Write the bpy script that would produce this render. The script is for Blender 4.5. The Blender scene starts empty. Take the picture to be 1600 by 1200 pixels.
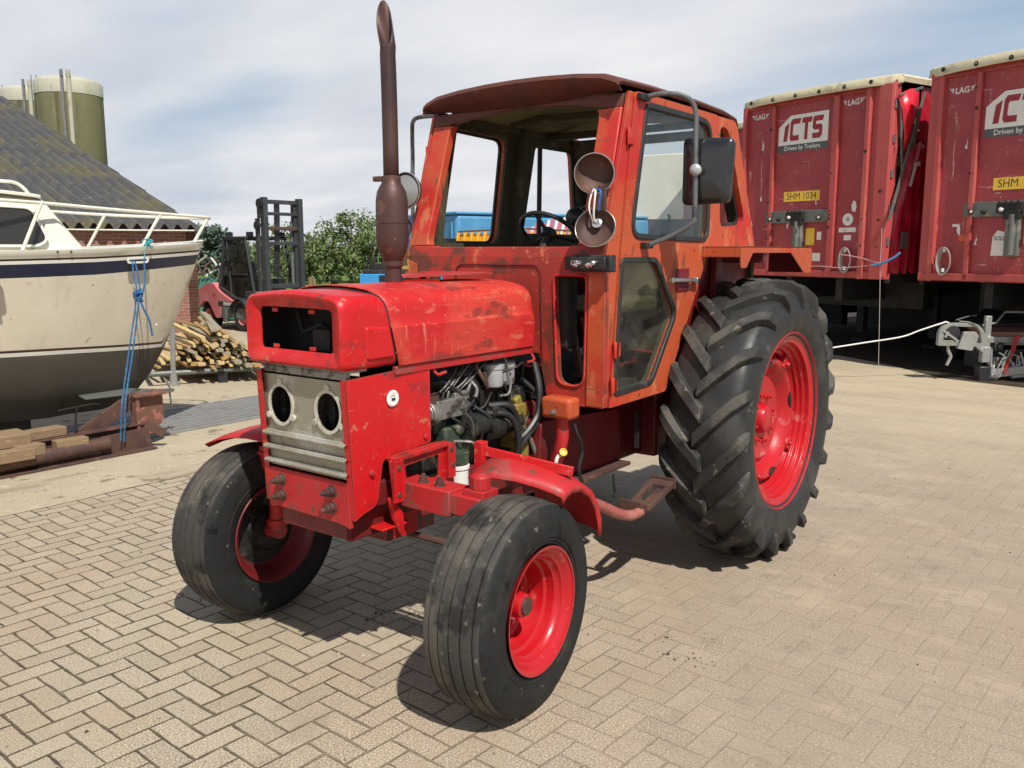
import bpy, bmesh, math, random
from mathutils import Vector, Matrix, noise as mnoise
random.seed(7)
R = math.radians
scene = bpy.context.scene
col = scene.collection

# ---------------------------------------------------------------- camera
CAM = Vector((4.8735, 2.7138, 1.7709))
F_ = Vector((-0.78980586, -0.59418577, -0.15215114)).normalized()
camd = bpy.data.cameras.new('camera')
camo = bpy.data.objects.new('camera', camd); col.objects.link(camo)
camo.location = CAM
camo.rotation_euler = F_.to_track_quat('-Z', 'Y').to_euler()
camd.sensor_width = 36.0
camd.lens = 36.0 * 1355.6 / 1600.0
camd.clip_start = 0.05; camd.clip_end = 2000
scene.camera = camo
scene.render.resolution_x = 1024; scene.render.resolution_y = 768

# ---------------------------------------------------------------- light
SUN = Vector((0.37, 0.66, 1.0)).normalized()
sun_el = math.asin(SUN.z)
sd = bpy.data.lights.new('sun', 'SUN'); sd.energy = 5.0; sd.angle = R(0.8); sd.color = (1.0, 0.955, 0.88)
so = bpy.data.objects.new('sun', sd); col.objects.link(so)
so.rotation_euler = SUN.to_track_quat('Z', 'Y').to_euler(); so.location = (3, 3, 12)
world = bpy.data.worlds.new("World"); scene.world = world; world.use_nodes = True
wn = world.node_tree; wn.nodes.clear()
def wnode(t, **k):
    n = wn.nodes.new(t)
    for a, b in k.items(): setattr(n, a, b)
    return n
wo = wnode('ShaderNodeOutputWorld'); bg = wnode('ShaderNodeBackground')
sky = wnode('ShaderNodeTexSky'); sky.sky_type = 'NISHITA'; sky.sun_disc = False
sky.sun_elevation = sun_el; sky.sun_rotation = math.atan2(SUN.x, SUN.y)
sky.air_density = 1.0; sky.dust_density = 2.0; sky.ozone_density = 1.2
tc = wnode('ShaderNodeTexCoord'); sep = wnode('ShaderNodeSeparateXYZ')
wn.links.new(tc.outputs['Generated'], sep.inputs[0])
def wm(op, a, b=None, clamp=False):
    n = wnode('ShaderNodeMath', operation=op); n.use_clamp = clamp
    for i, v in enumerate((a, b)):
        if v is None: continue
        if isinstance(v, (int, float)): n.inputs[i].default_value = v
        else: wn.links.new(v, n.inputs[i])
    return n.outputs[0]
zz = wm('ADD', wm('MAXIMUM', sep.outputs['Z'], 0.0), 0.16)
cx = wm('DIVIDE', sep.outputs['X'], zz); cy = wm('DIVIDE', sep.outputs['Y'], zz)
cmb = wnode('ShaderNodeCombineXYZ'); wn.links.new(cx, cmb.inputs[0]); wn.links.new(cy, cmb.inputs[1])
mp = wnode('ShaderNodeMapping'); mp.inputs['Rotation'].default_value = (0, 0, R(37)); mp.inputs['Scale'].default_value = (0.9, 0.50, 1)
wn.links.new(cmb.outputs[0], mp.inputs[0])
n1 = wnode('ShaderNodeTexNoise'); n1.inputs['Scale'].default_value = 1.0; n1.inputs['Detail'].default_value = 7; n1.inputs['Roughness'].default_value = 0.46; n1.inputs['Distortion'].default_value = 0.15
wn.links.new(mp.outputs[0], n1.inputs['Vector'])
n2 = wnode('ShaderNodeTexNoise'); n2.inputs['Scale'].default_value = 0.55; n2.inputs['Detail'].default_value = 3
wn.links.new(mp.outputs[0], n2.inputs['Vector'])
cov = wm('ADD', wm('MULTIPLY', n1.outputs['Fac'], 0.9), wm('MULTIPLY', n2.outputs['Fac'], 0.5))
# the cloud cover thins out towards the west (screen right): a real direction in the sky
west = wm('ADD', wm('MULTIPLY', sep.outputs['X'], -0.62), wm('MULTIPLY', sep.outputs['Y'], 0.78))
cov = wm('SUBTRACT', cov, wm('MULTIPLY', wm('MAXIMUM', wm('ADD', west, 0.05), 0.0), 0.42))
fac = wnode('ShaderNodeMapRange'); fac.interpolation_type = 'SMOOTHSTEP'
fac.inputs['From Min'].default_value = 0.34; fac.inputs['From Max'].default_value = 0.62
wn.links.new(cov, fac.inputs['Value'])
shade = wnode('ShaderNodeValToRGB')
shade.color_ramp.elements[0].position = 0.30; shade.color_ramp.elements[0].color = (8.6, 9.2, 10.3, 1)
shade.color_ramp.elements[1].position = 0.68; shade.color_ramp.elements[1].color = (12.0, 12.1, 12.4, 1)
n3 = wnode('ShaderNodeTexNoise'); n3.inputs['Scale'].default_value = 1.7; n3.inputs['Detail'].default_value = 8; n3.inputs['Roughness'].default_value = 0.5
mp2 = wnode('ShaderNodeMapping'); mp2.inputs['Location'].default_value = (3.1, 1.7, 0); mp2.inputs['Scale'].default_value = (1.0, 0.55, 1); mp2.inputs['Rotation'].default_value = (0, 0, R(37))
wn.links.new(cmb.outputs[0], mp2.inputs[0]); wn.links.new(mp2.outputs[0], n3.inputs['Vector'])
wn.links.new(n3.outputs['Fac'], shade.inputs[0])
mixc = wnode('ShaderNodeMix', data_type='RGBA')
wn.links.new(fac.outputs[0], mixc.inputs[0]); 
blue = wnode('ShaderNodeMix', data_type='RGBA'); blue.inputs[0].default_value = 0.7
wn.links.new(sky.outputs[0], blue.inputs[6]); blue.inputs[7].default_value = (6.2, 8.4, 11.0, 1)
wn.links.new(blue.outputs[2], mixc.inputs[6]); wn.links.new(shade.outputs[0], mixc.inputs[7])
# higher up the cloud opens to deeper blue
hi = wnode('ShaderNodeMapRange'); hi.interpolation_type = 'SMOOTHSTEP'; hi.inputs['From Min'].default_value = .33; hi.inputs['From Max'].default_value = .62; hi.inputs['To Max'].default_value = .80
wn.links.new(sep.outputs['Z'], hi.inputs['Value'])
zen = wnode('ShaderNodeMix', data_type='RGBA'); wn.links.new(hi.outputs[0], zen.inputs[0]); wn.links.new(mixc.outputs[2], zen.inputs[6]); zen.inputs[7].default_value = (1.9, 2.9, 4.6, 1)
wn.links.new(zen.outputs[2], bg.inputs['Color']); bg.inputs['Strength'].default_value = 0.066
wn.links.new(bg.outputs[0], wo.inputs[0])
scene.view_settings.view_transform = 'Standard'; scene.view_settings.look = 'None'
scene.view_settings.exposure = 0.10; scene.view_settings.gamma = 1.0
scene.render.engine = 'CYCLES'
scene.cycles.max_bounces = 8; scene.cycles.transparent_max_bounces = 16

# ---------------------------------------------------------------- directions
FH = Vector((F_.x, F_.y, 0)).normalized(); RH = Vector((-0.60118, 0.79911, 0))
def yaw_of(phi):                     # heading phi degrees clockwise from the view direction
    d = FH * math.cos(R(phi)) + RH * math.sin(R(phi)); return math.atan2(d.y, d.x)

# ---------------------------------------------------------------- mesh helpers
class MB:
    def __init__(s): s.v = []; s.f = []
    def add(s, vs, fs):
        o = len(s.v); s.v += [tuple(v) for v in vs]; s.f += [tuple(i + o for i in f) for f in fs]; return s
    def box(s, c, d, rot=None, taper=1.0):
        c = Vector(c); hx, hy, hz = d[0] / 2, d[1] / 2, d[2] / 2
        vs = []
        for z in (-1, 1):
            t = taper if z > 0 else 1.0
            for x, y in ((-1, -1), (1, -1), (1, 1), (-1, 1)):
                p = Vector((x * hx * t, y * hy * t, z * hz))
                if rot is not None: p = rot @ p
                vs.append(p + c)
        return s.add(vs, [(3, 2, 1, 0), (4, 5, 6, 7), (0, 1, 5, 4), (1, 2, 6, 5), (2, 3, 7, 6), (3, 0, 4, 7)])
    def bar(s, a, b, w, h, up=(0, 0, 1)):
        a = Vector(a); b = Vector(b); d = b - a; L = d.length; d.normalize()
        u = Vector(up)
        if abs(d.dot(u)) > .98: u = Vector((1, 0, 0))
        y = u.cross(d).normalized(); z = d.cross(y)
        return s.box((a + b) / 2, (L, w, h), Matrix((d, y, z)).transposed())
    def tube(s, pts, r, n=8, closed=False, cap=True):
        pts = [Vector(p) for p in pts]; m = len(pts)
        rs = r if isinstance(r, (list, tuple)) else [r] * m
        tan = []
        for i in range(m):
            if closed: t = pts[(i + 1) % m] - pts[i - 1]
            else: t = pts[min(i + 1, m - 1)] - pts[max(i - 1, 0)]
            tan.append(t.normalized())
        u = Vector((0, 0, 1)) if abs(tan[0].z) < .9 else Vector((1, 0, 0))
        vs = []; u = (u - tan[0] * u.dot(tan[0])).normalized()
        for i in range(m):
            u = (u - tan[i] * u.dot(tan[i])).normalized(); w = tan[i].cross(u)
            for k in range(n):
                a = 2 * math.pi * k / n
                vs.append(pts[i] + (u * math.cos(a) + w * math.sin(a)) * rs[i])
        fs = []
        for i in range(m if closed else m - 1):
            j = (i + 1) % m
            for k in range(n):
                l = (k + 1) % n; fs.append((i * n + k, i * n + l, j * n + l, j * n + k))
        if cap and not closed:
            fs.append(tuple(range(n))[::-1]); fs.append(tuple((m - 1) * n + k for k in range(n)))
        return s.add(vs, fs)
    def lathe(s, prof, o=(0, 0, 0), ax=(0, 1, 0), n=48, a0=0.0, a1=2 * math.pi, cap=False):
        ax = Vector(ax).normalized(); o = Vector(o)
        u = Vector((0, 0, 1)) if abs(ax.z) < .9 else Vector((1, 0, 0))
        u = (u - ax * u.dot(ax)).normalized(); w = ax.cross(u)
        full = abs(a1 - a0 - 2 * math.pi) < 1e-6; m = n if full else n + 1
        vs = []
        for k in range(m):
            a = a0 + (a1 - a0) * k / n; d = u * math.cos(a) + w * math.sin(a)
            for (h, r) in prof: vs.append(o + ax * h + d * r)
        P = len(prof); fs = []
        for k in range(n):
            l = (k + 1) % m
            for i in range(P - 1): fs.append((k * P + i, k * P + i + 1, l * P + i + 1, l * P + i))
        if cap:
            for i in (0, P - 1): fs.append(tuple(k * P + i for k in range(m)))
        return s.add(vs, fs)
    def loft(s, rings, closed=True, caps=True):
        n = len(rings[0]); vs = [p for r in rings for p in r]; fs = []
        for i in range(len(rings) - 1):
            for k in range(n if closed else n - 1):
                l = (k + 1) % n; fs.append((i * n + k, i * n + l, (i + 1) * n + l, (i + 1) * n + k))
        if caps and closed:
            fs.append(tuple(range(n))[::-1]); fs.append(tuple((len(rings) - 1) * n + k for k in range(n)))
        return s.add(vs, fs)
    def plate(s, outer, holes, fn, t):
        """flat sheet with holes: fn(u, v, w) places it, w runs 0..t"""
        b = bmesh.new(); loops = []
        for lp in [outer] + list(holes):
            vs = [b.verts.new((p[0], p[1], 0)) for p in lp]
            loops.append(len(vs)); 
            for i in range(len(vs)): b.edges.new((vs[i], vs[(i + 1) % len(vs)]))
        bmesh.ops.triangle_fill(b, use_beauty=True, use_dissolve=False, edges=b.edges[:])
        b.verts.index_update(); nv = len(b.verts)
        uv = [(v.co.x, v.co.y) for v in b.verts]
        tris = []
        for f in b.faces:
            ids = [v.index for v in f.verts]
            if f.normal.z < 0: ids = ids[::-1]
            tris.append(ids)
        b.free()
        vs = [fn(u, v, t) for u, v in uv] + [fn(u, v, 0.0) for u, v in uv]
        fs = [tuple(i) for i in tris] + [tuple(nv + k for k in reversed(i)) for i in tris]
        o = 0
        for L in loops:
            for i in range(L):
                a, c = o + i, o + (i + 1) % L; fs.append((a, a + nv, c + nv, c))
            o += L
        return s.add(vs, fs)
    def build(s, name, m=None, parent=None, bevel=0.0, smooth=35, loc=None, yaw=None, seg=2, recalc=True):
        me = bpy.data.meshes.new(name); me.from_pydata([tuple(v) for v in s.v], [], s.f)
        if recalc:
            b = bmesh.new(); b.from_mesh(me); bmesh.ops.recalc_face_normals(b, faces=b.faces[:]); b.to_mesh(me); b.free()
        me.update()
        if smooth:
            me.shade_smooth(); me.set_sharp_from_angle(angle=R(smooth))
        ms = m if isinstance(m, (list, tuple)) else [m]
        for x in ms:
            if x: me.materials.append(x)
        o = bpy.data.objects.new(name, me); col.objects.link(o)
        if parent: o.parent = parent
        if loc is not None: o.location = loc
        if yaw is not None: o.rotation_euler = (0, 0, yaw)
        if bevel:
            bv = o.modifiers.new('edge', 'BEVEL'); bv.width = bevel; bv.segments = seg; bv.limit_method = 'ANGLE'; bv.angle_limit = R(40)
            bv.harden_normals = False
        return o
def each(mb, name, m=None, parent=None, **k):
    """one object for every loose piece collected in mb"""
    p = list(range(len(mb.v)))
    def find(a):
        while p[a] != a: p[a] = p[p[a]]; a = p[a]
        return a
    for f in mb.f:
        for i in f[1:]: p[find(i)] = find(f[0])
    comp = {}
    for f in mb.f: comp.setdefault(find(f[0]), []).append(f)
    out = []
    for fs in comp.values():
        ids = sorted({i for f in fs for i in f}); mp_ = {i: j for j, i in enumerate(ids)}; b = MB(); b.add([mb.v[i] for i in ids], [tuple(mp_[i] for i in f) for f in fs]); out.append(b.build(name, m, parent, **k))
    return out
def tag(o, label=None, cat=None, group=None, kind=None):
    if label: o['label'] = label
    if cat: o['category'] = cat
    if group: o['group'] = group
    if kind: o['kind'] = kind
    return o
def empty(name, loc=(0, 0, 0), yaw=0.0, label=None, cat=None, group=None):
    o = bpy.data.objects.new(name, None); col.objects.link(o); o.location = loc; o.rotation_euler = (0, 0, yaw)
    o.empty_display_size = .2
    return tag(o, label, cat, group)
def copy_tree(o, parent=None):
    c = o.copy(); col.objects.link(c)
    if parent: c.parent = parent
    for ch in list(o.children): copy_tree(ch, c)
    return c
def rpoly(pts, r, seg=5):
    """round the corners of a polygon; r number or list"""
    out = []; n = len(pts)
    for i in range(n):
        p = Vector(pts[i][:2]); a = Vector(pts[i - 1][:2]); c = Vector(pts[(i + 1) % n][:2])
        rr = r[i] if isinstance(r, (list, tuple)) else r
        if rr <= 0: out.append((p.x, p.y)); continue
        da = (a - p); dc = (c - p); rr = min(rr, da.length * .48, dc.length * .48)
        p0 = p + da.normalized() * rr; p1 = p + dc.normalized() * rr
        for k in range(seg + 1):
            t = k / seg; q = p0.lerp(p, t).lerp(p.lerp(p1, t), t); out.append((q.x, q.y))
    return out
def inset(pts, d):
    """offset a closed 2-D loop inwards by d (outwards when negative)"""
    n = len(pts); A = sum(pts[i][0] * pts[(i + 1) % n][1] - pts[(i + 1) % n][0] * pts[i][1] for i in range(n))
    sg = 1 if A > 0 else -1; out = []
    for i in range(n):
        p = Vector(pts[i]); a = Vector(pts[i - 1]); c = Vector(pts[(i + 1) % n])
        e1 = (p - a); e2 = (c - p)
        if e1.length < 1e-7: e1 = e2
        if e2.length < 1e-7: e2 = e1
        e1.normalize(); e2.normalize()
        n1_ = Vector((-e1.y, e1.x)) * sg; n2_ = Vector((-e2.y, e2.x)) * sg
        m = (n1_ + n2_); m = m.normalized() if m.length > 1e-6 else n1_
        q = p + m * d / max(.5, m.dot(n1_)); out.append((q.x, q.y))
    return out
def circle2(cx_, cy_, r, n=24, ry=None):
    ry = ry or r
    return [(cx_ + r * math.cos(2 * math.pi * k / n), cy_ + ry * math.sin(2 * math.pi * k / n)) for k in range(n)]
def spline(pts, n=6):
    """Catmull-Rom through the points"""
    P = [Vector(p) for p in pts]; P = [P[0] * 2 - P[1]] + P + [P[-1] * 2 - P[-2]]; out = []
    for i in range(1, len(P) - 2):
        for k in range(n):
            t = k / n; a, b, c, d = P[i - 1], P[i], P[i + 1], P[i + 2]
            out.append(0.5 * ((2 * b) + (c - a) * t + (2 * a - 5 * b + 4 * c - d) * t * t + (3 * b - a - 3 * c + d) * t ** 3))
    out.append(P[-2]); return out
def rrect(w0, w1, h0, h1, r, seg=5): return rpoly([(w0, h0), (w1, h0), (w1, h1), (w0, h1)], r, seg)

# ---------------------------------------------------------------- materials
def surf(name, base, rough=.5, metal=0.0, layers=(), bump=None, bumps=(), spec=0.5, coat=0.0, coord='Object', roughvar=0.12, edge=None, scratch=None):
    """layers: (colour, scale, threshold, softness, detail, stretch xyz) painted over the base by noise"""
    m = bpy.data.materials.new(name); m.use_nodes = True; nt = m.node_tree; N = nt.nodes; L = nt.links
    bs = N['Principled BSDF']; bs.inputs['Roughness'].default_value = rough; bs.inputs['Metallic'].default_value = metal
    bs.inputs['Specular IOR Level'].default_value = spec; bs.inputs['Coat Weight'].default_value = coat; bs.inputs['Coat Roughness'].default_value = .15
    t = N.new('ShaderNodeTexCoord'); last = None; seed = sum(ord(c) for c in name) % 97
    def noi(scale, detail=5, st=(1, 1, 1), off=0.0, ro=.6):
        mp_ = N.new('ShaderNodeMapping'); mp_.inputs['Scale'].default_value = st; mp_.inputs['Location'].default_value = (seed * .37 + off, seed * .21, off)
        L.new(t.outputs[coord], mp_.inputs[0]); n = N.new('ShaderNodeTexNoise'); n.inputs['Scale'].default_value = scale
        n.inputs['Detail'].default_value = detail; n.inputs['Roughness'].default_value = ro; L.new(mp_.outputs[0], n.inputs['Vector']); return n.outputs['Fac']
    c0 = N.new('ShaderNodeMix'); c0.data_type = 'RGBA'; c0.inputs[6].default_value = tuple(x * .88 for x in base) + (1,); c0.inputs[7].default_value = tuple(min(1, x * 1.12) for x in base) + (1,)
    L.new(noi(3.0, 4), c0.inputs[0]); last = c0.outputs[2]
    rfac = None
    for i, ly in enumerate(layers):
        c, sc, th, so_ = ly[:4]; de = ly[4] if len(ly) > 4 else 6; st = ly[5] if len(ly) > 5 else (1, 1, 1)
        mr = N.new('ShaderNodeMapRange'); mr.inputs['From Min'].default_value = th; mr.inputs['From Max'].default_value = th + so_
        mr.interpolation_type = 'SMOOTHSTEP'; L.new(noi(sc, de, st, 3.3 * (i + 1)), mr.inputs['Value'])
        mx = N.new('ShaderNodeMix'); mx.data_type = 'RGBA'; L.new(mr.outputs[0], mx.inputs[0]); L.new(last, mx.inputs[6]); mx.inputs[7].default_value = tuple(c) + (1,)
        last = mx.outputs[2]; rfac = mr.outputs[0] if rfac is None else rfac
    if scratch:                                   # thin crossing scratches
        for q, (stc, off_) in enumerate((((1, 14, 14), 31.0), ((16, 1, 9), 47.0), ((9, 12, 1), 61.0))):
            mr = N.new('ShaderNodeMapRange'); mr.inputs['From Min'].default_value = scratch[1]; mr.inputs['From Max'].default_value = scratch[1] + .035; L.new(noi(scratch[2], 2, stc, off_, .5), mr.inputs['Value'])
            g_ = N.new('ShaderNodeMapRange'); g_.inputs['From Min'].default_value = .50; g_.inputs['From Max'].default_value = .62; L.new(noi(2.5, 3, (1, 1, 1), off_ + 3), g_.inputs['Value'])
            mu = N.new('ShaderNodeMath'); mu.operation = 'MULTIPLY'; L.new(mr.outputs[0], mu.inputs[0]); L.new(g_.outputs[0], mu.inputs[1])
            mx = N.new('ShaderNodeMix'); mx.data_type = 'RGBA'; L.new(mu.outputs[0], mx.inputs[0]); L.new(last, mx.inputs[6]); mx.inputs[7].default_value = tuple(scratch[0]) + (1,); last = mx.outputs[2]
    if edge:                                      # paint worn off the folded edges
        bv = N.new('ShaderNodeBevel'); bv.samples = 4; bv.inputs['Radius'].default_value = edge[1]; gm = N.new('ShaderNodeNewGeometry')
        dt = N.new('ShaderNodeVectorMath'); dt.operation = 'DOT_PRODUCT'; L.new(bv.outputs[0], dt.inputs[0]); L.new(gm.outputs['Normal'], dt.inputs[1])
        a1 = N.new('ShaderNodeMath'); a1.operation = 'MULTIPLY_ADD'; L.new(dt.outputs['Value'], a1.inputs[0]); a1.inputs[1].default_value = -3.2; a1.inputs[2].default_value = 3.2 - .62 + edge[2]
        a2 = N.new('ShaderNodeMath'); a2.operation = 'ADD'; L.new(a1.outputs[0], a2.inputs[0]); L.new(noi(16, 6, (1, 1, 1), 17.0, .7), a2.inputs[1])
        a3 = N.new('ShaderNodeMapRange'); a3.inputs['From Min'].default_value = .42; a3.inputs['From Max'].default_value = .56; L.new(a2.outputs[0], a3.inputs['Value'])
        mx = N.new('ShaderNodeMix'); mx.data_type = 'RGBA'; L.new(a3.outputs[0], mx.inputs[0]); L.new(last, mx.inputs[6]); mx.inputs[7].default_value = tuple(edge[0]) + (1,); last = mx.outputs[2]
    L.new(last, bs.inputs['Base Color'])
    rr = N.new('ShaderNodeMapRange'); rr.inputs['To Min'].default_value = max(0.02, rough - roughvar); rr.inputs['To Max'].default_value = min(1, rough + roughvar)
    rr.inputs['From Min'].default_value = .3; rr.inputs['From Max'].default_value = .7; L.new(noi(9, 5, off=7.7), rr.inputs['Value']); L.new(rr.outputs[0], bs.inputs['Roughness'])
    bl = list(bumps) + ([bump] if bump else []); prev = None
    for i, (sc, stg, dist) in enumerate([(b + (0.01,))[:3] for b in bl]):
        bp = N.new('ShaderNodeBump'); bp.inputs['Strength'].default_value = stg; bp.inputs['Distance'].default_value = dist
        L.new(noi(sc, 4, off=11.1 + i), bp.inputs['Height'])
        if prev: L.new(prev, bp.inputs['Normal'])
        prev = bp.outputs[0]
    if prev: L.new(prev, bs.inputs['Normal'])
    return m
DIRT = (.10, .065, .04); RUST = (.115, .04, .02)
M = {}
M['red'] = surf('red_paint', (.52, .008, .011), .42, 0, [((.56, .045, .035), 2.6, .52, .16), ((.46, .11, .07), 17, .64, .05), ((.24, .018, .018), 5, .57, .10), ((.12, .035, .025), 12, .66, .04, 8), ((.30, .06, .045), 34, .64, .05, 8)], bumps=[(2.2, .5, .02), (9, .25, .006), (60, .1, .002)], spec=.45, edge=((.20, .07, .05), .010, .0), scratch=((.55, .09, .07), .67, 7))
M['hood'] = surf('hood_red_paint', (.50, .040, .028), .5, 0, [((.48, .014, .016), 2.2, .48, .12), ((.52, .10, .06), 6, .56, .10, 8, (1, 1, 3)), ((.56, .16, .07), 26, .645, .05, 9), ((.24, .03, .022), 4, .58, .08, 8, (1, 1, 2)), ((.13, .045, .03), 20, .665, .04, 8)], bumps=[(1.8, .6, .022), (8, .3, .006), (70, .1, .002)], spec=.4, edge=((.22, .08, .05), .010, .0), scratch=((.56, .12, .08), .66, 6))
M["rim"] = surf("rim_red_paint", (.44, .007, .012), .36, 0, [((.34, .006, .012), 4, .55, .15), ((.22, .03, .03), 16, .66, .05, 8), ((.50, .10, .09), 7, .60, .08, 8), ((.12, .05, .04), 26, .69, .04, 8)], bumps=[(30, .12, .002), (5, .15, .006)], coat=.12, edge=((.32, .06, .05), .007, -.10), scratch=((.60, .10, .09), .68, 7))
M['orange'] = surf('cab_orange_paint', (.46, .080, .027), .5, 0, [((.48, .026, .020), 1.8, .52, .14), ((.52, .15, .07), 6, .57, .10, 8), ((.20, .055, .03), 7, .59, .08, 9, (2, 2, .6)), ((.085, .03, .018), 18, .655, .05, 8), ((.34, .26, .08), 26, .675, .04, 8)], bumps=[(4, .3, .01), (50, .12, .002)], spec=.4, edge=((.13, .05, .03), .012, .02), scratch=((.16, .05, .03), .65, 6))
M['cabred'] = surf('cab_faded_red_paint', (.44, .035, .022), .5, 0, [((.30, .035, .025), 2.2, .48, .12), ((.52, .13, .06), 7, .60, .06), ((.45, .30, .12), 30, .655, .04, 8), ((.16, .04, .025), 5, .54, .08, 9)], bumps=[(4, .3, .01), (50, .15, .002)], spec=.4, edge=((.36, .22, .10), .012, .03), scratch=((.16, .05, .03), .65, 6))
M['roof'] = surf('roof_rusty_paint', (.115, .034, .024), .7, 0, [((.24, .05, .032), 2.6, .56, .10), ((.09, .035, .025), 6, .52, .12), ((.24, .12, .07), 14, .66, .06)], bumps=[(5, .3, .01), (60, .2, .002)])
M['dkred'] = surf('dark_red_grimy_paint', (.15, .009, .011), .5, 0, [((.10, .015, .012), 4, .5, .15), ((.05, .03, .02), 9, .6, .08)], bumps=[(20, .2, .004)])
M['redworn'] = surf('worn_red_paint', (.42, .018, .02), .5, 0, [((.30, .05, .045), 6, .54, .08), ((.16, .05, .035), 12, .60, .06), ((.10, .04, .03), 30, .66, .05)], bumps=[(12, .3, .006), (60, .2, .002)], spec=.4, edge=((.16, .075, .05), .009, .03), scratch=((.12, .05, .035), .65, 7))
M['rusty'] = surf('rusty_steel', (.105, .055, .040), .65, .2, [((.075, .04, .035), 4, .5, .12), ((.20, .09, .06), 9, .6, .08)], bumps=[(30, .25, .003)])
M['exh'] = surf('rusty_exhaust', (.085, .042, .036), .50, .35, [((.05, .03, .028), 3, .5, .15, 6, (1, 1, .4)), ((.16, .075, .055), 8, .60, .08), ((.22, .15, .11), 26, .68, .05)], bumps=[(28, .2, .003)])
M['tyre'] = surf('front_tyre_rubber', (.019, .019, .019), .62, 0, [((.040, .037, .033), 3.0, .50, .16, 9), ((.022, .022, .022), 6, .50, .08), ((.12, .105, .085), 17, .64, .06, 9), ((.010, .010, .010), 9, .62, .05, 8)], bumps=[(60, .4, .003), (14, .4, .004)], spec=.16)
M['tread'] = surf('front_tread_rubber', (.050, .046, .041), .75, 0, [((.095, .085, .070), 5, .46, .14, 9), ((.022, .021, .020), 4, .54, .10, 8), ((.15, .13, .105), 24, .62, .06, 9)], bumps=[(50, .6, .004), (16, .5, .005)], spec=.25)
M['tyreR'] = surf('rear_tyre_rubber', (.022, .022, .022), .50, 0, [((.048, .047, .044), 2.6, .50, .18, 8), ((.085, .08, .07), 12, .64, .07, 8), ((.013, .013, .013), 5, .58, .08)], bumps=[(45, .25, .002), (8, .3, .005)], spec=.4)
M['lug'] = surf('tyre_lug_rubber', (.032, .031, .029), .7, 0, [((.085, .078, .066), 3.2, .48, .14, 8), ((.15, .135, .11), 16, .61, .06, 8), ((.014, .014, .014), 6, .60, .06)], bumps=[(50, .3, .002)], spec=.3)
M['black'] = surf('black_plastic', (.018, .018, .019), .45, 0, [((.05, .048, .045), 6, .56, .15)], bumps=[(80, .08, .001)])
M['rubber'] = surf('window_rubber', (.022, .023, .024), .55, 0, [((.06, .06, .058), 9, .58, .1)])
M['steel'] = surf('grey_steel', (.30, .30, .30), .42, .7, [((.16, .14, .12), 8, .55, .12)], bumps=[(40, .1, .002)])
M['chrome'] = surf('worn_chrome', (.62, .62, .60), .22, .95, [((.30, .24, .18), 20, .62, .08)])
M['arm'] = surf('grey_tube', (.16, .165, .17), .4, .5, [((.08, .075, .07), 10, .58, .1)])
M['engine'] = surf('greasy_engine', (.022, .022, .020), .5, .3, [((.075, .068, .055), 9, .52, .12), ((.012, .012, .012), 5, .55, .1)], bumps=[(18, .8, .02), (70, .3, .004)])
M['enggreen'] = surf('engine_green', (.045, .065, .040), .5, .1, [((.13, .13, .09), 12, .56, .08), ((.02, .02, .018), 7, .55, .1)], bumps=[(24, .7, .012)])
M['alu'] = surf('dirty_aluminium', (.28, .27, .25), .45, .6, [((.08, .07, .06), 14, .5, .14)], bumps=[(40, .5, .006)])
M['filter'] = surf('grey_filter_paint', (.42, .44, .46), .35, .3, [((.2, .19, .17), 9, .6, .12)])
M['ring'] = surf('aged_ivory_ring', (.55, .52, .43), .45, .2, [((.30, .25, .18), 9, .56, .12)])
M['white'] = surf('white_paint', (.78, .77, .72), .4, 0, [((.5, .46, .38), 7, .64, .12)])
M['yellowish'] = surf('oily_yellow_casting', (.23, .17, .035), .5, .1, [((.07, .055, .02), 8, .52, .12), ((.30, .26, .09), 22, .62, .07)], bumps=[(22, .8, .015)])
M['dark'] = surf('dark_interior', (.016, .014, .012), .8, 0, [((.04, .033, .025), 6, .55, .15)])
M['foam'] = surf('mouldy_cab_lining', (.17, .155, .065), .9, 0, [((.07, .065, .03), 3, .5, .15), ((.035, .03, .02), 5, .60, .08), ((.30, .27, .13), 12, .64, .08)], bumps=[(14, .6, .02)])
M['inner'] = surf('cab_inner_lining', (.055, .048, .026), .8, 0, [((.11, .10, .05), 6, .55, .12), ((.025, .02, .015), 9, .58, .1)], bumps=[(16, .4, .01)])
M['glassedge'] = M['rubber']
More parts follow.
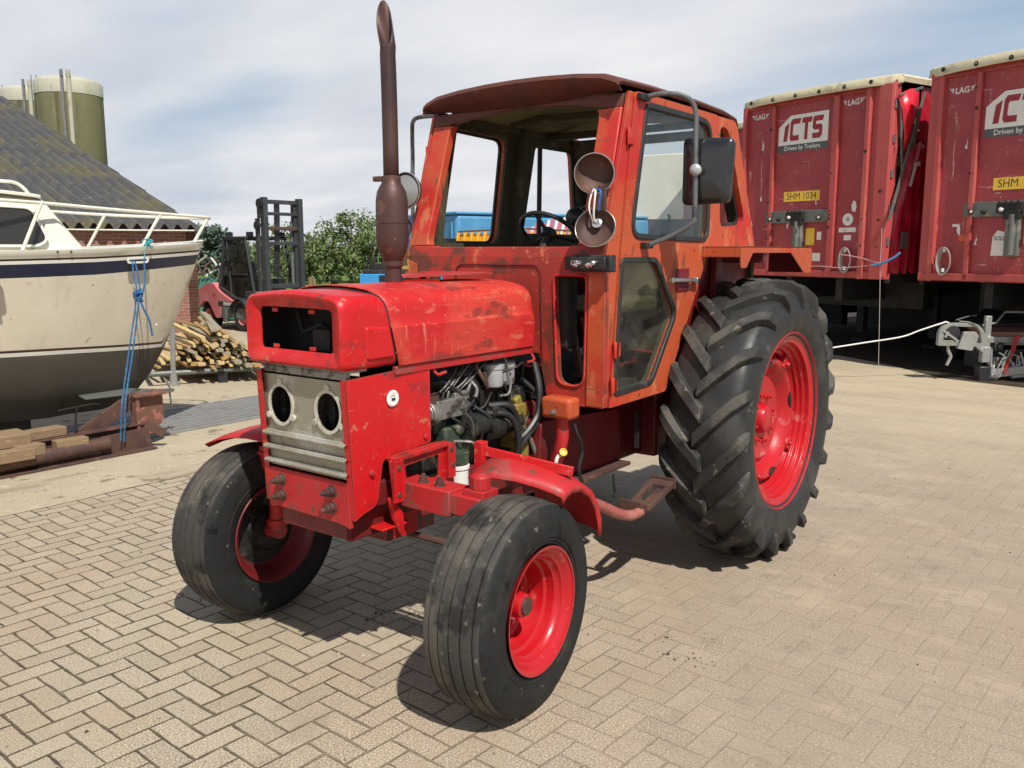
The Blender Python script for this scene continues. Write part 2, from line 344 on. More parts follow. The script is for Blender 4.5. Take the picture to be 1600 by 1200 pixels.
def glass(name, tint=(.9, .95, .93), a=.12, rough=.03):
    m = bpy.data.materials.new(name); m.use_nodes = True; N = m.node_tree.nodes; L = m.node_tree.links; N.remove(N['Principled BSDF'])
    o = N['Material Output']; tr = N.new('ShaderNodeBsdfTransparent'); tr.inputs[0].default_value = tint + (1,)
    gl = N.new('ShaderNodeBsdfGlossy'); gl.inputs['Roughness'].default_value = rough
    df = N.new('ShaderNodeBsdfDiffuse'); df.inputs[0].default_value = (.40, .37, .30, 1)
    lq = N.new('ShaderNodeLayerWeight'); lq.inputs['Blend'].default_value = .5
    lp5 = N.new('ShaderNodeMath'); lp5.operation = 'POWER'; L.new(lq.outputs['Facing'], lp5.inputs[0]); lp5.inputs[1].default_value = 4.0
    lw = N.new('ShaderNodeMath'); lw.operation = 'MULTIPLY_ADD'; L.new(lp5.outputs[0], lw.inputs[0]); lw.inputs[1].default_value = .45; lw.inputs[2].default_value = .035
    m1 = N.new('ShaderNodeMixShader'); m2 = N.new('ShaderNodeMixShader')
    n = N.new('ShaderNodeTexNoise'); n.inputs['Scale'].default_value = 5; n.inputs['Detail'].default_value = 6
    t = N.new('ShaderNodeTexCoord'); L.new(t.outputs['Object'], n.inputs[0])
    mr = N.new('ShaderNodeMapRange'); mr.inputs['From Min'].default_value = .35; mr.inputs['From Max'].default_value = .75; mr.inputs['To Max'].default_value = a; mr.inputs['To Min'].default_value = a * .25
    L.new(n.outputs['Fac'], mr.inputs['Value'])
    L.new(mr.outputs[0], m1.inputs[0]); L.new(tr.outputs[0], m1.inputs[1]); L.new(df.outputs[0], m1.inputs[2])
    L.new(lw.outputs[0], m2.inputs[0]); L.new(m1.outputs[0], m2.inputs[1]); L.new(gl.outputs[0], m2.inputs[2]); L.new(m2.outputs[0], o.inputs[0]); return m
M['glass'] = glass('dusty_glass', (.93, .95, .92), .05)
M['dglass'] = glass('dark_tinted_glass', (.25, .27, .28), .10, .05)

def text_mesh(mb, s, size, fn, align='CENTER', bold=0.0, depth=0.0, shear=0.0, sx=1.0):
    cu = bpy.data.curves.new('lettering', 'FONT'); cu.body = s; cu.size = size; cu.align_x = align; cu.align_y = 'CENTER'; cu.offset = bold; cu.shear = shear
    cu.resolution_u = 3
    o = bpy.data.objects.new('lettering', cu); col.objects.link(o)
    me = bpy.data.meshes.new_from_object(o.evaluated_get(bpy.context.evaluated_depsgraph_get()))
    vs = [fn(v.co.x * sx, v.co.y) for v in me.vertices]; fs = [tuple(p.vertices) for p in me.polygons]
    mb.add(vs, fs); bpy.data.objects.remove(o); bpy.data.curves.remove(cu); bpy.data.meshes.remove(me); return mb
# ================================================================ GROUND
def ground_mat():
    m = bpy.data.materials.new('block_paving'); m.use_nodes = True; nt = m.node_tree; N = nt.nodes; L = nt.links; bs = N['Principled BSDF']
    tc = N.new('ShaderNodeTexCoord')
    def mt(op, a, b=None, c=None, clamp=False):
        n = N.new('ShaderNodeMath'); n.operation = op; n.use_clamp = clamp
        for i, v in enumerate((a, b, c)):
            if v is None: continue
            if isinstance(v, (int, float)): n.inputs[i].default_value = v
            else: L.new(v, n.inputs[i])
        return n.outputs[0]
    def noi(sc, de=4, ro=.55, loc=(0, 0, 0), st=(1, 1, 1), rot=0):
        mp_ = N.new('ShaderNodeMapping'); mp_.inputs['Location'].default_value = loc; mp_.inputs['Scale'].default_value = st; mp_.inputs['Rotation'].default_value = (0, 0, rot); L.new(tc.outputs['Object'], mp_.inputs[0])
        n = N.new('ShaderNodeTexNoise'); n.inputs['Scale'].default_value = sc; n.inputs['Detail'].default_value = de; n.inputs['Roughness'].default_value = ro; L.new(mp_.outputs[0], n.inputs['Vector']); return n
    # a little waviness in the laying
    wv = noi(1.6, 2, .5); wv2 = noi(9, 3, .6)
    mp0 = N.new('ShaderNodeMapping'); mp0.inputs['Rotation'].default_value = (0, 0, R(3.0)); L.new(tc.outputs['Object'], mp0.inputs[0])
    vm = N.new('ShaderNodeVectorMath'); vm.operation = 'MULTIPLY_ADD'; L.new(wv.outputs['Color'], vm.inputs[0]); vm.inputs[1].default_value = (.028, .028, 0); L.new(mp0.outputs[0], vm.inputs[2])
    vm2 = N.new('ShaderNodeVectorMath'); vm2.operation = 'MULTIPLY_ADD'; L.new(wv2.outputs['Color'], vm2.inputs[0]); vm2.inputs[1].default_value = (.008, .008, 0); L.new(vm.outputs[0], vm2.inputs[2])
    sp = N.new('ShaderNodeSeparateXYZ'); L.new(vm2.outputs[0], sp.inputs[0]); w = .1065
    x = mt('MULTIPLY', sp.outputs[1], -1 / w); y = mt('MULTIPLY', sp.outputs[0], 1 / w)     # long blocks along y first
    ix = mt('FLOOR', x); iy = mt('FLOOR', y); fx_ = mt('FRACT', x); fy = mt('FRACT', y)
    k = mt('FLOORED_MODULO', mt('ADD', ix, iy), 4.0)
    def eq(v): return mt('COMPARE', k, float(v), .1)
    k0, k1, k2, k3 = eq(0), eq(1), eq(2), eq(3)
    # (i+j)%4: 0,1 -> horizontal left/right ; 2 -> vertical bottom, 3 -> vertical top
    dl = mt('ADD', fx_, k1); drt = mt('ADD', mt('SUBTRACT', 1.0, fx_), k0); db = mt('ADD', fy, k3); dt = mt('ADD', mt('SUBTRACT', 1.0, fy), k2)
    d = mt('MINIMUM', mt('MINIMUM', dl, drt), mt('MINIMUM', db, dt))
    bx = mt('SUBTRACT', ix, k1); by = mt('SUBTRACT', iy, k3)
    cb = N.new('ShaderNodeCombineXYZ'); L.new(bx, cb.inputs[0]); L.new(by, cb.inputs[1])
    wn_ = N.new('ShaderNodeTexWhiteNoise'); wn_.noise_dimensions = '2D'; L.new(cb.outputs[0], wn_.inputs['Vector'])
    # joint width varies; sand fills the joints in patches, mostly towards the right-hand side of the yard
    p = N.new('ShaderNodeSeparateXYZ'); L.new(tc.outputs['Object'], p.inputs[0])
    grit = noi(1.1, 4, .6, (4, 2, 0)); jn = noi(26, 4, .6, (1, 5, 0)); jl = noi(3.2, 3, .6, (8, 5, 0))
    g = mt('ADD', mt('MULTIPLY', p.outputs[0], .28), mt('MULTIPLY', p.outputs[1], -.34))         # grows to the front-left of the picture
    open_ = mt('ADD', mt('ADD', g, -.42), mt('MULTIPLY', grit.outputs['Fac'], 1.05))
    open_ = mt('ADD', open_, 0.0, clamp=True)
    jw = mt('ADD', .028, mt('MULTIPLY', mt('SUBTRACT', jn.outputs['Fac'], .5), .10)); jw = mt('ADD', jw, mt('MULTIPLY', mt('SUBTRACT', jl.outputs['Fac'], .45), .09))
    jm = N.new('ShaderNodeMapRange'); jm.interpolation_type = 'SMOOTHSTEP'; L.new(d, jm.inputs['Value']); L.new(mt('SUBTRACT', jw, .008), jm.inputs['From Min']); L.new(mt('ADD', jw, .035), jm.inputs['From Max']); jm.inputs['To Min'].default_value = 1; jm.inputs['To Max'].default_value = 0
    joint = mt('MULTIPLY', jm.outputs[0], mt('ADD', .15, mt('MULTIPLY', open_, .85)), clamp=True)
    fade = noi(.5, 4, .6, (3, 8, 0)).outputs['Fac']
    rt0 = N.new('ShaderNodeMapRange'); rt0.interpolation_type = 'SMOOTHSTEP'; rt0.inputs['From Min'].default_value = .4; rt0.inputs['From Max'].default_value = 1.7; rt0.inputs['To Min'].default_value = 1.0; rt0.inputs['To Max'].default_value = .85
    L.new(mt('ADD', mt('MULTIPLY', p.outputs[1], .8), mt('ADD', mt('MULTIPLY', p.outputs[0], -.35), mt('MULTIPLY', fade, 1.2))), rt0.inputs['Value'])
    joint = mt('MULTIPLY', joint, mt('MULTIPLY', rt0.outputs[0], mt('ADD', .35, mt('MULTIPLY', noi(4.5, 4, .7, (9, 44, 0)).outputs['Fac'], 1.25)), clamp=True))
    # colours
    def mix(f, a, b):
        n = N.new('ShaderNodeMix'); n.data_type = 'RGBA'
        if isinstance(f, (int, float)): n.inputs[0].default_value = f
        else: L.new(f, n.inputs[0])
        for i, v in ((6, a), (7, b)):
            if isinstance(v, tuple): n.inputs[i].default_value = v + (1,)
            else: L.new(v, n.inputs[i])
        return n.outputs[2]
    def rng(v, a, b, t0=0.0, t1=1.0):
        n = N.new('ShaderNodeMapRange'); n.interpolation_type = 'SMOOTHSTEP'; L.new(v, n.inputs['Value']); n.inputs['From Min'].default_value = a; n.inputs['From Max'].default_value = b; n.inputs['To Min'].default_value = t0; n.inputs['To Max'].default_value = t1; return n.outputs[0]
    c = mix(wn_.outputs['Value'], (.325, .268, .194), (.408, .342, .254))
    c = mix(rng(wn_.outputs['Color'], .45, .9, 0, .4), c, (.380, .308, .190))
    c = mix(rng(noi(.9, 5, .6, (9, 1, 0)).outputs['Fac'], .42, .68, 0, .65), c, (.345, .255, .175))
    c = mix(rng(noi(2.3, 5, .6, (2, 9, 0)).outputs['Fac'], .56, .72, 0, .55), c, (.28, .245, .175))
    c = mix(rng(noi(7, 6, .65, (2, 3, 0)).outputs['Fac'], .55, .8, 0, .45), c, (.47, .39, .27))
    c = mix(mt('MULTIPLY', mt('GREATER_THAN', wn_.outputs['Value'], .93), .35), c, (.20, .165, .12))
    pat = rng(noi(1.3, 5, .6, (41, 3, 0)).outputs['Fac'], .40, .62, .35, 1.0)
    speck = noi(150, 2, .6, (3, 3, 0)).outputs['Fac']; speck2 = noi(75, 4, .7, (6, 3, 0)).outputs['Fac']
    c = mix(mt('MULTIPLY', pat, rng(speck, .54, .62, 0, .9)), c, (.62, .55, .43)); c = mix(mt('MULTIPLY', pat, rng(speck, .37, .46, .85, 0)), c, (.15, .115, .08))
    c = mix(rng(noi(38, 5, .7, (16, 31, 0)).outputs['Fac'], .56, .68, 0, .55), c, (.20, .155, .11))
    c = mix(rng(speck2, .60, .72, 0, .6), c, (.60, .51, .38)); c = mix(rng(speck2, .28, .40, .55, 0), c, (.17, .125, .09))
    c = mix(rng(noi(1.6, 6, .7, (12, 7, 0), (1, 1, 1)).outputs['Fac'], .66, .74, 0, .55), c, (.20, .15, .10))
    c = mix(rng(noi(6, 5, .7, (1, 17, 0)).outputs['Fac'], .665, .74, 0, .75), c, (.12, .09, .06))
    # worn, pinkish and greyer towards the right-hand side
    rt = rng(mt('ADD', mt('MULTIPLY', p.outputs[1], .8), mt('ADD', mt('MULTIPLY', p.outputs[0], -.35), mt('MULTIPLY', noi(.5, 4, .6, (3, 8, 0)).outputs['Fac'], 1.2))), .3, 1.5)
    c = mix(mt('MULTIPLY', rt, .55), c, (.300, .232, .172))
    c = mix(mt('MULTIPLY', rt, rng(noi(2.1, 6, .7, (7, 7, 0), (1, .6, 1), R(40)).outputs['Fac'], .50, .66, 0, .6)), c, (.43, .345, .245))
    c = mix(mt('MULTIPLY', rt, rng(noi(1.3, 6, .7, (17, 2, 0), (1, .6, 1), R(40)).outputs['Fac'], .52, .68, 0, .6)), c, (.235, .20, .15))
    c = mix(rng(noi(.7, 7, .7, (31, 2, 0)).outputs['Fac'], .60, .70, 0, .40), c, (.21, .165, .115))
    fl = noi(95, 3, .65, (23, 5, 0)).outputs['Fac']
    c = mix(mt('MULTIPLY', rt, rng(fl, .56, .66, 0, .38)), c, (.60, .53, .42)); c = mix(mt('MULTIPLY', rt, rng(fl, .34, .43, .35, 0)), c, (.15, .11, .08))
    c = mix(mt('MULTIPLY', rt, rng(noi(4.5, 6, .7, (61, 5, 0)).outputs['Fac'], .54, .66, 0, .45)), c, (.22, .185, .14))
    # sandy drifts far right, elongated streaks
    far = rng(p.outputs[0], -1.0, -6.5, 0, 1)
    st_ = noi(1.4, 6, .65, (0, 0, 0), (1.0, .35, 1), R(40)).outputs['Fac']
    c = mix(mt('MULTIPLY', far, rng(st_, .35, .6, .35, .9)), c, (.455, .375, .255))
    c = mix(mt('MULTIPLY', far, rng(noi(3.0, 6, .7, (5, 0, 0), (1.0, .3, 1), R(40)).outputs['Fac'], .58, .72, 0, .6)), c, (.24, .19, .13))
    jc = mix(rng(noi(5, 3).outputs['Fac'], .4, .7), (.055, .042, .026), (.13, .10, .055))
    c = mix(mt('MULTIPLY', joint, .92), c, jc)
    L.new(c, bs.inputs['Base Color']); bs.inputs['Roughness'].default_value = .88; bs.inputs['Specular IOR Level'].default_value = .25
    h = mt('ADD', mt('MULTIPLY', joint, -1.0), mt('MULTIPLY', speck, .22)); h = mt('ADD', h, mt('MULTIPLY', speck2, .22)); h = mt('ADD', h, mt('MULTIPLY', wn_.outputs['Value'], .18))
    bp = N.new('ShaderNodeBump'); bp.inputs['Strength'].default_value = .9; bp.inputs['Distance'].default_value = .007; L.new(h, bp.inputs['Height']); L.new(bp.outputs[0], bs.inputs['Normal'])
    return m
M['paving'] = ground_mat()
g = MB(); g.add([(-260, -260, 0), (60, -260, 0), (60, 120, 0), (-260, 120, 0)], [(0, 1, 2, 3)]); tag(g.build('ground', M['paving'], smooth=0), kind='structure')
M['undershade'] = surf('oily_soil', (.055, .042, .03), .95, 0, [((.09, .07, .05), 2, .5, .2), ((.03, .025, .02), 5, .55, .1)], bumps=[(8, .5, .02)], spec=.1)  # dark colour stands in for the shade beneath the trailers
M['concrete'] = surf('yard_concrete', (.40, .335, .235), .9, 0, [((.44, .375, .27), .8, .46, .2, 7), ((.26, .215, .155), 1.3, .54, .14, 8, (.5, 1.6, 1)), ((.22, .175, .12), 5, .60, .07, 8), ((.50, .43, .32), 11, .61, .07, 8), ((.15, .115, .08), 2.4, .655, .05, 9), ((.19, .15, .11), 60, .60, .06, 4)], bumps=[(9, .4, .012), (60, .5, .005), (160, .4, .003)], spec=.2)
# concrete apron with a ragged edge against the paving
edge = []
x = 30.0
while x > -40:
    edge.append((x, -3.40 + .03 * mnoise.noise(Vector((x * 1.7, 0, 0))) + .015 * mnoise.noise(Vector((x * 7, 3, 0))))); x -= .12
g = MB(); vs = [(a, b, .004) for a, b in edge] + [(a, -26.0, .004) for a, b in edge]; n = len(edge)
g.add(vs, [(i, i + 1, n + i + 1, n + i) for i in range(n - 1)]); tag(g.build('concrete_apron', M['concrete'], smooth=0), kind='structure')
def fieldpt(D, X): p = CAM + FH * D + RH * X; return (p.x, p.y)
M['grass'] = surf('pasture', (.11, .17, .035), .95, 0, [((.20, .22, .07), .12, .5, .2), ((.06, .11, .02), .5, .55, .15), ((.28, .26, .12), .3, .64, .1)], bumps=[(3, .6, .05)], spec=.1)
g = MB(); q = [fieldpt(27, -22), fieldpt(27, 26), fieldpt(240, 190), fieldpt(240, -190)]; g.add([(a, b, .008) for a, b in q], [(0, 1, 2, 3)]); tag(g.build('field', M['grass'], smooth=0), kind='structure')
# ================================================================ TRACTOR (origin: ground under the rear axle, x forward, y to its left)
T = empty('tractor', (0, 0, 0), 0, 'old red tractor with an orange cab, missing windscreen and headlights, parked on the block paving', 'tractor')
# ---- wheels
def front_wheel(side):
    st = 0.083 if side > 0 else 0.037
    c = Vector((2.315, .786 * side, .418)); ax = Vector((-math.sin(st), math.cos(st), 0)) * side   # ax points outboard
    m = MB()
    m.lathe([(-.012, .045), (-.012, .085), (-.025, .105), (-.035, .140), (-.025, .160), (.010, .168), (.045, .170), (.052, .182), (.085, .186), (.092, .198), (.112, .202), (.120, .218), (.132, .224), (.138, .240), (.145, .241), (.146, .248), (.136, .242),
             (.128, .230), (.10, .218), (.05, .205), (-.05, .205), (-.10, .218), (-.128, .235), (-.142, .248), (-.146, .243), (-.136, .226), (-.11, .208), (-.06, .192), (-.045, .18), (-.045, .145), (-.04, .10), (-.03, .045), (-.012, .045)], c, ax, 72)
    w = m.build('front_wheel', M['rim'] if side > 0 else M['dkred'], T, smooth=50)  # far rim: rust and shade both put into a darker red
    # tyre: wide ribbed implement tyre
    wd = .142; Rm = .418
    prof = [(-.118, .222), (-.132, .250), (-.139, .280), (-.1415, .281), (-.1420, .287), (-.1405, .289), (-wd, .30), (-wd * 1.0, .345), (-.1385, .352), (-.1395, .358), (-.136, .366), (-.132, .385), (-.118, .402)]
    rb = [(-.120, -.098), (-.090, -.052), (-.044, -.004), (.004, .044), (.052, .090), (.098, .120)]
    for a, b in rb:
        f_ = lambda y: Rm - 1.15 * y * y
        prof += [(a, f_(a)), ((a + b) / 2, f_((a + b) / 2) + .0015), (b, f_(b))]
        if b < .11: prof += [(b + .0012, f_(b) - .013), (b + .0068, f_(b) - .013)]
    prof += [(.132, .385), (.136, .366), (.1395, .358), (.1385, .352), (wd, .345), (wd + .002, .325), (wd, .30), (.1405, .289), (.1425, .287), (.1420, .281), (.1385, .280), (.138, .265), (.134, .262), (.136, .256), (.130, .25), (.118, .222)]
    m = MB(); m.lathe(prof, c, ax, 96)
    u = Vector((0, 0, 1)); q = ax.cross(u)
    rnd = random.Random(5 + side)
    for k in range(0):
        a = 2 * math.pi * k / 30 + rnd.uniform(-.03, .03); d = u * math.cos(a) + q * math.sin(a); tng = ax.cross(d)
        for sd_ in (-1, 1):
            m.box(c + ax * .126 * sd_ + d * .3905, (.010, .016, .012), Matrix((tng, ax, d)).transposed())
    ty = m.build('tyre', [M['tyre'], M['tread']], w, smooth=38)
    for p_ in ty.data.polygons:
        q_ = p_.center - c; ay = q_.dot(ax); rr_ = (q_ - ax * ay).length
        if abs(ay) < .124 and rr_ > .385: p_.material_index = 1
    m = MB(); m.lathe([(-.03, .055), (.035, .052), (.060, .046), (.066, .036)], c, ax, 32, cap=True)
    for k in range(6):
        a = math.pi * k / 3; d = u * math.cos(a) + q * math.sin(a)
        m.lathe([(-.015, .011), (.008, .011), (.010, .006)], c + d * .078, ax, 6, cap=True)
    h = m.build('wheel_hub', M['rim'], w)
    m = MB(); m.lathe([(.064, .037), (.076, .034), (.078, .02), (.076, .0)], c, ax, 24); m.build('hub_cap', M['rusty'], h)
    m = MB(); d = (u * -.25 + q * .97).normalized(); m.tube([c + ax * -.03 + d * .140, c + ax * .03 + d * .150, c + ax * .05 + d * .158], .006, 8); m.build('valve', M['black'], w)
    # inner drum and knuckle
    m = MB(); m.lathe([(-.10, .05), (-.09, .09), (-.055, .11), (-.045, .175), (-.04, .175)], c, ax, 32, cap=True); m.build('brake_drum', M['engine'], w)
front_wheel(1); front_wheel(-1)

def rear_wheel(side):
    c = Vector((0, .834 * side, .800)); ax = Vector((0, side, 0)); Rm = .772; hw = .222
    m = MB()
    m.lathe([(.03, .06), (.035, .12), (.048, .19), (.050, .235), (.030, .262), (.028, .275), (.050, .292), (.085, .312), (.096, .330), (.098, .348), (.090, .358), (.062, .364), (.050, .368), (.050, .386), (.086, .388), (.088, .410), (.112, .411), (.114, .430), (.140, .432), (.142, .449), (.172, .452), (.176, .474),
             (.190, .498), (.198, .506), (.206, .508), (.200, .516), (.186, .506), (.178, .486), (.15, .474), (.05, .458), (-.05, .458), (-.15, .474), (-.186, .506), (-.2, .512), (-.196, .50), (-.18, .475), (-.15, .455), (-.04, .432), (.02, .42), (.035, .38), (.03, .30), (-.0, .23), (.0, .06), (.03, .06)], c, ax, 80)
    w = m.build('rear_wheel', M['rim'], T, smooth=30, bevel=.003)
    u = Vector((0, 0, 1)); q = ax.cross(u)
    def dr(a): return u * math.cos(a) + q * math.sin(a)
    for k in range(4):           # rim lugs with bolts
        a = R(45 + 90 * k + 12); d = dr(a); tng = ax.cross(d)
        m = MB(); m.box(c + d * .380 + ax * .085, (.07, .045, .05), Matrix((tng, ax, d)).transposed()); m.box(c + d * .355 + ax * .085, (.05, .04, .05), Matrix((tng, ax, d)).transposed())
        m.lathe([(.06, .014), (.128, .014)], c + d * .360, ax, 6, cap=True)
        m.build('rim_lug', M['rim'], w, bevel=.006)
    m = MB()
    for k in range(8):
        d = dr(2 * math.pi * k / 8 + .2); m.lathe([(.03, .016), (.056, .016), (.058, .009), (.075, .009)], c + d * .14, ax, 6, cap=True)
    each(m, 'wheel_bolt', M['rim'], w)
    m = MB(); m.lathe([(-.12, .09), (.05, .09), (.08, .075), (.09, .05), (.09, 0)], c, ax, 28); m.build('axle_hub', M['rim'], w)
    m = MB()
    for k in range(4):           # dark hand holes in the dish
        d = dr(R(12 + 90 * k)); tng = ax.cross(d)
        pts = [c + d * (.332 + .017 * math.sin(t)) + tng * .052 * math.cos(t) for t in [2 * math.pi * i / 20 for i in range(20)]]
        m.loft([[p + ax * .085 for p in pts], [p + ax * .1005 for p in pts]])
    each(m, 'hand_hole', M['dark'], w)
    prof = [(-.185, .49), (-.205, .52), (-hw - .004, .57), (-hw - .008, .62), (-hw, .68), (-.205, .725), (-.18, .748), (-.14, .760), (-.07, .769), (0, .772), (.07, .769), (.14, .760), (.18, .748), (.205, .725), (hw, .68), (hw + .008, .62), (hw + .006, .59), (hw + .003, .58), (hw + .001, .56), (.205, .52), (.188, .49)]
    m = MB(); m.lathe(prof, c, ax, 120); ty = m.build('tyre', M['tyreR'], w, smooth=45)
    n = 19; m = MB()
    P = [(-.0, .770), (.10, .766), (.165, .756), (.198, .735), (.219, .69), (.2275, .645)]        # carcass line: (across, radius)
    for sgn in (1, -1):
        for k in range(n):
            th0 = 2 * math.pi * (k + (0 if sgn > 0 else .5)) / n
            secs = []
            for i, (y_, r_) in enumerate(P):
                f = [0, .42, .68, .84, .95, 1.0][i]
                a0 = th0 + sgn * 0 + f * R(21.5)
                # outward normal in the (across, radius) plane
                nn = [(0, 1), (.12, 1), (.3, .95), (.75, .66), (.97, .22), (1, .1)][i]; l = math.hypot(*nn); nn = (nn[0] / l, nn[1] / l)
                hgt = [.044, .048, .049, .046, .026, .004][i]
                if i == 0: y_ -= .018
                wb = [.052, .049, .047, .045, .040, .026][i]; wt = [.036, .035, .034, .032, .027, .020][i]
                ring = []
                for (hh, ww) in ((-.01, -wb), (hgt, -wt), (hgt, wt), (-.01, wb)):
                    yy = (y_ + nn[0] * hh) * sgn; rr_ = r_ + nn[1] * hh
                    a = a0 + (ww) / .77
                    a = math.pi / 2 - a if side > 0 else -(math.pi / 2 - a)
                    ring.append(c + ax * yy + dr(a if side > 0 else a) * rr_)
                secs.append(ring)
            m.loft(secs)
    m.build('tread', M['lug'], ty, bevel=.004, smooth=30)
rear_wheel(1); rear_wheel(-1)

# ---- hood nose (headlamp housing)
def sect(hw, zb, zt, rc, crown, n=5, cy=0.0):
    """closed rounded rectangle in (y,z), crowned top, starting bottom middle"""
    pts = rpoly([(-hw, zb), (hw, zb), (hw, zt), (0, zt + crown), (-hw, zt)], [rc * .6, rc * .6, rc, .22, rc], n)
    return pts
def P3(x, pts): return [Vector((x, y, z)) for y, z in pts]
def seamx(z): return 2.412 + (z - 1.31) * (2.478 - 2.412) / .29
m = MB()
O = sect(.292, 1.318, 1.598, .055, .028); I1 = sect(.268, 1.345, 1.575, .05, .022); OP = sect(.214, 1.383, 1.550, .025, .002)
r0 = [Vector((seamx(z), y, z)) for y, z in sect(.289, 1.318, 1.594, .07, .030)]
rings = [r0, P3(2.60, O), P3(2.665, O), P3(2.688, sect(.287, 1.323, 1.594, .055, .027)), P3(2.699, sect(.277, 1.334, 1.585, .052, .025)), P3(2.698, I1), P3(2.684, sect(.232, 1.372, 1.562, .035, .010)), P3(2.676, OP), P3(2.670, OP)]
m.loft(rings, caps=False)
nose = m.build('hood_nose', M['red'], T, smooth=40)
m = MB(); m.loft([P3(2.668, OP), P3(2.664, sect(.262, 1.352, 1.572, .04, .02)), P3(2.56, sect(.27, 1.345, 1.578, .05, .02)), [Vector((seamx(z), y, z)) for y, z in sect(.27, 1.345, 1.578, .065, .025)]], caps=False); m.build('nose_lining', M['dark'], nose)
for s in (1, -1):                # raised pads on the flanks
    m = MB(); pts = [(2.585, 1.350), (2.425, 1.352), (2.452, 1.475), (2.585, 1.487)]
    o_ = rpoly(pts, .02, 3); i_ = inset(o_, .008)
    m.loft([[Vector((x, s * .288, z)) for x, z in o_], [Vector((x, s * .300, z)) for x, z in i_]]); m.build('side_pad', M['red'], nose, smooth=25, bevel=.003)
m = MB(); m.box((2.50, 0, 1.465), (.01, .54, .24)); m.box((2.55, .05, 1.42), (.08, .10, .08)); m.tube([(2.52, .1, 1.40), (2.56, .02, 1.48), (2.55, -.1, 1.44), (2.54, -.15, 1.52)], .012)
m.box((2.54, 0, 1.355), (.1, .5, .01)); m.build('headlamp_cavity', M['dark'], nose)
for y in (-.13, .09):
    for z in (1.393, 1.537):
        m = MB(); m.box((2.668, y, z), (.006, .034, .016)); m.build('mounting_tab', M['red'], nose, bevel=.002)
# ---- hood
def hs(x, dz=0, sh=0.0, drop=0.0):
    half = [(.288, 1.312), (.297, 1.318), (.2975, 1.40), (.296, 1.470), (.287, 1.482), (.283, 1.52), (.277, 1.556), (.262, 1.586), (.235, 1.606), (.19, 1.619), (.12, 1.628), (.05, 1.632)]
    pts = [(y - sh, z + (z - 1.31) / .3 * dz - drop) for y, z in half]
    full = pts + [(-y, z) for y, z in reversed(pts)]
    return [Vector((x + (seamx(z) - 2.445 if x > 2.3 else 0), y, z)) for y, z in full]
rings = [hs(2.438), hs(2.40), hs(2.2, .000), hs(2.0, .0), hs(1.8, .002), hs(1.6, .002), hs(1.51, .0), hs(1.482, -.006, .004), hs(1.462, -.02, .012), hs(1.452, -.045, .022)]
m = MB(); m.loft(rings, closed=False, caps=False)
back = [r.copy() for r in rings[-1]]; cc = Vector((1.45, 0, 1.33))
m.loft([back, [Vector((1.452, p.y * .8, 1.33 + (p.z - 1.33) * .8)) for p in back]], closed=False, caps=False)
hood = m.build('hood', M['hood'], T, smooth=35)
sol = hood.modifiers.new('sheet', 'SOLIDIFY'); sol.thickness = .004; sol.offset = -1
m = MB()
for s in (1, -1): m.box((1.95, s * .276, 1.296), (.93, .022, .034)); 
each(m, 'hood_rail', M['redworn'], T, bevel=.003)
# seam gasket between nose and hood
m = MB(); g = [Vector((seamx(z) - .004, y * .985, z)) for y, z in sect(.289, 1.318, 1.594, .07, .030)]; m.tube(g, .006, 6, closed=True); m.build('hood_seam', M['black'], T)
# lifted flap on the hood top
m = MB(); fl = [(2.05, -.02), (1.93, .09), (1.62, .15), (1.58, -.13), (1.9, -.2)]
m.plate([(x, y) for x, y in fl], [], lambda u, v, w: Vector((u, v, 1.652 + w + .03 * (2.05 - u))), .004)
m.loft([[Vector((2.05, -.02, 1.642)), Vector((1.93, .09, 1.644)), Vector((1.92, .085, 1.625)), Vector((2.04, -.02, 1.624))], [Vector((1.9, -.2, 1.642)), Vector((1.90, -.19, 1.643)), Vector((1.89, -.19, 1.626)), Vector((1.89, -.2, 1.625))]])
m.build('hood_flap', M['redworn'], T)
# ---- side panels of the nose
for s in (1, -1):
    m = MB(); outl = rpoly([(2.668, 1.285), (2.215, 1.306), (2.212, .972), (2.492, .948), (2.528, .768), (2.60, .748), (2.640, .728)], [.006, .012, .012, .02, .03, .02, .004], 3)
    m.plate(outl, [], lambda u, v, w: Vector((u, s * (.266 + .012 * min(1, max(0, (2.66 - u) / .2)) + w * 1 - .0), v)), .005)
    m.plate([(-.005, 0), (.028, 0), (.028, 1), (-.005, 1)], [], lambda u, v, w: Vector((2.640 + .028 * v - w, s * (.266 - u), .728 + (1.285 - .728) * v)), .004)
    sp = m.build('side_panel', M['red'], T, smooth=30)
    if s > 0:
        m = MB(); m.lathe([(0, .0), (.0, .030), (.006, .034), (.010, .028), (.008, .014), (.004, .010), (.004, 0)], (2.436, .2805, 1.188), (0, 1, 0), 24); cp = m.build('key_escutcheon', M['white'], sp)
        m = MB(); m.box((2.436, .2905, 1.186), (.018, .004, .008)); m.build('key_slot', M['dark'], cp)
        m = MB(); m.lathe([(0, .012), (.008, .010), (.010, .0)], (2.247, .284, 1.0), (0, 1, 0), 10); m.lathe([(0, .014), (.012, .010), (.014, 0)], (2.555, .279, .905), (0, 1, 0), 10); each(m, 'panel_bolt', M['redworn'], sp)
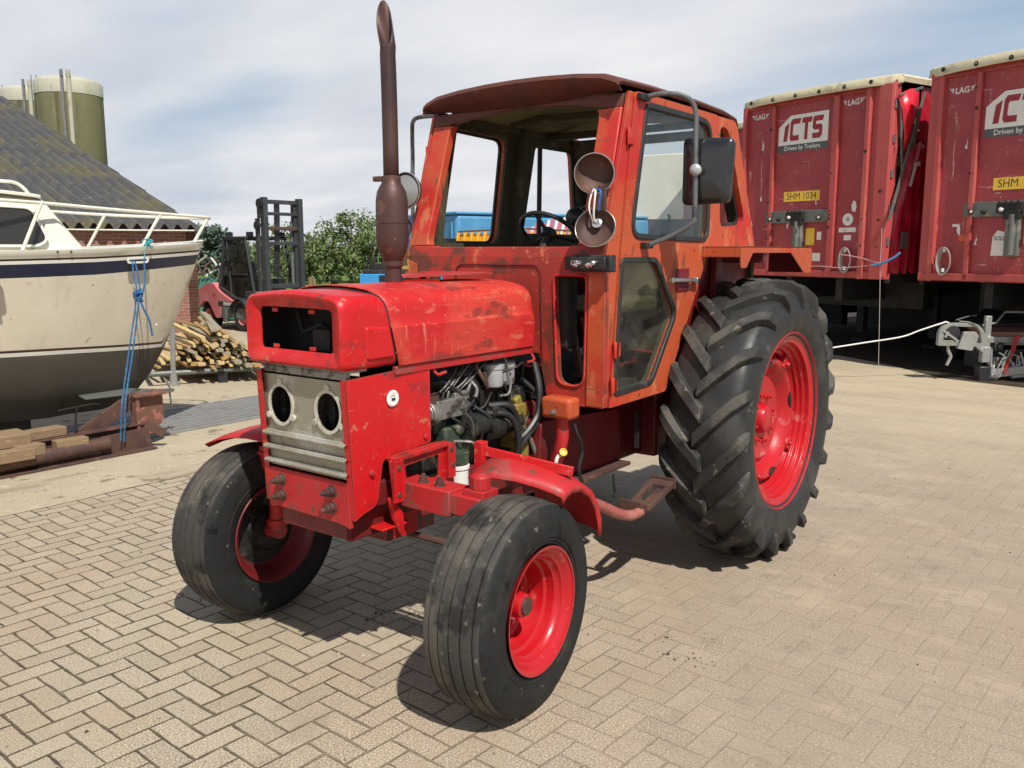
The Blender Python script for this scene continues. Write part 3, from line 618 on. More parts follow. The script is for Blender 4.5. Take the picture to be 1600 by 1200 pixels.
# ---- grille
mg = surf('perforated_grille', (.42, .39, .31), .45, .45, [((.58, .56, .49), 5, .5, .15), ((.30, .17, .08), 3.2, .54, .12, 8), ((.20, .17, .12), 11, .60, .10)], coord='Object')
nt = mg.node_tree; N_ = nt.nodes; L_ = nt.links; bs = N_['Principled BSDF']
tcx = N_.new('ShaderNodeTexCoord'); mpp = N_.new('ShaderNodeMapping'); mpp.inputs['Scale'].default_value = (115, 115, 115); mpp.inputs['Rotation'].default_value = (R(45), 0, 0); L_.new(tcx.outputs['Object'], mpp.inputs[0])
sp3 = N_.new('ShaderNodeSeparateXYZ'); L_.new(mpp.outputs[0], sp3.inputs[0])
def fr_(o):
    a = N_.new('ShaderNodeMath'); a.operation = 'FRACT'; L_.new(o, a.inputs[0]); b = N_.new('ShaderNodeMath'); b.operation = 'SUBTRACT'; L_.new(a.outputs[0], b.inputs[0]); b.inputs[1].default_value = .5
    c_ = N_.new('ShaderNodeMath'); c_.operation = 'POWER'; L_.new(b.outputs[0], c_.inputs[0]); c_.inputs[1].default_value = 2; return c_.outputs[0]
ad = N_.new('ShaderNodeMath'); ad.operation = 'ADD'; L_.new(fr_(sp3.outputs[1]), ad.inputs[0]); L_.new(fr_(sp3.outputs[2]), ad.inputs[1])
mr = N_.new('ShaderNodeMapRange'); mr.inputs['From Min'].default_value = .04; mr.inputs['From Max'].default_value = .09; L_.new(ad.outputs[0], mr.inputs['Value'])
src = bs.inputs['Base Color'].links[0].from_socket; mx = N_.new('ShaderNodeMix'); mx.data_type = 'RGBA'; mx.inputs[6].default_value = (.02, .018, .014, 1); L_.new(mr.outputs[0], mx.inputs[0]); L_.new(src, mx.inputs[7]); L_.new(mx.outputs[2], bs.inputs['Base Color'])
M['grille'] = mg
m = MB(); hz = 1.148
holes = [circle2(y, hz, .068, 36, .076) for y in (-.143, .143)]
gx = lambda z: 2.632 + (z - .88) * .035
m.plate([(-.252, 1.062), (.252, 1.062), (.258, 1.272), (-.258, 1.272)], holes, lambda u, v, w: Vector((gx(v) + w, u, v)), .003)
nz = 60; ring = []
for i in range(nz + 1):
    z = .885 + (1.062 - .885) * i / nz; t = i / nz * 3.0
    d = max(0, math.sin(2 * math.pi * (t - .1))) ** .6 * .028
    ring.append([Vector((gx(z) + d + .0015, y, z)) for y in (-.25, -.08, .08, .25)])
m.loft(ring, closed=False, caps=False)
gr = m.build('grille', M['grille'], T, smooth=50)
for y in (-.143, .143):
    m = MB(); a = [Vector((gx(hz) + .0035, p[0], p[1])) for p in circle2(y, hz, .080, 36, .088)]; b = [Vector((gx(hz) + .0035, p[0], p[1])) for p in circle2(y, hz, .067, 36, .075)]
    a2 = [p + Vector((.006, 0, 0)) for p in a]; b2 = [p + Vector((.006, 0, 0)) for p in b]; m.loft([a, a2, b2, b, a], caps=False)
    for k in range(3):
        an = R(90 + 120 * k); m.lathe([(0, .014), (.010, .013), (.011, .005), (.006, .0)], (gx(hz) + .003, y + .088 * math.cos(an), hz + .096 * math.sin(an)), (1, 0, 0), 14)
    m.build('headlamp_ring', M['ring'], gr, smooth=40)
m = MB(); m.box((2.545, 0, 1.08), (.03, .46, .40)); m.box((2.56, .09, 1.15), (.06, .05, .22)); m.box((2.57, -.20, 1.13), (.05, .03, .25)); m.tube([(2.58, -.15, 1.25), (2.60, -.13, 1.14), (2.58, -.17, 1.03)], .011); m.build('radiator', M['engine'], T)
m = MB(); m.box((2.58, -.238, 1.05), (.10, .004, .46)); m.box((2.58, .238, 1.05), (.10, .004, .46)); each(m, 'grille_light_block', M['dark'], T)  # added dark plates, hide the sunlit side panels behind the lamp holes
m = MB(); m.box((2.635, 0, 1.293), (.02, .50, .030)); m.box((2.60, 0, 1.318), (.10, .53, .02)); m.build('cowl_bar', M['alu'], T, bevel=.003)
# ---- front weight bracket
m = MB(); m.plate(rpoly([(-.238, .876), (.238, .876), (.244, .80), (.252, .690), (.20, .705), (-.20, .712), (-.245, .700)], .012, 3), [], lambda u, v, w: Vector((2.630 + w, u, v)), .016)
fp = m.build('front_plate', M['dkred'] if False else M['redworn'], T, bevel=.003)
for y in (-.158, .150):
    for z in (.832, .765):
        m = MB(); m.lathe([(0, .026), (.004, .026), (.004, .019), (.020, .019), (.022, .012), (.026, .012), (.026, .016), (.040, .016), (.040, .009), (.056, .009), (.058, .004)], (2.646, y, z), (1, 0, 0), 6 * 3, cap=True); m.build('bolt', M['rusty'], fp, smooth=30)
m = MB()
for s in (1, -1):
    m.box((1.45, s * .19, .70), (2.32, .03, .16)); m.box((2.50, s * .235, .80), (.26, .03, .10))
m.box((2.55, 0, .68), (.14, .40, .10)); m.box((2.2, 0, .60), (.3, .30, .12)); m.box((2.42, 0, .635), (.2, .22, .05))
m.build('chassis_frame', M['dkred'], T, bevel=.006)
m = MB(); m.box((2.42, .20, .655), (.16, .16, .01)); m.box((2.34, .25, .64), (.14, .01, .1)); m.tube([(2.45, .27, .78), (2.42, .28, .70), (2.40, .29, .62)], [.012, .028, .01], 8); m.build('frame_gusset', M['red'], T, bevel=.003)
# side loop bracket
for s in (1, -1):
    m = MB(); m.plate(rpoly([(2.478, .935), (2.46, .960), (2.20, .972), (2.135, .958), (2.118, .93), (2.085, .745), (2.145, .735), (2.175, .80), (2.385, .82), (2.395, .775), (2.46, .78)], [.01, .02, .02, .03, .02, .005, .005, .02, .01, .005, .005], 3),
        [rpoly([(2.395, .905), (2.19, .918), (2.19, .82), (2.385, .835)], .012, 3)], lambda u, v, w: Vector((u, s * (.296 + w), v)), .010)
    m.bar((2.47, s * .300, .945), (2.13, s * .300, .955), .046, .014)
    m.box((2.447, s * .317, .855), (.05, .016, .17)); m.box((2.125, s * .317, .88), (.045, .016, .15))
    b_ = m.build('loop_bracket', M['red'], T, bevel=.003)
    m = MB()
    for x, z in ((2.448, .91), (2.448, .80), (2.128, .93), (2.118, .86)): m.lathe([(0, .012), (.004, .010), (.004, 0)], (x, s * .325, z), (0, s, 0), 12)
    each(m, 'bolt_hole', M['rusty'], b_)
# ---- front axle
m = MB(); m.box((2.33, 0, .785), (.13, 1.08, .105)); m.box((2.33, 0, .74), (.16, .26, .12)); ax_ = m.build('front_axle', M['redworn'], T, bevel=.006)
m = MB()
for s in (1, -1): m.box((2.33, s * .60, .785), (.105, .16, .082))
each(m, 'axle_extension', M['redworn'], ax_, bevel=.005)
for s in (1, -1):
    m = MB(); m.tube([(2.315, s * .635, .44), (2.315, s * .635, .52), (2.315, s * .635, .80)], [.045, .036, .036], 14); m.tube([(2.315, s * .635, .46), (2.315, s * .635, .49)], .052, 14); m.box((2.315, s * .635, .79), (.10, .10, .12))
    m.tube([(2.315, s * .635, .85), (2.315, s * .635, .90), (2.315, s * .635, .915)], [.042, .042, .02], 10)
    m.tube([(2.315, s * .61, .43), (2.315, s * .76, .42)], .04, 10)
    m.build('kingpin', M['redworn'], ax_, bevel=.003)
    m = MB()
    for y in (.36, .45): m.lathe([(0, .024), (.006, .024), (.006, .017), (.024, .017), (.024, .010), (.036, .009)], (2.345, s * y, .838), (0, 0, 1), 6, cap=True)
    each(m, 'axle_bolt', M['rusty'], ax_)
m = MB(); m.tube([(2.12, -.62, .50), (2.12, .62, .50)], .016, 8); m.box((2.2, .62, .5), (.18, .03, .03)); m.box((2.2, -.62, .5), (.18, .03, .03)); m.build('track_rod', M['rusty'], ax_)
# ---- front fenders
inn = [(2.315, .882), (2.26, .912), (2.16, .935), (2.05, .925), (1.95, .87), (1.88, .78), (1.845, .68), (1.84, .60)]
out = [(2.165, .825), (2.13, .848), (2.09, .858), (2.02, .850), (1.945, .805), (1.895, .74), (1.868, .67), (1.862, .605)]
for s in (1, -1):
    rows = []; rot_ = 0; sh_ = 0
    def rt_(p): x_, z_ = p[0] - 2.315, p[1] - .418; return (2.315 + sh_ + x_ * math.cos(rot_) - z_ * math.sin(rot_), .418 + x_ * math.sin(rot_) + z_ * math.cos(rot_))
    for i in range(len(inn)):
        a, b = inn[i], out[i]; row = []; q_ = 1 - i / 7
        if s < 0: a = (a[0] + .12 * q_, a[1] + .015 * q_); b = (b[0] + .34 * q_, b[1] + .025 * q_)
        for t in (0, .25, .5, .75, .92, 1.0):
            bow = .026 * math.sin(math.pi * min(t, 1.0)) ** .8
            row.append(Vector((a[0] + (b[0] - a[0]) * t, s * (.57 + .345 * t), a[1] + (b[1] - a[1]) * t + bow)))
        cen = Vector((2.1, 0, .55)); lip = row[-1].copy(); d = Vector((cen.x - lip.x, 0, cen.z - lip.z)).normalized(); row.append(lip + d * .012 + Vector((0, s * .004, 0))); row.append(lip + d * .030)
        rows.append(row)
    m = MB(); m.loft(rows, closed=False, caps=False); fe = m.build('front_fender', M['redworn'], T, smooth=60)
    so2 = fe.modifiers.new('sheet', 'SOLIDIFY'); so2.thickness = .005; so2.offset = 0
    if True:
        m = MB(); m.bar((2.17, s * .54, .960), (2.06, s * .90, .905), .012, .040); m.box((2.175, s * .525, .945), (.042, .042, .11))
        m.build('fender_bracket', M['red'], fe, bevel=.003)
# ---- engine
m = MB(); m.box((1.88, .0, .98), (.78, .34, .36)); m.box((1.88, .02, 1.20), (.74, .26, .14)); m.box((1.92, .0, .74), (.62, .30, .16)); m.box((1.50, 0, .88), (.12, .44, .46))
for k in range(4): m.box((1.62 + .17 * k, .02, 1.285), (.11, .2, .06))
for k in range(5): m.box((1.6 + .13 * k, .172, 1.03 + .02 * (k % 2)), (.05, .03, .15))
eng = m.build('engine_block', M['engine'], T, bevel=.012)
m = MB(); m.box((1.985, .195, .935), (.17, .09, .13)); m.box((2.0, .20, .865), (.11, .10, .06)); m.box((2.06, .18, 1.00), (.08, .05, .06)); m.tube([(1.98, .19, .82), (1.98, .19, .89)], .055, 14); m.build('pump_casting', M['enggreen'], eng, bevel=.012)
m = MB(); m.lathe([(0, .0), (0, .075), (.012, .078), (.012, .045), (.03, .045), (.03, .070), (.045, .07), (.045, .055), (.17, .055), (.18, .03), (.18, 0)], (1.965, .235, .985), (-1, .0, 0), 26)
m.build('alternator', M['engine'], eng, smooth=30)
m = MB(); m.lathe([(0, .02), (.004, .03), (.008, .012), (.012, .0)], (1.965 + .0, .235, .985), (1, 0, 0), 14); m.build('pulley_nut', M['chrome'], eng)
m = MB(); m.lathe([(0, .0), (0, .062), (.10, .062), (.11, .048), (.26, .048), (.27, .0)], (1.80, .235, .955), (-1, 0, 0), 22); m.lathe([(0, 0), (0, .03), (.15, .03), (.15, 0)], (1.78, .26, 1.03), (-1, 0, 0), 16); m.build('starter_motor', M['engine'], eng, smooth=30)
m = MB(); m.box((2.03, .205, 1.085), (.20, .09, .085)); m.box((1.96, .21, 1.13), (.10, .07, .04)); m.tube([(2.10, .20, 1.07), (2.15, .20, 1.07)], .055, 18); m.tube([(2.15, .20, 1.07), (2.16, .20, 1.07)], .048, 18)
for k in range(5): m.tube([(2.10 - .035 * k, .215, 1.12), (2.10 - .035 * k, .225, 1.16)], .008, 6)
m.build('injection_pump', M['alu'], eng, bevel=.006)
m = MB(); m.tube([(2.115, .20, 1.125), (2.117, .205, 1.158)], .033, 16); m.build('filler_cap', M['rusty'], eng)
m = MB(); m.lathe([(0, 0), (.0, .072), (.03, .076), (.045, .072), (.055, .07)], (2.165, .17, 1.02), (1, 0, 0), 26); m.lathe([(0, .05), (.01, .045), (.02, .02), (.02, 0)], (2.19, .17, 1.02), (1, 0, 0), 18); m.build('fan_pulley', M['alu'], eng)
for k, (x, y) in enumerate(((1.70, .215), (1.60, .205))):
    m = MB(); m.lathe([(0, 0), (0, .035), (.006, .046), (.02, .050), (.085, .050), (.088, .054), (.11, .054), (.118, .04), (.12, 0)], (x, y, 1.135), (0, 0, 1), 24); f_ = m.build('fuel_filter', M['filter'], eng)
    m = MB(); m.box((x, y, 1.270), (.085, .07, .03)); m.tube([(x, y, 1.27), (x, y, 1.30)], .012, 8); m.build('filter_head', M['engine'], f_, bevel=.004)
m = MB(); m.lathe([(0, 0), (0, .040), (.008, .047), (.125, .047), (.13, .052), (.145, .052), (.15, 0)], (2.03, .275, .690), (0, 0, 1), 26); m.build('oil_filter', M['white'], eng, smooth=30)
m = MB(); m.lathe([(0, 0), (0, .055), (.05, .06), (.055, 0)], (2.03, .265, .842), (0, 0, 1), 22); m.build('oil_filter_head', M['enggreen'], eng)
m = MB(); m.box((1.545, .21, .93), (.09, .12, .22)); m.box((1.53, .245, .80), (.07, .07, .20)); m.tube([(1.585, .22, .98), (1.625, .23, .98)], .045, 16); m.tube([(1.58, .26, .90), (1.60, .27, .90)], .03, 12); m.box((1.55, .24, 1.05), (.05, .04, .05), Matrix.Rotation(.4, 3, 'Y')); m.build('pump_housing', M['yellowish'], eng, bevel=.01)
rnd = random.Random(11)
def hose(p, r, mat='black', n=7): 
    mm = MB(); mm.tube(spline(p, n), r, 8); return mm.build('hose', M[mat], eng)
H = [([(2.15, .12, 1.18), (2.06, .22, 1.20), (1.94, .235, 1.13), (1.86, .22, 1.20), (1.78, .18, 1.24)], .013), ([(1.77, .24, 1.06), (1.68, .30, 1.05), (1.62, .30, .95), (1.60, .29, .82), (1.58, .27, .72)], .016),
     ([(1.80, .25, 1.03), (1.70, .31, 1.01), (1.645, .32, .90), (1.63, .30, .78), (1.62, .28, .70)], .014), ([(1.40, .24, 1.22), (1.44, .30, 1.10), (1.47, .31, .98), (1.55, .30, .90), (1.60, .27, .86)], .017), ([(1.48, .22, 1.15), (1.42, .29, 1.05), (1.44, .30, .95), (1.56, .31, .88), (1.62, .28, .80)], .012),
     ([(2.16, .16, 1.12), (2.20, .20, 1.06), (2.19, .2, .97)], .02), ([(2.12, .17, 1.17), (2.17, .19, 1.10), (2.185, .2, 1.0)], .018), ([(1.92, .2, 1.12), (1.90, .26, 1.02), (1.86, .27, .95), (1.84, .24, .86)], .009), ([(1.90, .2, 1.10), (1.84, .27, 1.04), (1.80, .28, 1.0), (1.74, .26, .98)], .008),
     ([(2.02, .16, 1.24), (1.92, .22, 1.22), (1.84, .24, 1.16), (1.80, .22, 1.05)], .008), ([(2.06, .18, 1.22), (2.0, .19, 1.27), (1.88, .2, 1.26), (1.8, .23, 1.2)], .008), ([(1.86, .24, 1.26), (1.84, .27, 1.19), (1.80, .26, 1.15), (1.82, .26, 1.22)], .009, 'rusty'), ([(1.90, .2, 1.22), (1.88, .26, 1.16), (1.91, .28, 1.12)], .008, 'alu'),
     ([(1.65, .24, 1.28), (1.64, .27, 1.2), (1.66, .28, 1.11), (1.72, .27, 1.10)], .006, 'alu'), ([(2.02, .22, .93), (1.97, .30, .93), (1.93, .29, .90), (1.90, .25, .93)], .007, 'alu'), ([(2.18, .27, 1.275), (2.17, .29, 1.255), (2.13, .30, 1.262)], .007, 'redworn'), ([(1.48, .26, 1.30), (1.475, .29, 1.25), (1.53, .29, 1.24)], .007, 'redworn'),
     ([(1.50, .26, .88), (1.46, .28, .80), (1.43, .27, .70)], .014, 'rusty'), ([(1.56, .26, .95), (1.51, .29, .87), (1.47, .30, .78)], .011, 'alu')]
for k in range(5): a = rnd.uniform(-.02, .02); H.append(([(2.09 - .035 * k, .225, 1.16), (2.05 - .04 * k, .24, 1.20 + a), (1.95 - .05 * k, .20, 1.25 + a), (1.9 - .08 * k, .14, 1.28)], .0045, 'alu'))
for k in range(6): b = [rnd.uniform(1.55, 2.1), rnd.uniform(.17, .24), rnd.uniform(.9, 1.2)]; H.append(([b, (b[0] - .06, b[1] + .06, b[2] + rnd.uniform(-.08, .05)), (b[0] - .14, b[1] + .05, b[2] + rnd.uniform(-.1, .1)), (b[0] - .2, b[1], b[2] + rnd.uniform(-.1, .1))], .006))
for h in H: hose(*h[:2], *(h[2:]))
# ---- exhaust
ex, ey = 2.085, -.045
m = MB(); m.lathe([(1.585, .036), (1.70, .038), (1.706, .052), (1.72, .052), (1.722, .046), (1.735, .05), (1.775, .082), (1.82, .090), (1.985, .089), (1.99, .092), (2.0, .092), (2.002, .087), (1.90, .088)][:8] , (ex, ey, 0), (0, 0, 1), 36)
muf = MB(); muf.lathe([(1.585, .037), (1.700, .038), (1.702, .047), (1.722, .047), (1.725, .041), (1.735, .047), (1.765, .062), (1.81, .0715), (1.888, .072), (1.889, .0742), (1.895, .0742), (1.896, .0715), (1.985, .070), (2.025, .064), (2.050, .051), (2.060, .043), (2.085, .040), (2.09, .034)], (ex, ey, 0), (0, 0, 1), 40)
ex_o = muf.build('exhaust_muffler', M['exh'], T, smooth=40)
m = MB(); n_ = 22; rings = []
path = [(ex, ey, 2.05), (ex, ey, 2.2), (ex + .001, ey, 2.35), (ex + .002, ey - .001, 2.5), (ex + .004, ey - .002, 2.60), (ex + .010, ey - .005, 2.68)]
for p in path: rings.append([Vector(p) + Vector((math.cos(2 * math.pi * k / n_), math.sin(2 * math.pi * k / n_), 0)) * .031 for k in range(n_)])
cutd = Vector((.83, .5, 0))
top = []
for k in range(n_):
    d = Vector((math.cos(2 * math.pi * k / n_), math.sin(2 * math.pi * k / n_), 0)); s_ = d.dot(cutd)
    zt = 2.725 - s_ * .105
    tt = (zt - 2.68); top.append(Vector((ex + .010 + tt * .10, ey - .005 - tt * .06, zt)) + d * .0315)
rings[-1] = [v + Vector((-.008, 0.004, -.05)) for v in rings[-1]]
rings.append(top)
m.loft(rings, caps=False); st_ = m.build('exhaust_pipe', M['exh'], ex_o, smooth=50)
sl = st_.modifiers.new('wall', 'SOLIDIFY'); sl.thickness = .003; sl.offset = -1
m = MB(); m.tube([(ex, ey, 2.070), (ex, ey, 2.092)], .041, 24); m.box((ex + .02, ey - .055, 2.081), (.03, .05, .022)); m.tube([(ex + .045, ey - .06, 2.081), (ex - .01, ey - .06, 2.081)], .005, 8); m.build('exhaust_clamp', M['rusty'], ex_o, bevel=.002)

# ---- cab -------------------------------------------------------------
KX = .2 / .68
def fx(z): return 1.392 - KX * max(0, z - 1.77)
cab = MB()
# windscreen frame
wopen = rpoly([(-.487, 1.789), (.487, 1.789), (.470, 2.445), (-.470, 2.445)], .055, 5)
WF = lambda u, v, w: Vector((fx(v) - .055 + w, u, v))
wl = [p for p in wopen if 1.81 < p[1] < 2.43]
def half(sg):
    e = sorted([p for p in wopen if p[0] * sg > 0 and 1.795 <= p[1] <= 2.44], key=lambda p: -p[1])
    return [(sg * .606, 1.795), (sg * .590, 2.44)] + [(sg * .46, 2.44)] * 0 + e
for sg in (1, -1):
    mm = MB(); mm.plate(half(sg), [], WF, .055); mm.build('windscreen_pillar', M['orange'], T, bevel=.006)
mm = MB(); mm.plate([(-.612, 1.735), (.612, 1.735), (.606, 1.795), (.44, 1.795), (.43, 1.789), (-.43, 1.789), (-.44, 1.795), (-.606, 1.795)], [], WF, .056); mm.build('windscreen_sill', M['cabred'], T, bevel=.005)
mm = MB(); mm.plate([(-.590, 2.44), (-.475, 2.44)] + [(.475 * k / 8, 2.445 + .045 * (1 - (k / 8) ** 2)) for k in range(-8, 9)] + [(.475, 2.44), (.590, 2.44), (.588, 2.503), (-.588, 2.503)], [], WF, .056); mm.build('windscreen_header', M['roof'], T, bevel=.005)
m = MB()
hol = [rpoly([(s * .345, 1.655), (s * .535, 1.655), (s * .528, 1.125), (s * .372, 1.125)], [.03, .03, .06, .06], 4) for s in (1, -1)]
m.plate(rpoly([(-.632, 1.745), (.632, 1.745), (.632, 1.03), (.315, 1.03), (.262, 1.27), (-.262, 1.27), (-.315, 1.03), (-.632, 1.03)], .006, 2), hol, lambda u, v, w: Vector((1.352 + w, u, v)), .04)
cw = m.build('cowl_panel', M['cabred'], T, bevel=.006)
m = MB()
for s in (1, -1):
    lp = hol[0 if s > 0 else 1]; a = [Vector((1.394, u, v)) for u, v in lp]; m.tube(a, .007, 6, closed=True)
each(m, 'opening_seal', M['red'], cw)
m = MB(); pn = rpoly([(-.27, 1.70), (.27, 1.70), (.285, 1.20), (-.285, 1.20)], .05, 4); m.tube([Vector((1.394, u, v)) for u, v in pn], .005, 6, closed=True); m.build('firewall_seam', M['dkred'], cw)
# orange corner columns right beside the doors
for s in (1, -1):
    m = MB(); m.plate([(.54, 1.035), (.634, 1.035), (.634, 1.70), (.60, 1.72), (.545, 1.70)], [], lambda u, v, w: Vector((1.393 + w, s * u, v)), .006)
    m.plate([(1.335, 1.03), (1.392, 1.03), (1.392, 1.75), (1.17, 2.51), (1.135, 2.51), (1.245, 1.77)], [], lambda u, v, w: Vector((u, s * (.600 + w), v)), .020); m.build('corner_column', M['orange'], T, bevel=.003)
    m = MB(); m.box((1.435, s * .42, 1.022), (.10, .17, .105)); bx = m.build('cab_mount', M['orange'], T, bevel=.02, seg=3)
    m = MB(); m.lathe([(0, .014), (.012, .014), (.012, .008), (.024, .007)], (1.484, s * .415, 1.005), (1, 0, 0), 6, cap=True); m.build('mount_bolt', M['steel'], bx)
    m = MB(); m.tube([(1.43, s * .425, .98), (1.43, s * .43, .88), (1.44, s * .42, .80), (1.40, s * .36, .72)], .032, 14); m.build('mount_pipe', M['redworn'], T)
# side structures
def side(s):
    # door
    F = lambda off: (lambda u, v, w: Vector((u, s * (.595 + off + w), v)))
    up = rpoly([(1.018, 2.468), (.272, 2.468), (.282, 1.828), (1.150, 1.838)], [.03, .13, .07, .09], 5); lo = rpoly([(1.232, 1.728), (.888, 1.726), (.650, 1.440), (.905, 1.098), (1.285, 1.085)], [.03, .03, .05, .04, .03], 4)
    dx1, dx2 = (.196, .240) if s > 0 else (.42, .50)
    if s < 0: up = rpoly([(1.018, 2.455), (.54, 2.440), (.64, 1.810), (1.165, 1.810)], [.03, .08, .07, .07], 5); lo = rpoly([(1.232, 1.728), (.888, 1.726), (.700, 1.440), (.905, 1.098), (1.285, 1.085)], [.03, .03, .05, .04, .03], 4)
    m = MB(); m.plate(rpoly([(1.325, 1.022), (1.238, 1.77), (1.128, 2.515), (dx1, 2.515), (dx2, 1.79), (.55 if s < 0 else .47, 1.437), (.742, 1.030)], [.01, .02, .03, .02, .02, .02, .02], 3), [up, lo], F(0), .032)
    d = m.build('door', M['orange'], T, bevel=.006)
    for lp, nm in ((up, 'upper'), (lo, 'lower')):
        m = MB(); m.plate(inset(lp, -.012), [inset(lp, .016)], F(.024), .016); g_ = m.build('window_seal', M['rubber'], d, bevel=.004)
        if s > 0:
            m = MB(); m.plate(inset(lp, .008), [], F(.018), .004); m.build('window_glass', M['glass'], d, smooth=0)
    m = MB(); m.box((.585, s * .630, 1.615), (.15, .008, .12)); m.build('handle_recess', M['dkred'], d, bevel=.003)
    m = MB(); m.bar((.735, s * .645, 1.618), (.46, s * .655, 1.610), .016, .022); m.bar((.47, s * .650, 1.61), (.42, s * .640, 1.605), .03, .03); m.box((.73, s * .64, 1.617), (.03, .03, .03)); m.build('door_handle', M['chrome'], d, bevel=.004)
    for z in (1.13, 1.30, 2.3):
        x = 1.39 - .135 - (z - 1.03) * .13 + .045 if z < 1.8 else 1.165 + .01
        m = MB(); m.box((x, s * .628, z), (.05, .014, .07)); m.tube([(x + .028, s * .635, z - .04), (x + .028, s * .635, z + .04)], .009, 8); m.build('door_hinge', M['orange'], d, bevel=.003)
    # jamb (dark gap filler behind door edge), quarter panel
    m = MB(); q = rpoly([(.130, 2.462), (.02, 2.462), (-.285, 1.925), (.090, 1.905)], [.04, .10, .09, .05], 5) if s > 0 else rpoly([(.275, 2.435), (-.17, 2.435), (-.235, 1.858), (.415, 1.858)], [.04, .06, .06, .05], 5)
    m.plate(rpoly([(dx1 - .004, 2.515), (-.10 if s > 0 else -.30, 2.515), (-.455, 1.79), (dx2 - .004, 1.79)], [.01, .06, .03, .01], 4), [q], lambda u, v, w: Vector((u, s * (.580 + w), v)), .035)
    qp = m.build('quarter_panel', M['orange'], T, bevel=.006)
    m = MB(); m.plate(inset(q, -.004), [inset(q, .02)], lambda u, v, w: Vector((u, s * (.57 + w), v)), .012); m.build('quarter_seal', M['rubber'], qp)
    # inner linings
    m = MB(); m.plate([(1.22, 1.79), (1.118, 2.505), (dx1, 2.505), (dx2, 1.79)], [inset(up, .004)], lambda u, v, w: Vector((u, s * (.575 + w), v)), .018); m.plate([(1.30, 1.04), (1.23, 1.76), (dx2 + .01, 1.76), (.55 if s < 0 else .47, 1.44), (.74, 1.04)], [inset(lo, .004)], lambda u, v, w: Vector((u, s * (.575 + w), v)), .018); each(m, 'door_lining', M['inner'], d)
    m = MB(); m.plate([(dx1 - .01, 2.505), (-.10 if s > 0 else -.29, 2.505), (-.445, 1.80), (dx2 - .01, 1.80)], [inset(q, .003)], lambda u, v, w: Vector((u, s * (.560 + w), v)), .018); m.build('quarter_lining', M['inner'], qp)
    m = MB(); m.bar((1.27, s * .572, 1.04), (1.20, s * .572, 1.77), .03, .05); m.bar((1.20, s * .572, 1.77), (1.10, s * .572, 2.50), .04, .05, (1, 0, 0)); m.bar((dx2, s * .56, 1.79), (dx1, s * .56, 2.50), .09, .05, (1, 0, 0)); m.box((.52, s * .565, 2.490), (1.24, .04, .04)); m.box((-.10, s * .565, 1.80), (.7, .04, .07))
    m.build('door_jamb', M['inner'], T, bevel=.006)
side(1)
side(-1)
# rear wall
rw = rpoly([(-.46, 1.86), (.46, 1.86), (.42, 2.44), (-.42, 2.44)], .06, 4)
m = MB(); m.plate([(-.598, 1.0), (.598, 1.0), (.598, 1.80), (.585, 2.50), (-.585, 2.50), (-.598, 1.80)], [rw], lambda u, v, w: Vector((-.46 + (max(0, v - 1.79)) * .46 - w, u, min(v, 2.49))), .03); m.build('rear_wall', M['inner'], T, bevel=.004)
m = MB(); m.plate([(-.58, 0), (.58, 0), (.58, 1), (-.58, 1)], [], lambda u, v, w: Vector((-.44 + 1.79 * v, u, 1.03 + w)), .03); m.box((.9, 0, 1.12), (.75, .36, .16)); m.build('cab_floor', M['dark'], T)
m = MB(); m.box((1.30, 0, 1.5), (.10, .80, .42)); m.box((1.22, .0, 1.73), (.20, .55, .06)); db = m.build('dashboard', M['dark'], T, bevel=.02)
# roof
def rf(x, zoff, hw=.60, drop=0.0):
    return [Vector((x, y, z + zoff)) for y, z in ((-hw - .008, 2.522), (-hw - .012, 2.540), (-hw + .01, 2.556), (-hw + .09, 2.583), (-.36, 2.600), (-.18, 2.610), (0, 2.613), (.18, 2.610), (.36, 2.600), (hw - .09, 2.583), (hw - .01, 2.556), (hw + .012, 2.540), (hw + .008, 2.522))]
fr = [Vector((1.188, p.y * .955, 2.492 + .03 * abs(p.y))) for p in rf(1.2, 0)]
m = MB(); m.loft([fr, rf(1.262, -.018), rf(1.255, .002), rf(1.21, .010), rf(.9, .018), rf(.4, .018), rf(.05, .008), rf(-.10, -.010), rf(-.13, -.045)], closed=False, caps=False)
ro = m.build('cab_roof', M['roof'], T, smooth=35); so3 = ro.modifiers.new('sheet', 'SOLIDIFY'); so3.thickness = .006; so3.offset = -1
m = MB(); N1 = 16; N2 = 12; rows = []
for i in range(N1 + 1):
    x = 1.14 - 1.32 * i / N1; rows.append([Vector((x, -.57 + 1.14 * j / N2, 2.503 + .060 * math.sin(math.pi * j / N2) + .014 * mnoise.noise(Vector((x * 4, j * .5, 3))))) for j in range(N2 + 1)])
m.loft(rows, closed=False, caps=False); m.build('roof_lining', M['foam'], T, smooth=60)
m = MB(); m.box((.1, 0, 2.49), (.05, 1.1, .04)); m.box((.60, 0, 2.52), (.04, 1.0, .04)); each(m, 'roof_beam', M['inner'], T, bevel=.005)
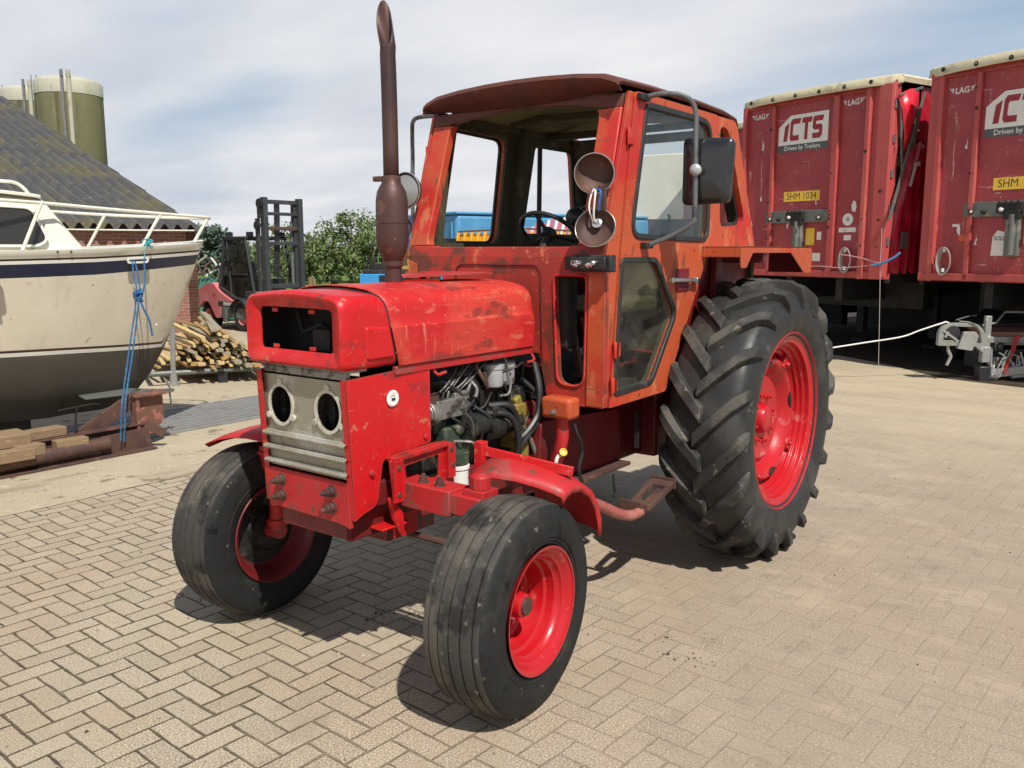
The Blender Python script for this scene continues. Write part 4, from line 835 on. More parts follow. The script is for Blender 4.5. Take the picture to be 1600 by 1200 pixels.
# rear fenders
for s in (1, -1):
    m = MB()
    top_ = [(.345, 1.792), (-.80, 1.792), (-.83, 1.77), (-.825, 1.628), (-.70, 1.628), (-.44, 1.757), (.17, 1.757), (.255, 1.675), (.335, 1.675)]
    m.plate(rpoly(top_, [.015, .02, .01, .004, .01, .01, .015, .01, .015], 3), [], lambda u, v, w: Vector((u, s * (.846 + w), v)), .006)
    m.plate([(.345, .58), (.345, .852), (-.815, .852), (-.815, .58)], [], lambda u, v, w: Vector((u, s * v, 1.787 + w)), .006)
    m.plate([(.58, 1.735), (.85, 1.735), (.85, 1.79), (.58, 1.79)], [], lambda u, v, w: Vector((.339 + w, s * u, v)), .006)
    m.build('rear_fender', M['orange'], T, bevel=.003)
    m = MB(); m.plate([(.30, 1.79), (.245, 1.79), (.47, 1.437), (.742, 1.03), (.73, .98), (.2, 1.1), (-.5, 1.1), (-.6, 1.79)], [], lambda u, v, w: Vector((u, s * (.556 + w), v)), .012)
    m.bar((.19, s * .575, 1.75), (.44, s * .575, 1.34), .02, .09); m.box((-.05, s * .70, 1.73), (.05, .28, .06)); m.box((.08, s * .60, 1.60), (.09, .04, .30))
    m.build('fender_inner_wall', M['dkred'], T, bevel=.004)
    m = MB(); m.box((-.83, s * .70, 1.70), (.02, .26, .14)); m.build('tail_lamp_panel', M['dkred'], T)
# transmission, tank, step
m = MB(); m.box((.75, 0, .78), (1.55, .42, .48)); m.box((-.05, 0, .80), (.55, .62, .55)); m.tube([(0, -.62, .80), (0, .62, .80)], .13, 20); m.box((-.2, 0, .95), (.4, .4, .3)); m.build('transmission', M['dkred'], T, bevel=.02)
for s in (1, -1):
    m = MB(); m.plate(rpoly([(1.47, .945), (.705, .900), (.69, .615), (.75, .60), (1.49, .64)], .03, 3), [], lambda u, v, w: Vector((u, s * (.20 + w), v)), .13); tk = m.build('fuel_tank', M['dkred'], T, bevel=.015)
    m = MB(); m.box((1.02, s * .33, .600), (.62, .16, .02)); m.build('tank_tray', M['rusty'], T, bevel=.003)
    m = MB(); m.tube(spline([(.985, s * .46, .60), (.985, s * .465, .545), (.975, s * .465, .50), (.99, s * .47, .485), (1.02, s * .475, .495)], 5), .008, 8); m.build('hanging_hook', M['black'], T)
    m = MB(); m.tube(spline([(1.62, s * .42, .64), (1.42, s * .58, .575), (1.22, s * .63, .475), (1.12, s * .645, .445), (1.03, s * .645, .442), (.96, s * .64, .455)], 6), .027, 12); stp = m.build('step_pipe', surf('faded_step_paint', (.30, .085, .07), .55, 0, [((.36, .14, .11), 6, .5, .12), ((.12, .05, .04), 12, .6, .06)]), T)
    m = MB(); rr = Matrix.Rotation(0, 3, 'Z')
    outl = rpoly([(1.03, .58), (1.03, .70), (.80, .715), (.76, .70), (.76, .59), (.80, .57)], .02, 3)
    m.plate(outl, [rpoly([(.99, .605), (.99, .675), (.83, .688), (.83, .60)], .015, 3)], lambda u, v, w: Vector((u, s * v, .452 + (1.03 - u) * .30 + w)), .03); m.bar((1.0, s * .645, .455), (.80, s * .65, .515), .03, .03); m.box((1.045, s * .60, .47), (.012, .13, .055)); m.box((.775, s * .645, .545), (.012, .15, .055))
    m.build('footrest', M['redworn'] if False else M['rusty'], stp, bevel=.004)
m = MB(); m.tube(spline([(1.40, .40, .70), (1.47, .42, .73), (1.475, .43, .78), (1.44, .44, .80)], 5), .009, 8); m.build('hose', M['white'], T)
m = MB(); m.lathe([(0, 0), (.0, .015), (.02, .020), (.022, .015), (.016, .012), (.016, 0)], (1.452, .445, .800), (.5, .6, .5), 18); m.build('trailer_plug', surf('yellow_plastic', (.62, .48, .05), .4), T)
m = MB(); m.tube(spline([(1.36, .45, .93), (1.30, .46, .80), (1.32, .455, .7), (1.28, .45, .62)], 6), .010, 8); m.box((.74, .46, .80), (.02, .02, .2)); m.build('cable', M['black'], T)
# ---- lamp buckets on the pillars
def bucket(c, ax, r, dep, name='lamp_housing', lens=False):
    c = Vector(c); ax = Vector(ax).normalized()
    m = MB(); m.lathe([(-dep, .0), (-dep, r * .35), (-dep * .75, r * .75), (-dep * .35, r * .95), (0, r), (.008, r * 1.04), (.010, r * 1.0), (.002, r * .95), (-dep * .35, r * .9), (-dep * .72, r * .68), (-dep * .93, r * .3), (-dep * .93, 0)], c, ax, 36)
    b = m.build(name, M['rusty'], T, smooth=50)
    m = MB(); n = 36; u = Vector((0, 0, 1)); u = (u - ax * u.dot(ax)).normalized(); w = ax.cross(u); m.tube([c + ax * .006 + (u * math.cos(2 * math.pi * k / n) + w * math.sin(2 * math.pi * k / n)) * r * 1.02 for k in range(n)], .0035, 6, closed=True); m.build('chrome_rim', M['chrome'], b)
    return b
b1 = bucket((1.405, .575, 2.118), (.80, .42, -.02), .088, .06)
b2 = bucket((1.43, .600, 1.872), (.80, .30, .34), .090, .045)
m = MB(); m.lathe([(0, .024), (.010, .024), (.014, .016), (.014, .010), (.006, .009), (.006, 0)], (1.400, .590, 1.893), (.80, .30, .34), 20); m.build('bulb_holder', M['chrome'], b2)
m = MB(); m.tube(spline([(1.40, .575, 2.05), (1.435, .60, 2.03), (1.44, .598, 1.98), (1.43, .59, 1.92), (1.41, .59, 1.90)], 6), .005, 6); m.tube(spline([(1.40, .57, 2.05), (1.42, .565, 2.01), (1.43, .565, 1.96), (1.42, .58, 1.90)], 6), .004, 6); m.build('lamp_wire', M['white'], T)
m = MB(); m.tube(spline([(1.41, .585, 2.05), (1.43, .625, 2.035), (1.43, .618, 1.99), (1.42, .61, 1.95)], 6), .006, 6); m.build('lamp_wire', surf('blue_wire', (.03, .12, .35), .4), T)
m = MB(); m.box((1.36, .60, 2.05), (.08, .02, .03)); m.box((1.39, .61, 2.0), (.02, .04, .10)); m.build('lamp_bracket', M['rusty'], T, bevel=.003)
b3 = bucket((1.40, -.615, 2.088), (.93, .10, 0), .095, .06)
m = MB(); m.lathe([(0, .085), (.012, .06), (.018, 0)], (1.403, -.6135, 2.088), (.93, .10, 0), 30); m.build('headlamp_lens', surf('clear_lens', (.30, .31, .30), .15, .3), b3)
m = MB(); m.tube(spline([(1.36, -.64, 2.02), (1.38, -.63, 1.95), (1.36, -.62, 1.90), (1.38, -.63, 1.84)], 5), .007, 6); m.build('lamp_wire', M['black'], T)
# black indicator box with its loose bulb wires
m = MB(); m.box((1.400, .47, 1.712), (.012, .11, .062)); m.box((1.43, .59, 1.712), (.055, .215, .078)); m.box((1.465, .585, 1.712), (.02, .19, .058)); ib = m.build('indicator_box', M['black'], T, bevel=.006)
m = MB(); rnd = random.Random(3)
for k in range(5):
    y = .535 + .022 * k; m.lathe([(0, .004), (.006, .012), (.018, .013), (.026, .006), (.028, 0)], (1.472, y, 1.708 + rnd.uniform(-.008, .008)), (rnd.uniform(.2, .6), rnd.uniform(-1, 1), rnd.uniform(-.4, .4)), 12)
m.tube(spline([(1.478, .53, 1.70), (1.482, .505, 1.708), (1.484, .515, 1.722), (1.482, .56, 1.722)], 5), .0035, 6); m.build('bare_bulbs', M['chrome'], ib)
m = MB(); m.plate(rrect(-.675, -.605, 1.67, 1.745, .004), [], lambda u, v, w: Vector((1.393 + w, u, v)), .012); m.build('corroded_lamp_base', surf('corroded_lamp', (.16, .07, .04), .7, .2, [((.55, .42, .12), 30, .52, .06), ((.05, .03, .02), 16, .56, .08)], bumps=[(60, .6, .004)]), T)
# ---- mirrors
def mirror(s, off=(0, 0, 0), shell=True):
    of = Vector(off); oy = .13 if s < 0 else 0
    A = [Vector((1.05, s * .635, 2.495)), Vector((1.03, s * .72, 2.505)), Vector((.99, s * .81, 2.49)), Vector((.955, s * .85, 2.43)), Vector((.95, s * .855, 2.30)), Vector((.95, s * .860, 2.1)), Vector((.95, s * .861, 1.95)), Vector((.955, s * .85, 1.90)), Vector((.975, s * .76, 1.845)), Vector((1.02, s * .66, 1.80)), Vector((1.03, s * .63, 1.795))]
    for p in A[1:9]: p.y += s * oy
    m = MB(); m.tube(spline([p + of for p in A], 5), .0125, 10); a = m.build('mirror_arm', M['arm'], T)
    m = MB(); m.box(Vector((1.075, s * .64, 2.49)) + of, (.09, .03, .03)); m.box(Vector((1.02, s * .64, 1.795)) + of, (.07, .05, .03)); each(m, 'arm_bracket', M['black'], a, bevel=.004)
    if shell:
        ang = R(-9) * s; d = Vector((math.sin(ang), math.cos(ang), 0)) * s
        o = Vector((.925, s * .775, 2.145)) + of; lp = rpoly([(0, -.158), (.235, -.148), (.245, .152), (.0, .165)], .035, 5)
        c_ = (.12, 0)
        def fnm(pts, sc, dx): return [o + d * (c_[0] + (u - c_[0]) * sc) + Vector((dx, 0, v * sc)) for u, v in pts]
        m = MB(); m.loft([fnm(lp, .97, -.040), fnm(lp, 1.0, -.034), fnm(lp, 1.0, -.012), fnm(lp, .95, -.004), fnm(lp, .75, .006), fnm(lp, .45, .013), fnm(lp, .1, .015)]); sh = m.build('mirror_shell', surf('glossy_black_plastic', (.016, .016, .017), .22, 0, [((.05, .05, .045), 6, .55, .2)], bumps=[(7, .12, .01)], coat=.4), a, smooth=50)
        m = MB(); m.loft([fnm(lp, .93, -.0405), fnm(lp, .93, -.0415)]); m.build('mirror_glass', M['chrome'], sh)
        m = MB(); m.lathe([(-.03, .026), (.018, .028), (.024, .024), (.03, .010), (.03, 0)], Vector((.953, s * .862, 2.150)), (.9, .3, 0), 22); m.build('clamp_knob', M['filter'], a)
mirror(1); mirror(-1, (0, 0, .03), False)
# ---- inside the cab
m = MB(); c = Vector((.93, .0, 1.865)); axw = Vector((-.62, 0, .78)).normalized(); u = Vector((0, 1, 0)); w = axw.cross(u)
m.tube([c + (u * math.cos(2 * math.pi * k / 40) + w * math.sin(2 * math.pi * k / 40)) * .165 for k in range(40)], .012, 8, closed=True)
for k in range(3):
    a = 2 * math.pi * k / 3 + .5; m.bar(c - axw * .01, c + (u * math.cos(a) + w * math.sin(a)) * .16, .022, .008, axw)
m.tube([c, c - axw * .35], .022, 10); m.tube([c + axw * .012, c - axw * .03], .04, 14); m.build('steering_wheel', M['black'], T)
m = MB(); m.box((.30, 0, 1.45), (.44, .46, .10)); m.box((.09, 0, 1.62), (.09, .44, .30)); m.tube([(.3, 0, 1.05), (.3, 0, 1.42)], .08, 10); m.build('seat', surf('olive_seat_vinyl', (.060, .052, .020), .5, 0, [((.05, .045, .02), 6, .55, .1)]), T, bevel=.03, seg=3)
m = MB(); m.lathe([(0, 0), (0, .052), (-.03, .060), (-.075, .05), (-.105, .02), (-.11, 0)], (.62, -.03, 1.96), (-.75, -.55, .1), 24); m.tube(spline([(.60, -.02, 2.0), (.62, .06, 2.02), (.62, .12, 1.99), (.62, .13, 1.92), (.62, .15, 1.8)], 5), .008, 6); m.tube([(.62, .12, 1.98), (.62, .13, 1.2)], .010, 6); m.build('work_lamp', M['black'], T)
m = MB(); m.tube([(.20, -.585, 1.84), (.19, -.585, 2.44)], .016, 8); m.build('grab_bar', M['black'], T)
m = MB(); m.tube(spline([(1.0, .3, 1.05), (.98, .28, 1.3), (1.02, .27, 1.42)], 5), .010, 6); m.tube([(.9, .2, 1.05), (.86, .2, 1.35)], .010, 6); m.tube([(.86, .2, 1.35), (.86, .2, 1.39)], .022, 10); m.bar((1.15, .35, 1.15), (1.22, .35, 1.35), .03, .03); m.box((1.14, .35, 1.14), (.08, .07, .01)); m.box((1.1, -.3, 1.14), (.08, .07, .01)); each(m, 'control_lever', M['rusty'], T)
# ================================================================ TRAILERS
M['tred'] = surf('trailer_red_paint', (.33, .050, .058), .5, 0, [((.38, .072, .075), .9, .50, .2), ((.27, .034, .045), 1.6, .58, .12, 6, (1, 1, .4)), ((.45, .12, .11), 6, .70, .05, 8, (1, 1, .3)), ((.14, .05, .045), 5, .66, .06, 8, (1, 1, .5)), ((.20, .04, .045), .7, .55, .15, 7, (3, 3, .3))], bumps=[(1.1, .45, .04), (6, .12, .006)], spec=.4, scratch=((.52, .30, .28), .665, 2))
M['tred2'] = surf('trailer_post_red_paint', (.42, .065, .062), .45, 0, [((.47, .10, .085), 3, .52, .2, 6, (1, 1, .2)), ((.20, .03, .03), 9, .68, .06), ((.10, .045, .035), 14, .72, .04)], bumps=[(3, .2, .01)], edge=((.16, .06, .05), .014, .02))
M['curtain'] = surf('red_tarpaulin', (.40, .010, .025), .38, 0, [((.30, .008, .02), 2.2, .5, .2), ((.46, .04, .05), 5, .62, .15)], bumps=[(2.6, .6, .05), (9, .2, .01)], coat=.15)
M['tarp'] = surf('cream_tarpaulin', (.60, .54, .36), .6, 0, [((.46, .40, .26), 5, .52, .15), ((.68, .64, .48), 11, .58, .1), ((.25, .21, .13), 14, .68, .05)], bumps=[(7, .6, .02)])
M['tgrey'] = surf('grey_painted_steel', (.14, .15, .135), .5, .2, [((.22, .22, .20), 7, .56, .12), ((.07, .06, .05), 11, .62, .08)])
M['tdark'] = surf('trailer_chassis_black', (.013, .013, .013), .7)
M['wood'] = surf('trailer_inner_wood', (.25, .17, .09), .7)
M['yel'] = surf('yellow_plate', (.78, .50, .055), .5, 0, [((.62, .38, .05), 8, .6, .1)])
M['ywhite'] = surf('sticker_white', (.74, .72, .68), .5, 0, [((.55, .5, .46), 9, .6, .1)])
M['ink'] = surf('black_ink', (.015, .015, .015), .5)
M['lred'] = surf('logo_red', (.30, .018, .028), .5)
M['lgrey'] = surf('logo_grey', (.085, .10, .10), .5)
M['sign'] = surf('logo_white', (.76, .75, .70), .45, 0, [((.66, .62, .55), 6, .6, .12)])
def flat(pts, x, t=.003):                       # a small plate on the front wall, facing +x
    m = MB(); m.plate(pts, [], lambda u, v, w: Vector((x + w, u, v)), t); return m
def letter(mb, polys, ox, oy, sx, sy, x, sl=.0):
    for pg in polys: mb.plate([(ox + (a + sl * b) * sx, oy + b * sy) for a, b in pg], [], lambda u, v, w: Vector((x + w, u, v)), .002)
LI = [[(0, 0), (.22, 0), (.22, 1.0), (0, .80)]]
LC = [[(.12, 0), (.78, 0), (.78, .24), (.30, .24), (.24, .30), (.24, .70), (.30, .76), (.78, .76), (.86, 1.0), (.14, 1.0), (0, .86), (0, .14)]]
LT = [[(.0, 1.0), (-.06, .76), (.22, .76), (.22, 0), (.47, 0), (.47, .76), (.74, .76), (.82, 1.0)]]
LS = [[(.06, 0), (.66, 0), (.80, .14), (.80, .50), (.68, .62), (.28, .62), (.28, .76), (.80, .76), (.88, 1.0), (.12, 1.0), (.02, .88), (.02, .50), (.14, .38), (.54, .38), (.54, .24), (.02, .24)]]
def trailer(loc, label, dy, edge, logo=True, cyl=True):
    T_ = empty('curtain_trailer', loc, R(-20.05), label, 'trailer', 'red curtain side trailers parked side by side')
    m = MB(); m.box((-.06, 0, 2.77), (.06, 2.86, 2.86)); fw = m.build('front_wall', M['tred'], T_)
    m = MB(); m.box((-.02, 0, 4.20), (.06, 2.90, .10)); m.box((-.02, 0, 1.40), (.10, 2.88, .10)); each(m, 'wall_rail', M['tred2'], fw, bevel=.008)
    ribs = [(-.80 + dy, .07, .06), (.44 + dy * .6, .11, .07)]
    for y, w, d in ribs:
        m = MB(); m.box((-.03 + d / 2, y, 2.76), (d, w, 2.80)); m.build('wall_rib', M['tred2'], fw, bevel=.008)
    # corner columns, folded sheet
    for s in (1, -1):
        m = MB()
        if s > 0: prof = [(-.03, .98), (.07, .99), (.07, 1.06), (.00, 1.09), (.00, 1.16), (.05, 1.19), (.05, 1.40), (.02, 1.44), (-.10, 1.45), (-.10, .98)]
        elif edge > 0: prof = [(-.03, 1.37), (.05, 1.37), (.05, 1.45), (-.10, 1.45), (-.10, 1.37)]
        else: prof = [(-.03, 1.225), (.035, 1.235), (.035, 1.31), (-.01, 1.33), (.0, 1.45), (-.10, 1.45), (-.10, 1.225)]
        rg = [[Vector((x, s * y, z)) for x, y in prof] for z in (1.335, 4.20)]; m.loft(rg); m.build('corner_post', M['tred2'], fw, bevel=.006)
    rnd = random.Random(int(loc[1] * 10))
    for k in range(16):
        y = rnd.choice([1.02, 1.3, .42, -.80 + dy, 1.12]); z = rnd.uniform(1.6, 4.0); h = rnd.uniform(.02, .045)
        m = MB(); m.lathe([(0, h * .6), (.004, h * .55), (.005, 0)], (.0725 if y != .42 else .045, y + rnd.uniform(-.02, .02), z), (1, 0, 0), 8); m.build('rust_spot', M['tdark'], fw)
    for k in range(6):
        y, z = rnd.uniform(-1.3, .9), rnd.uniform(1.7, 3.7); a = [(y + rnd.uniform(-.012, .012) + .014 * c_, z + j * .035) for j, c_ in ((0, -1), (0, 1), (1, .6), (2, 1.2), (3, .3), (4, .2), (3, -.5), (2, -.2), (1, -1.1))]
        flat(a, -.029).build('paint_scrape', M['ywhite'], fw)
    # tarpaulin roof with turned-down edge
    rg = []
    for x, dz, r in ((.13, 4.185, 0), (.145, 4.25, 0), (.11, 4.32, 0), (-.05, 4.34, 0), (-6, 4.36, 0), (-13.2, 4.34, 0)):
        row = []
        for y, z in ((-1.50, -.125), (-1.52, -.05), (-1.46, -.01), (-1.0, .0), (-.5, .01), (0, .012), (.5, .01), (1.0, .0), (1.46, -.01), (1.52, -.05), (1.50, -.125)):
            cut = (max(0, abs(y) - 1.2) * .55) if x > 0 else 0
            zz_ = dz + (z if x <= .0 or abs(y) < 1.3 else max(z, 4.185 - dz))
            row.append(Vector((x - cut, y, max(4.185, zz_) + .012 * mnoise.noise(Vector((y * 4, x * 3, loc[1]))))))
        rg.append(row)
    m = MB(); m.loft(rg, closed=False, caps=False); tp = m.build('roof_tarpaulin', M['tarp'], T_, smooth=50)
    for k in range(6):
        y = -1.2 + .46 * k; m = MB(); m.lathe([(0, .034), (.010, .030), (.010, .014), (.002, .012)], (.14, y, 4.245), (1, 0, .15), 12, cap=True); m.build('eyelet', M['tdark'], tp)
    # body: floor, roof, rear, curtains
    m = MB(); m.box((-6.6, 0, 1.40), (13.1, 2.86, .13)); m.box((-6.6, 1.42, 1.36), (13.1, .05, .16)); m.box((-6.6, -1.42, 1.36), (13.1, .05, .16)); m.build('floor', M['tdark'], T_)
    m = MB(); m.box((-13.15, 0, 2.8), (.06, 2.86, 2.9)); m.build('rear_doors', M['tred'], T_)
    for s in (1, -1):
        x0 = -.62 if (s > 0 and edge > 0) else -.12
        n = 90; rows = []
        for z in (1.42, 2.2, 3.1, 4.20): rows.append([Vector((x0 - (13.1 + x0) * i / n, s * (1.435 + .018 * math.sin(i * 2.1) * (1 if i < 14 else .35)), z)) for i in range(n + 1)])
        m = MB(); m.loft(rows, closed=False, caps=False); m.build('side_curtain', M['curtain'], T_, smooth=60)
    # equipment on the front wall
    bx0, bx1 = -.89 + dy, .37 + dy * .6
    m = MB(); m.box((-.005, (bx0 + bx1) / 2, 2.325), (.05, bx1 - bx0, .20)); cbx = m.build('connector_rail', M['tgrey'], T_, bevel=.006)
    for y in (-.78, -.60, .22): m = MB(); m.lathe([(0, .034), (.03, .034), (.05, .024), (.052, .0)], (.02, y + dy, 2.29), (1, 0, 0), 14); m.build('socket', M['black'], cbx); 
    for y in (-.755, .235): m = MB(); m.lathe([(0, .02), (.008, .018), (.01, 0)], (.066, y + dy, 2.295), (1, 0, 0), 10); m.build('socket_cap', M['ywhite'], cbx)
    m = MB(); m.box((.045, -.24 + dy, 2.33), (.07, .34, .13)); m.box((.06, -.20 + dy, 2.24), (.06, .22, .12)); 
    for k in range(4): m.tube([(.09, -.36 + .08 * k + dy, 2.38), (.09, -.36 + .08 * k + dy, 2.43)], .018, 8)
    m.build('air_couplings', M['tdark'], cbx, bevel=.01)
    m = MB(); m.lathe([(0, .03), (.02, .028), (.03, .01), (.03, 0)], (.085, -.335 + dy, 2.31), (1, 0, 0), 12); m.build('coupling_cap', M['ywhite'], cbx)
    flat(rrect(-.86 + dy, -.70 + dy, 2.345, 2.40, .004), .021).build('info_plate', M['lgrey'], cbx)
    m = MB(); m.box((.02, -.19 + dy, 1.98), (.09, .18, .58)); m.tube([(.055, -.19 + dy, 1.70), (.055, -.19 + dy, 2.24)], .05, 14); m.build('hose_trough', M['tgrey'], T_, bevel=.01)
    flat(rrect(-.07 + dy, .10 + dy, 1.86, 2.13, .004), -.029).build('yellow_sticker', M['yel'], fw)
    flat(rrect(.15 + dy, .235 + dy, 1.94, 2.07, .004), -.029).build('paper_label', M['ywhite'], fw); flat(rrect(.08 + dy, .235 + dy, 1.60, 1.73, .004), -.029).build('paper_label', M['ywhite'], fw)
    # cable coil on the wall
    yc = .76 if dy == 0 else -1.045
    for k in range(5):
        m = MB(); rr_ = .115 + .010 * k; m.tube([(.02 + .012 * k, yc + rr_ * .68 * math.cos(a), 1.62 + rr_ * 1.25 * math.sin(a)) for a in [2 * math.pi * i / 28 for i in range(28)]], .0085, 6, closed=True); m.build('cable_coil', surf('grey_cable', (.33, .30, .27), .6), T_)
    m = MB(); m.tube([(.05, yc, 1.47), (.05, yc, 1.52)], .026, 10); m.tube([(.05, yc, 1.75), (.05, yc - .0, 1.80)], .02, 10); m.build('cable_plug', M['ywhite'], T_)
    # lettering
    lp = logo_y = -.72 + dy * 1.2
    x = -.0285; dz = 0 if dy == 0 else -.11
    W, H = .98, .47
    bd = flat([(lp, 3.50 + dz), (lp + W, 3.50 + dz), (lp + W, 3.50 + H + dz), (lp + .24, 3.50 + H + dz), (lp, 3.50 + H * .62 + dz)], x).build('logo_board', M['sign'], fw)
    flat([(lp, 3.385 + dz), (lp + W, 3.385 + dz), (lp + W, 3.499 + dz), (lp, 3.499 + dz)], x).build('logo_band', M['lgrey'], fw)
    m = MB(); xx = x + .0032
    letter(m, LI, lp + .10, 3.56 + dz, .36, .30, xx, .10); letter(m, LC, lp + .225, 3.56 + dz, .24, .35, xx, .08); letter(m, LT, lp + .47, 3.56 + dz, .24, .35, xx, .04); letter(m, LS, lp + .67, 3.56 + dz, .245, .35, xx, .04); m.build('logo_letters', M['lred'], bd)
    m = MB(); text_mesh(m, 'Driven by Trailers.', .098, lambda u, v: Vector((xx, lp + W / 2 + u * .98, 3.443 + dz + v)), bold=.0012); m.build('logo_text', M['ywhite'], fw)
    for yy in ((-1.13, .70) if dy == 0 else (-1.0, .75)):
        m = MB(); text_mesh(m, 'LAG', .115, lambda u, v: Vector((x + .001, yy + u * .95, 4.02 + dz * .6 + v)), bold=.003)
        for s in (1, -1):
            for k in range(3): m.plate([(yy + s * .122, 4.045 + dz * .6 - .022 * k), (yy + s * (.185 - .018 * k), 4.05 + dz * .6 - .022 * k), (yy + s * (.18 - .018 * k), 4.064 + dz * .6 - .022 * k), (yy + s * .122, 4.059 + dz * .6 - .022 * k)], [], lambda u, v, w: Vector((x + w, u, v)), .001)
        m.build('maker_mark', M['ywhite'], fw)
    py = -.195 + dy * 1.4
    pl = flat(rrect(py - .36, py + .36, 2.575, 2.735, .006), x).build('number_plate', M['yel'], fw)
    m = MB(); text_mesh(m, 'SHM 1034' if dy == 0 else 'SHM 1035', .152, lambda u, v: Vector((xx, py + u * .93, 2.655 + v)), bold=.0); m.build('plate_text', M['ink'], pl)
    # chassis
    for s in (1, -1):
        m = MB(); m.box((-6.5, s * .5, 1.15), (12.6, .12, .36)); m.build('chassis_beam', M['tdark'], T_)
        m = MB(); m.box((-2.6, s * .72, .72), (.14, .14, .95)); m.box((-2.6, s * .72, .10), (.28, .26, .05)); m.build('landing_leg', M['tdark'], T_)
        for k in range(3):
            m = MB(); m.lathe([(-.19, .25), (-.19, .45), (-.15, .52), (.15, .52), (.19, .45), (.19, .27), (.06, .24), (.05, .10), (.12, .08), (.12, 0)], (-7.6 - 1.35 * k, s * 1.18, .52), (0, s, 0), 32); m.build('trailer_wheel', M['tyre'], T_)
        m = MB(); m.box((-8.2, s * 1.36, .84), (9.4, .06, .86)); m.build('light_block_panel', M['tdark'], T_)  # added panel, keeps light out so the underside stays black
    m = MB(); m.box((-3.6, 0, .84), (.6, 2.7, .98)); m.box((-1.5, 0, 1.08), (.3, 2.5, .52)); m.tube([(-5.2, -.9, .85), (-5.2, .9, .85)], .25, 16); m.box((-9, 0, .6), (3.4, 2.0, .16)); m.build('air_tank_and_light_blocks', M['tdark'], T_)  # air tank tube plus added boxes that block light under the floor
    return T_
W1 = Matrix.Rotation(R(-20.05), 3, 'Z'); tl1 = Vector((-9.562, -2.077, 0))
def tp1_(x, y): return tl1 + W1 @ Vector((x, y, 0))
t1 = trailer((-9.562, -2.077, 0), 'dull red curtain side trailer whose front wall shows the whole plate SHM 1034', 0, 1)
t2 = trailer((-8.445, 1.129, 0), 'dull red curtain side trailer cut by the right edge of the photo', .06, -1)
# torn-open curtain at the corner of the nearer trailer
m = MB(); Y = 1.50
m.loft([[Vector((.03, Y - .02, 4.02)), Vector((-.20, Y + .03, 4.12)), Vector((-.46, Y, 4.15))], [Vector((-.03, Y + .03, 3.80)), Vector((-.20, Y + .10, 3.78)), Vector((-.42, Y + .04, 3.86))], [Vector((-.13, Y + .02, 3.45)), Vector((-.2, Y + .05, 3.42)), Vector((-.29, Y + .02, 3.48))], [Vector((-.165, Y, 3.24)), Vector((-.18, Y + .01, 3.23)), Vector((-.2, Y, 3.24))]], closed=False, caps=False)
o = m.build('curtain_flap', surf('bright_red_tarpaulin', (.62, .012, .03), .35, 0, [((.50, .02, .03), 5, .55, .2)], bumps=[(4, .5, .03)]), t1, smooth=60); s_ = o.modifiers.new('sheet', 'SOLIDIFY'); s_.thickness = .006  # same tarpaulin as the curtain, sunlit brightness put into its colour
m = MB(); rows = []
for z, a, b in ((1.42, -.02, -1.0), (1.9, -.05, -1.0), (2.3, -.10, -.98), (2.8, -.22, -.97), (3.28, -.36, -.95), (3.34, -.38, -.95)):
    rows.append([Vector((a + (b - a) * i / 14, Y - .02 + .05 * math.sin(i * 1.9 + z * 1.4) - .02, z + .06 * (i % 2) * (1 if z > 3.3 else 0))) for i in range(15)])
m.loft(rows, closed=False, caps=False); o = m.build('gathered_curtain', M['curtain'], t1, smooth=60)
m = MB(); m.plate([(-.17, 1.80), (-.33, 1.80), (-.36, 2.04), (-.19, 2.05)], [], lambda u, v, w: Vector((u, Y + .045 + w, v)), .004); m.build('grey_patch', M['tgrey'], t1)
m = MB(); m.plate([(-.33, 2.72), (-.27, 2.72), (-.38, 3.06), (-.50, 3.10), (-.52, 3.03), (-.44, 3.02)], [], lambda u, v, w: Vector((u, Y + .06 + w, v)), .004); m.build('curtain_mark', M['ywhite'], t1)
m = MB(); m.bar((-.53, Y + .05, 4.10), (.10, Y + .02, 2.22), .05, .02, (0, 1, 0)); m.bar((-.02, Y, 3.98), (-.17, Y, 2.9), .04, .02, (0, 1, 0)); m.bar((.02, Y, 4.01), (-.52, Y + .01, 4.17), .03, .03); m.plate([(-.40, 3.28), (-.53, 3.95), (-.30, 3.24)], [], lambda u, v, w: Vector((u, Y + .03 + w, v)), .003); m.build('curtain_pole', M['tgrey'], t1, bevel=.003)
m = MB(); m.box((-.30, 1.30, 3.10), (.5, .04, .14)); m.box((-.55, .4, 2.75), (.06, 2.0, 2.6)); m.build('inner_slat', M['wood'], t1)
for k in range(5): m = MB(); m.box((.0, 1.458, 1.9 + .5 * k), (.05, .015, .12)); m.build('side_buckle', M['steel'], t1)
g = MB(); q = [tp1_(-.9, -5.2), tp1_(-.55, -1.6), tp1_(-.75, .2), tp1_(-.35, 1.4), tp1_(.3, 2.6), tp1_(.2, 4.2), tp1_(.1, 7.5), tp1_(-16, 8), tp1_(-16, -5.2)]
g.add([(a.x, a.y, .005) for a in q], [tuple(range(9))]); tag(g.build('ground_shade_sheet', M['undershade'], smooth=0), kind='structure')  # added dark sheet: trailer shade painted onto the ground
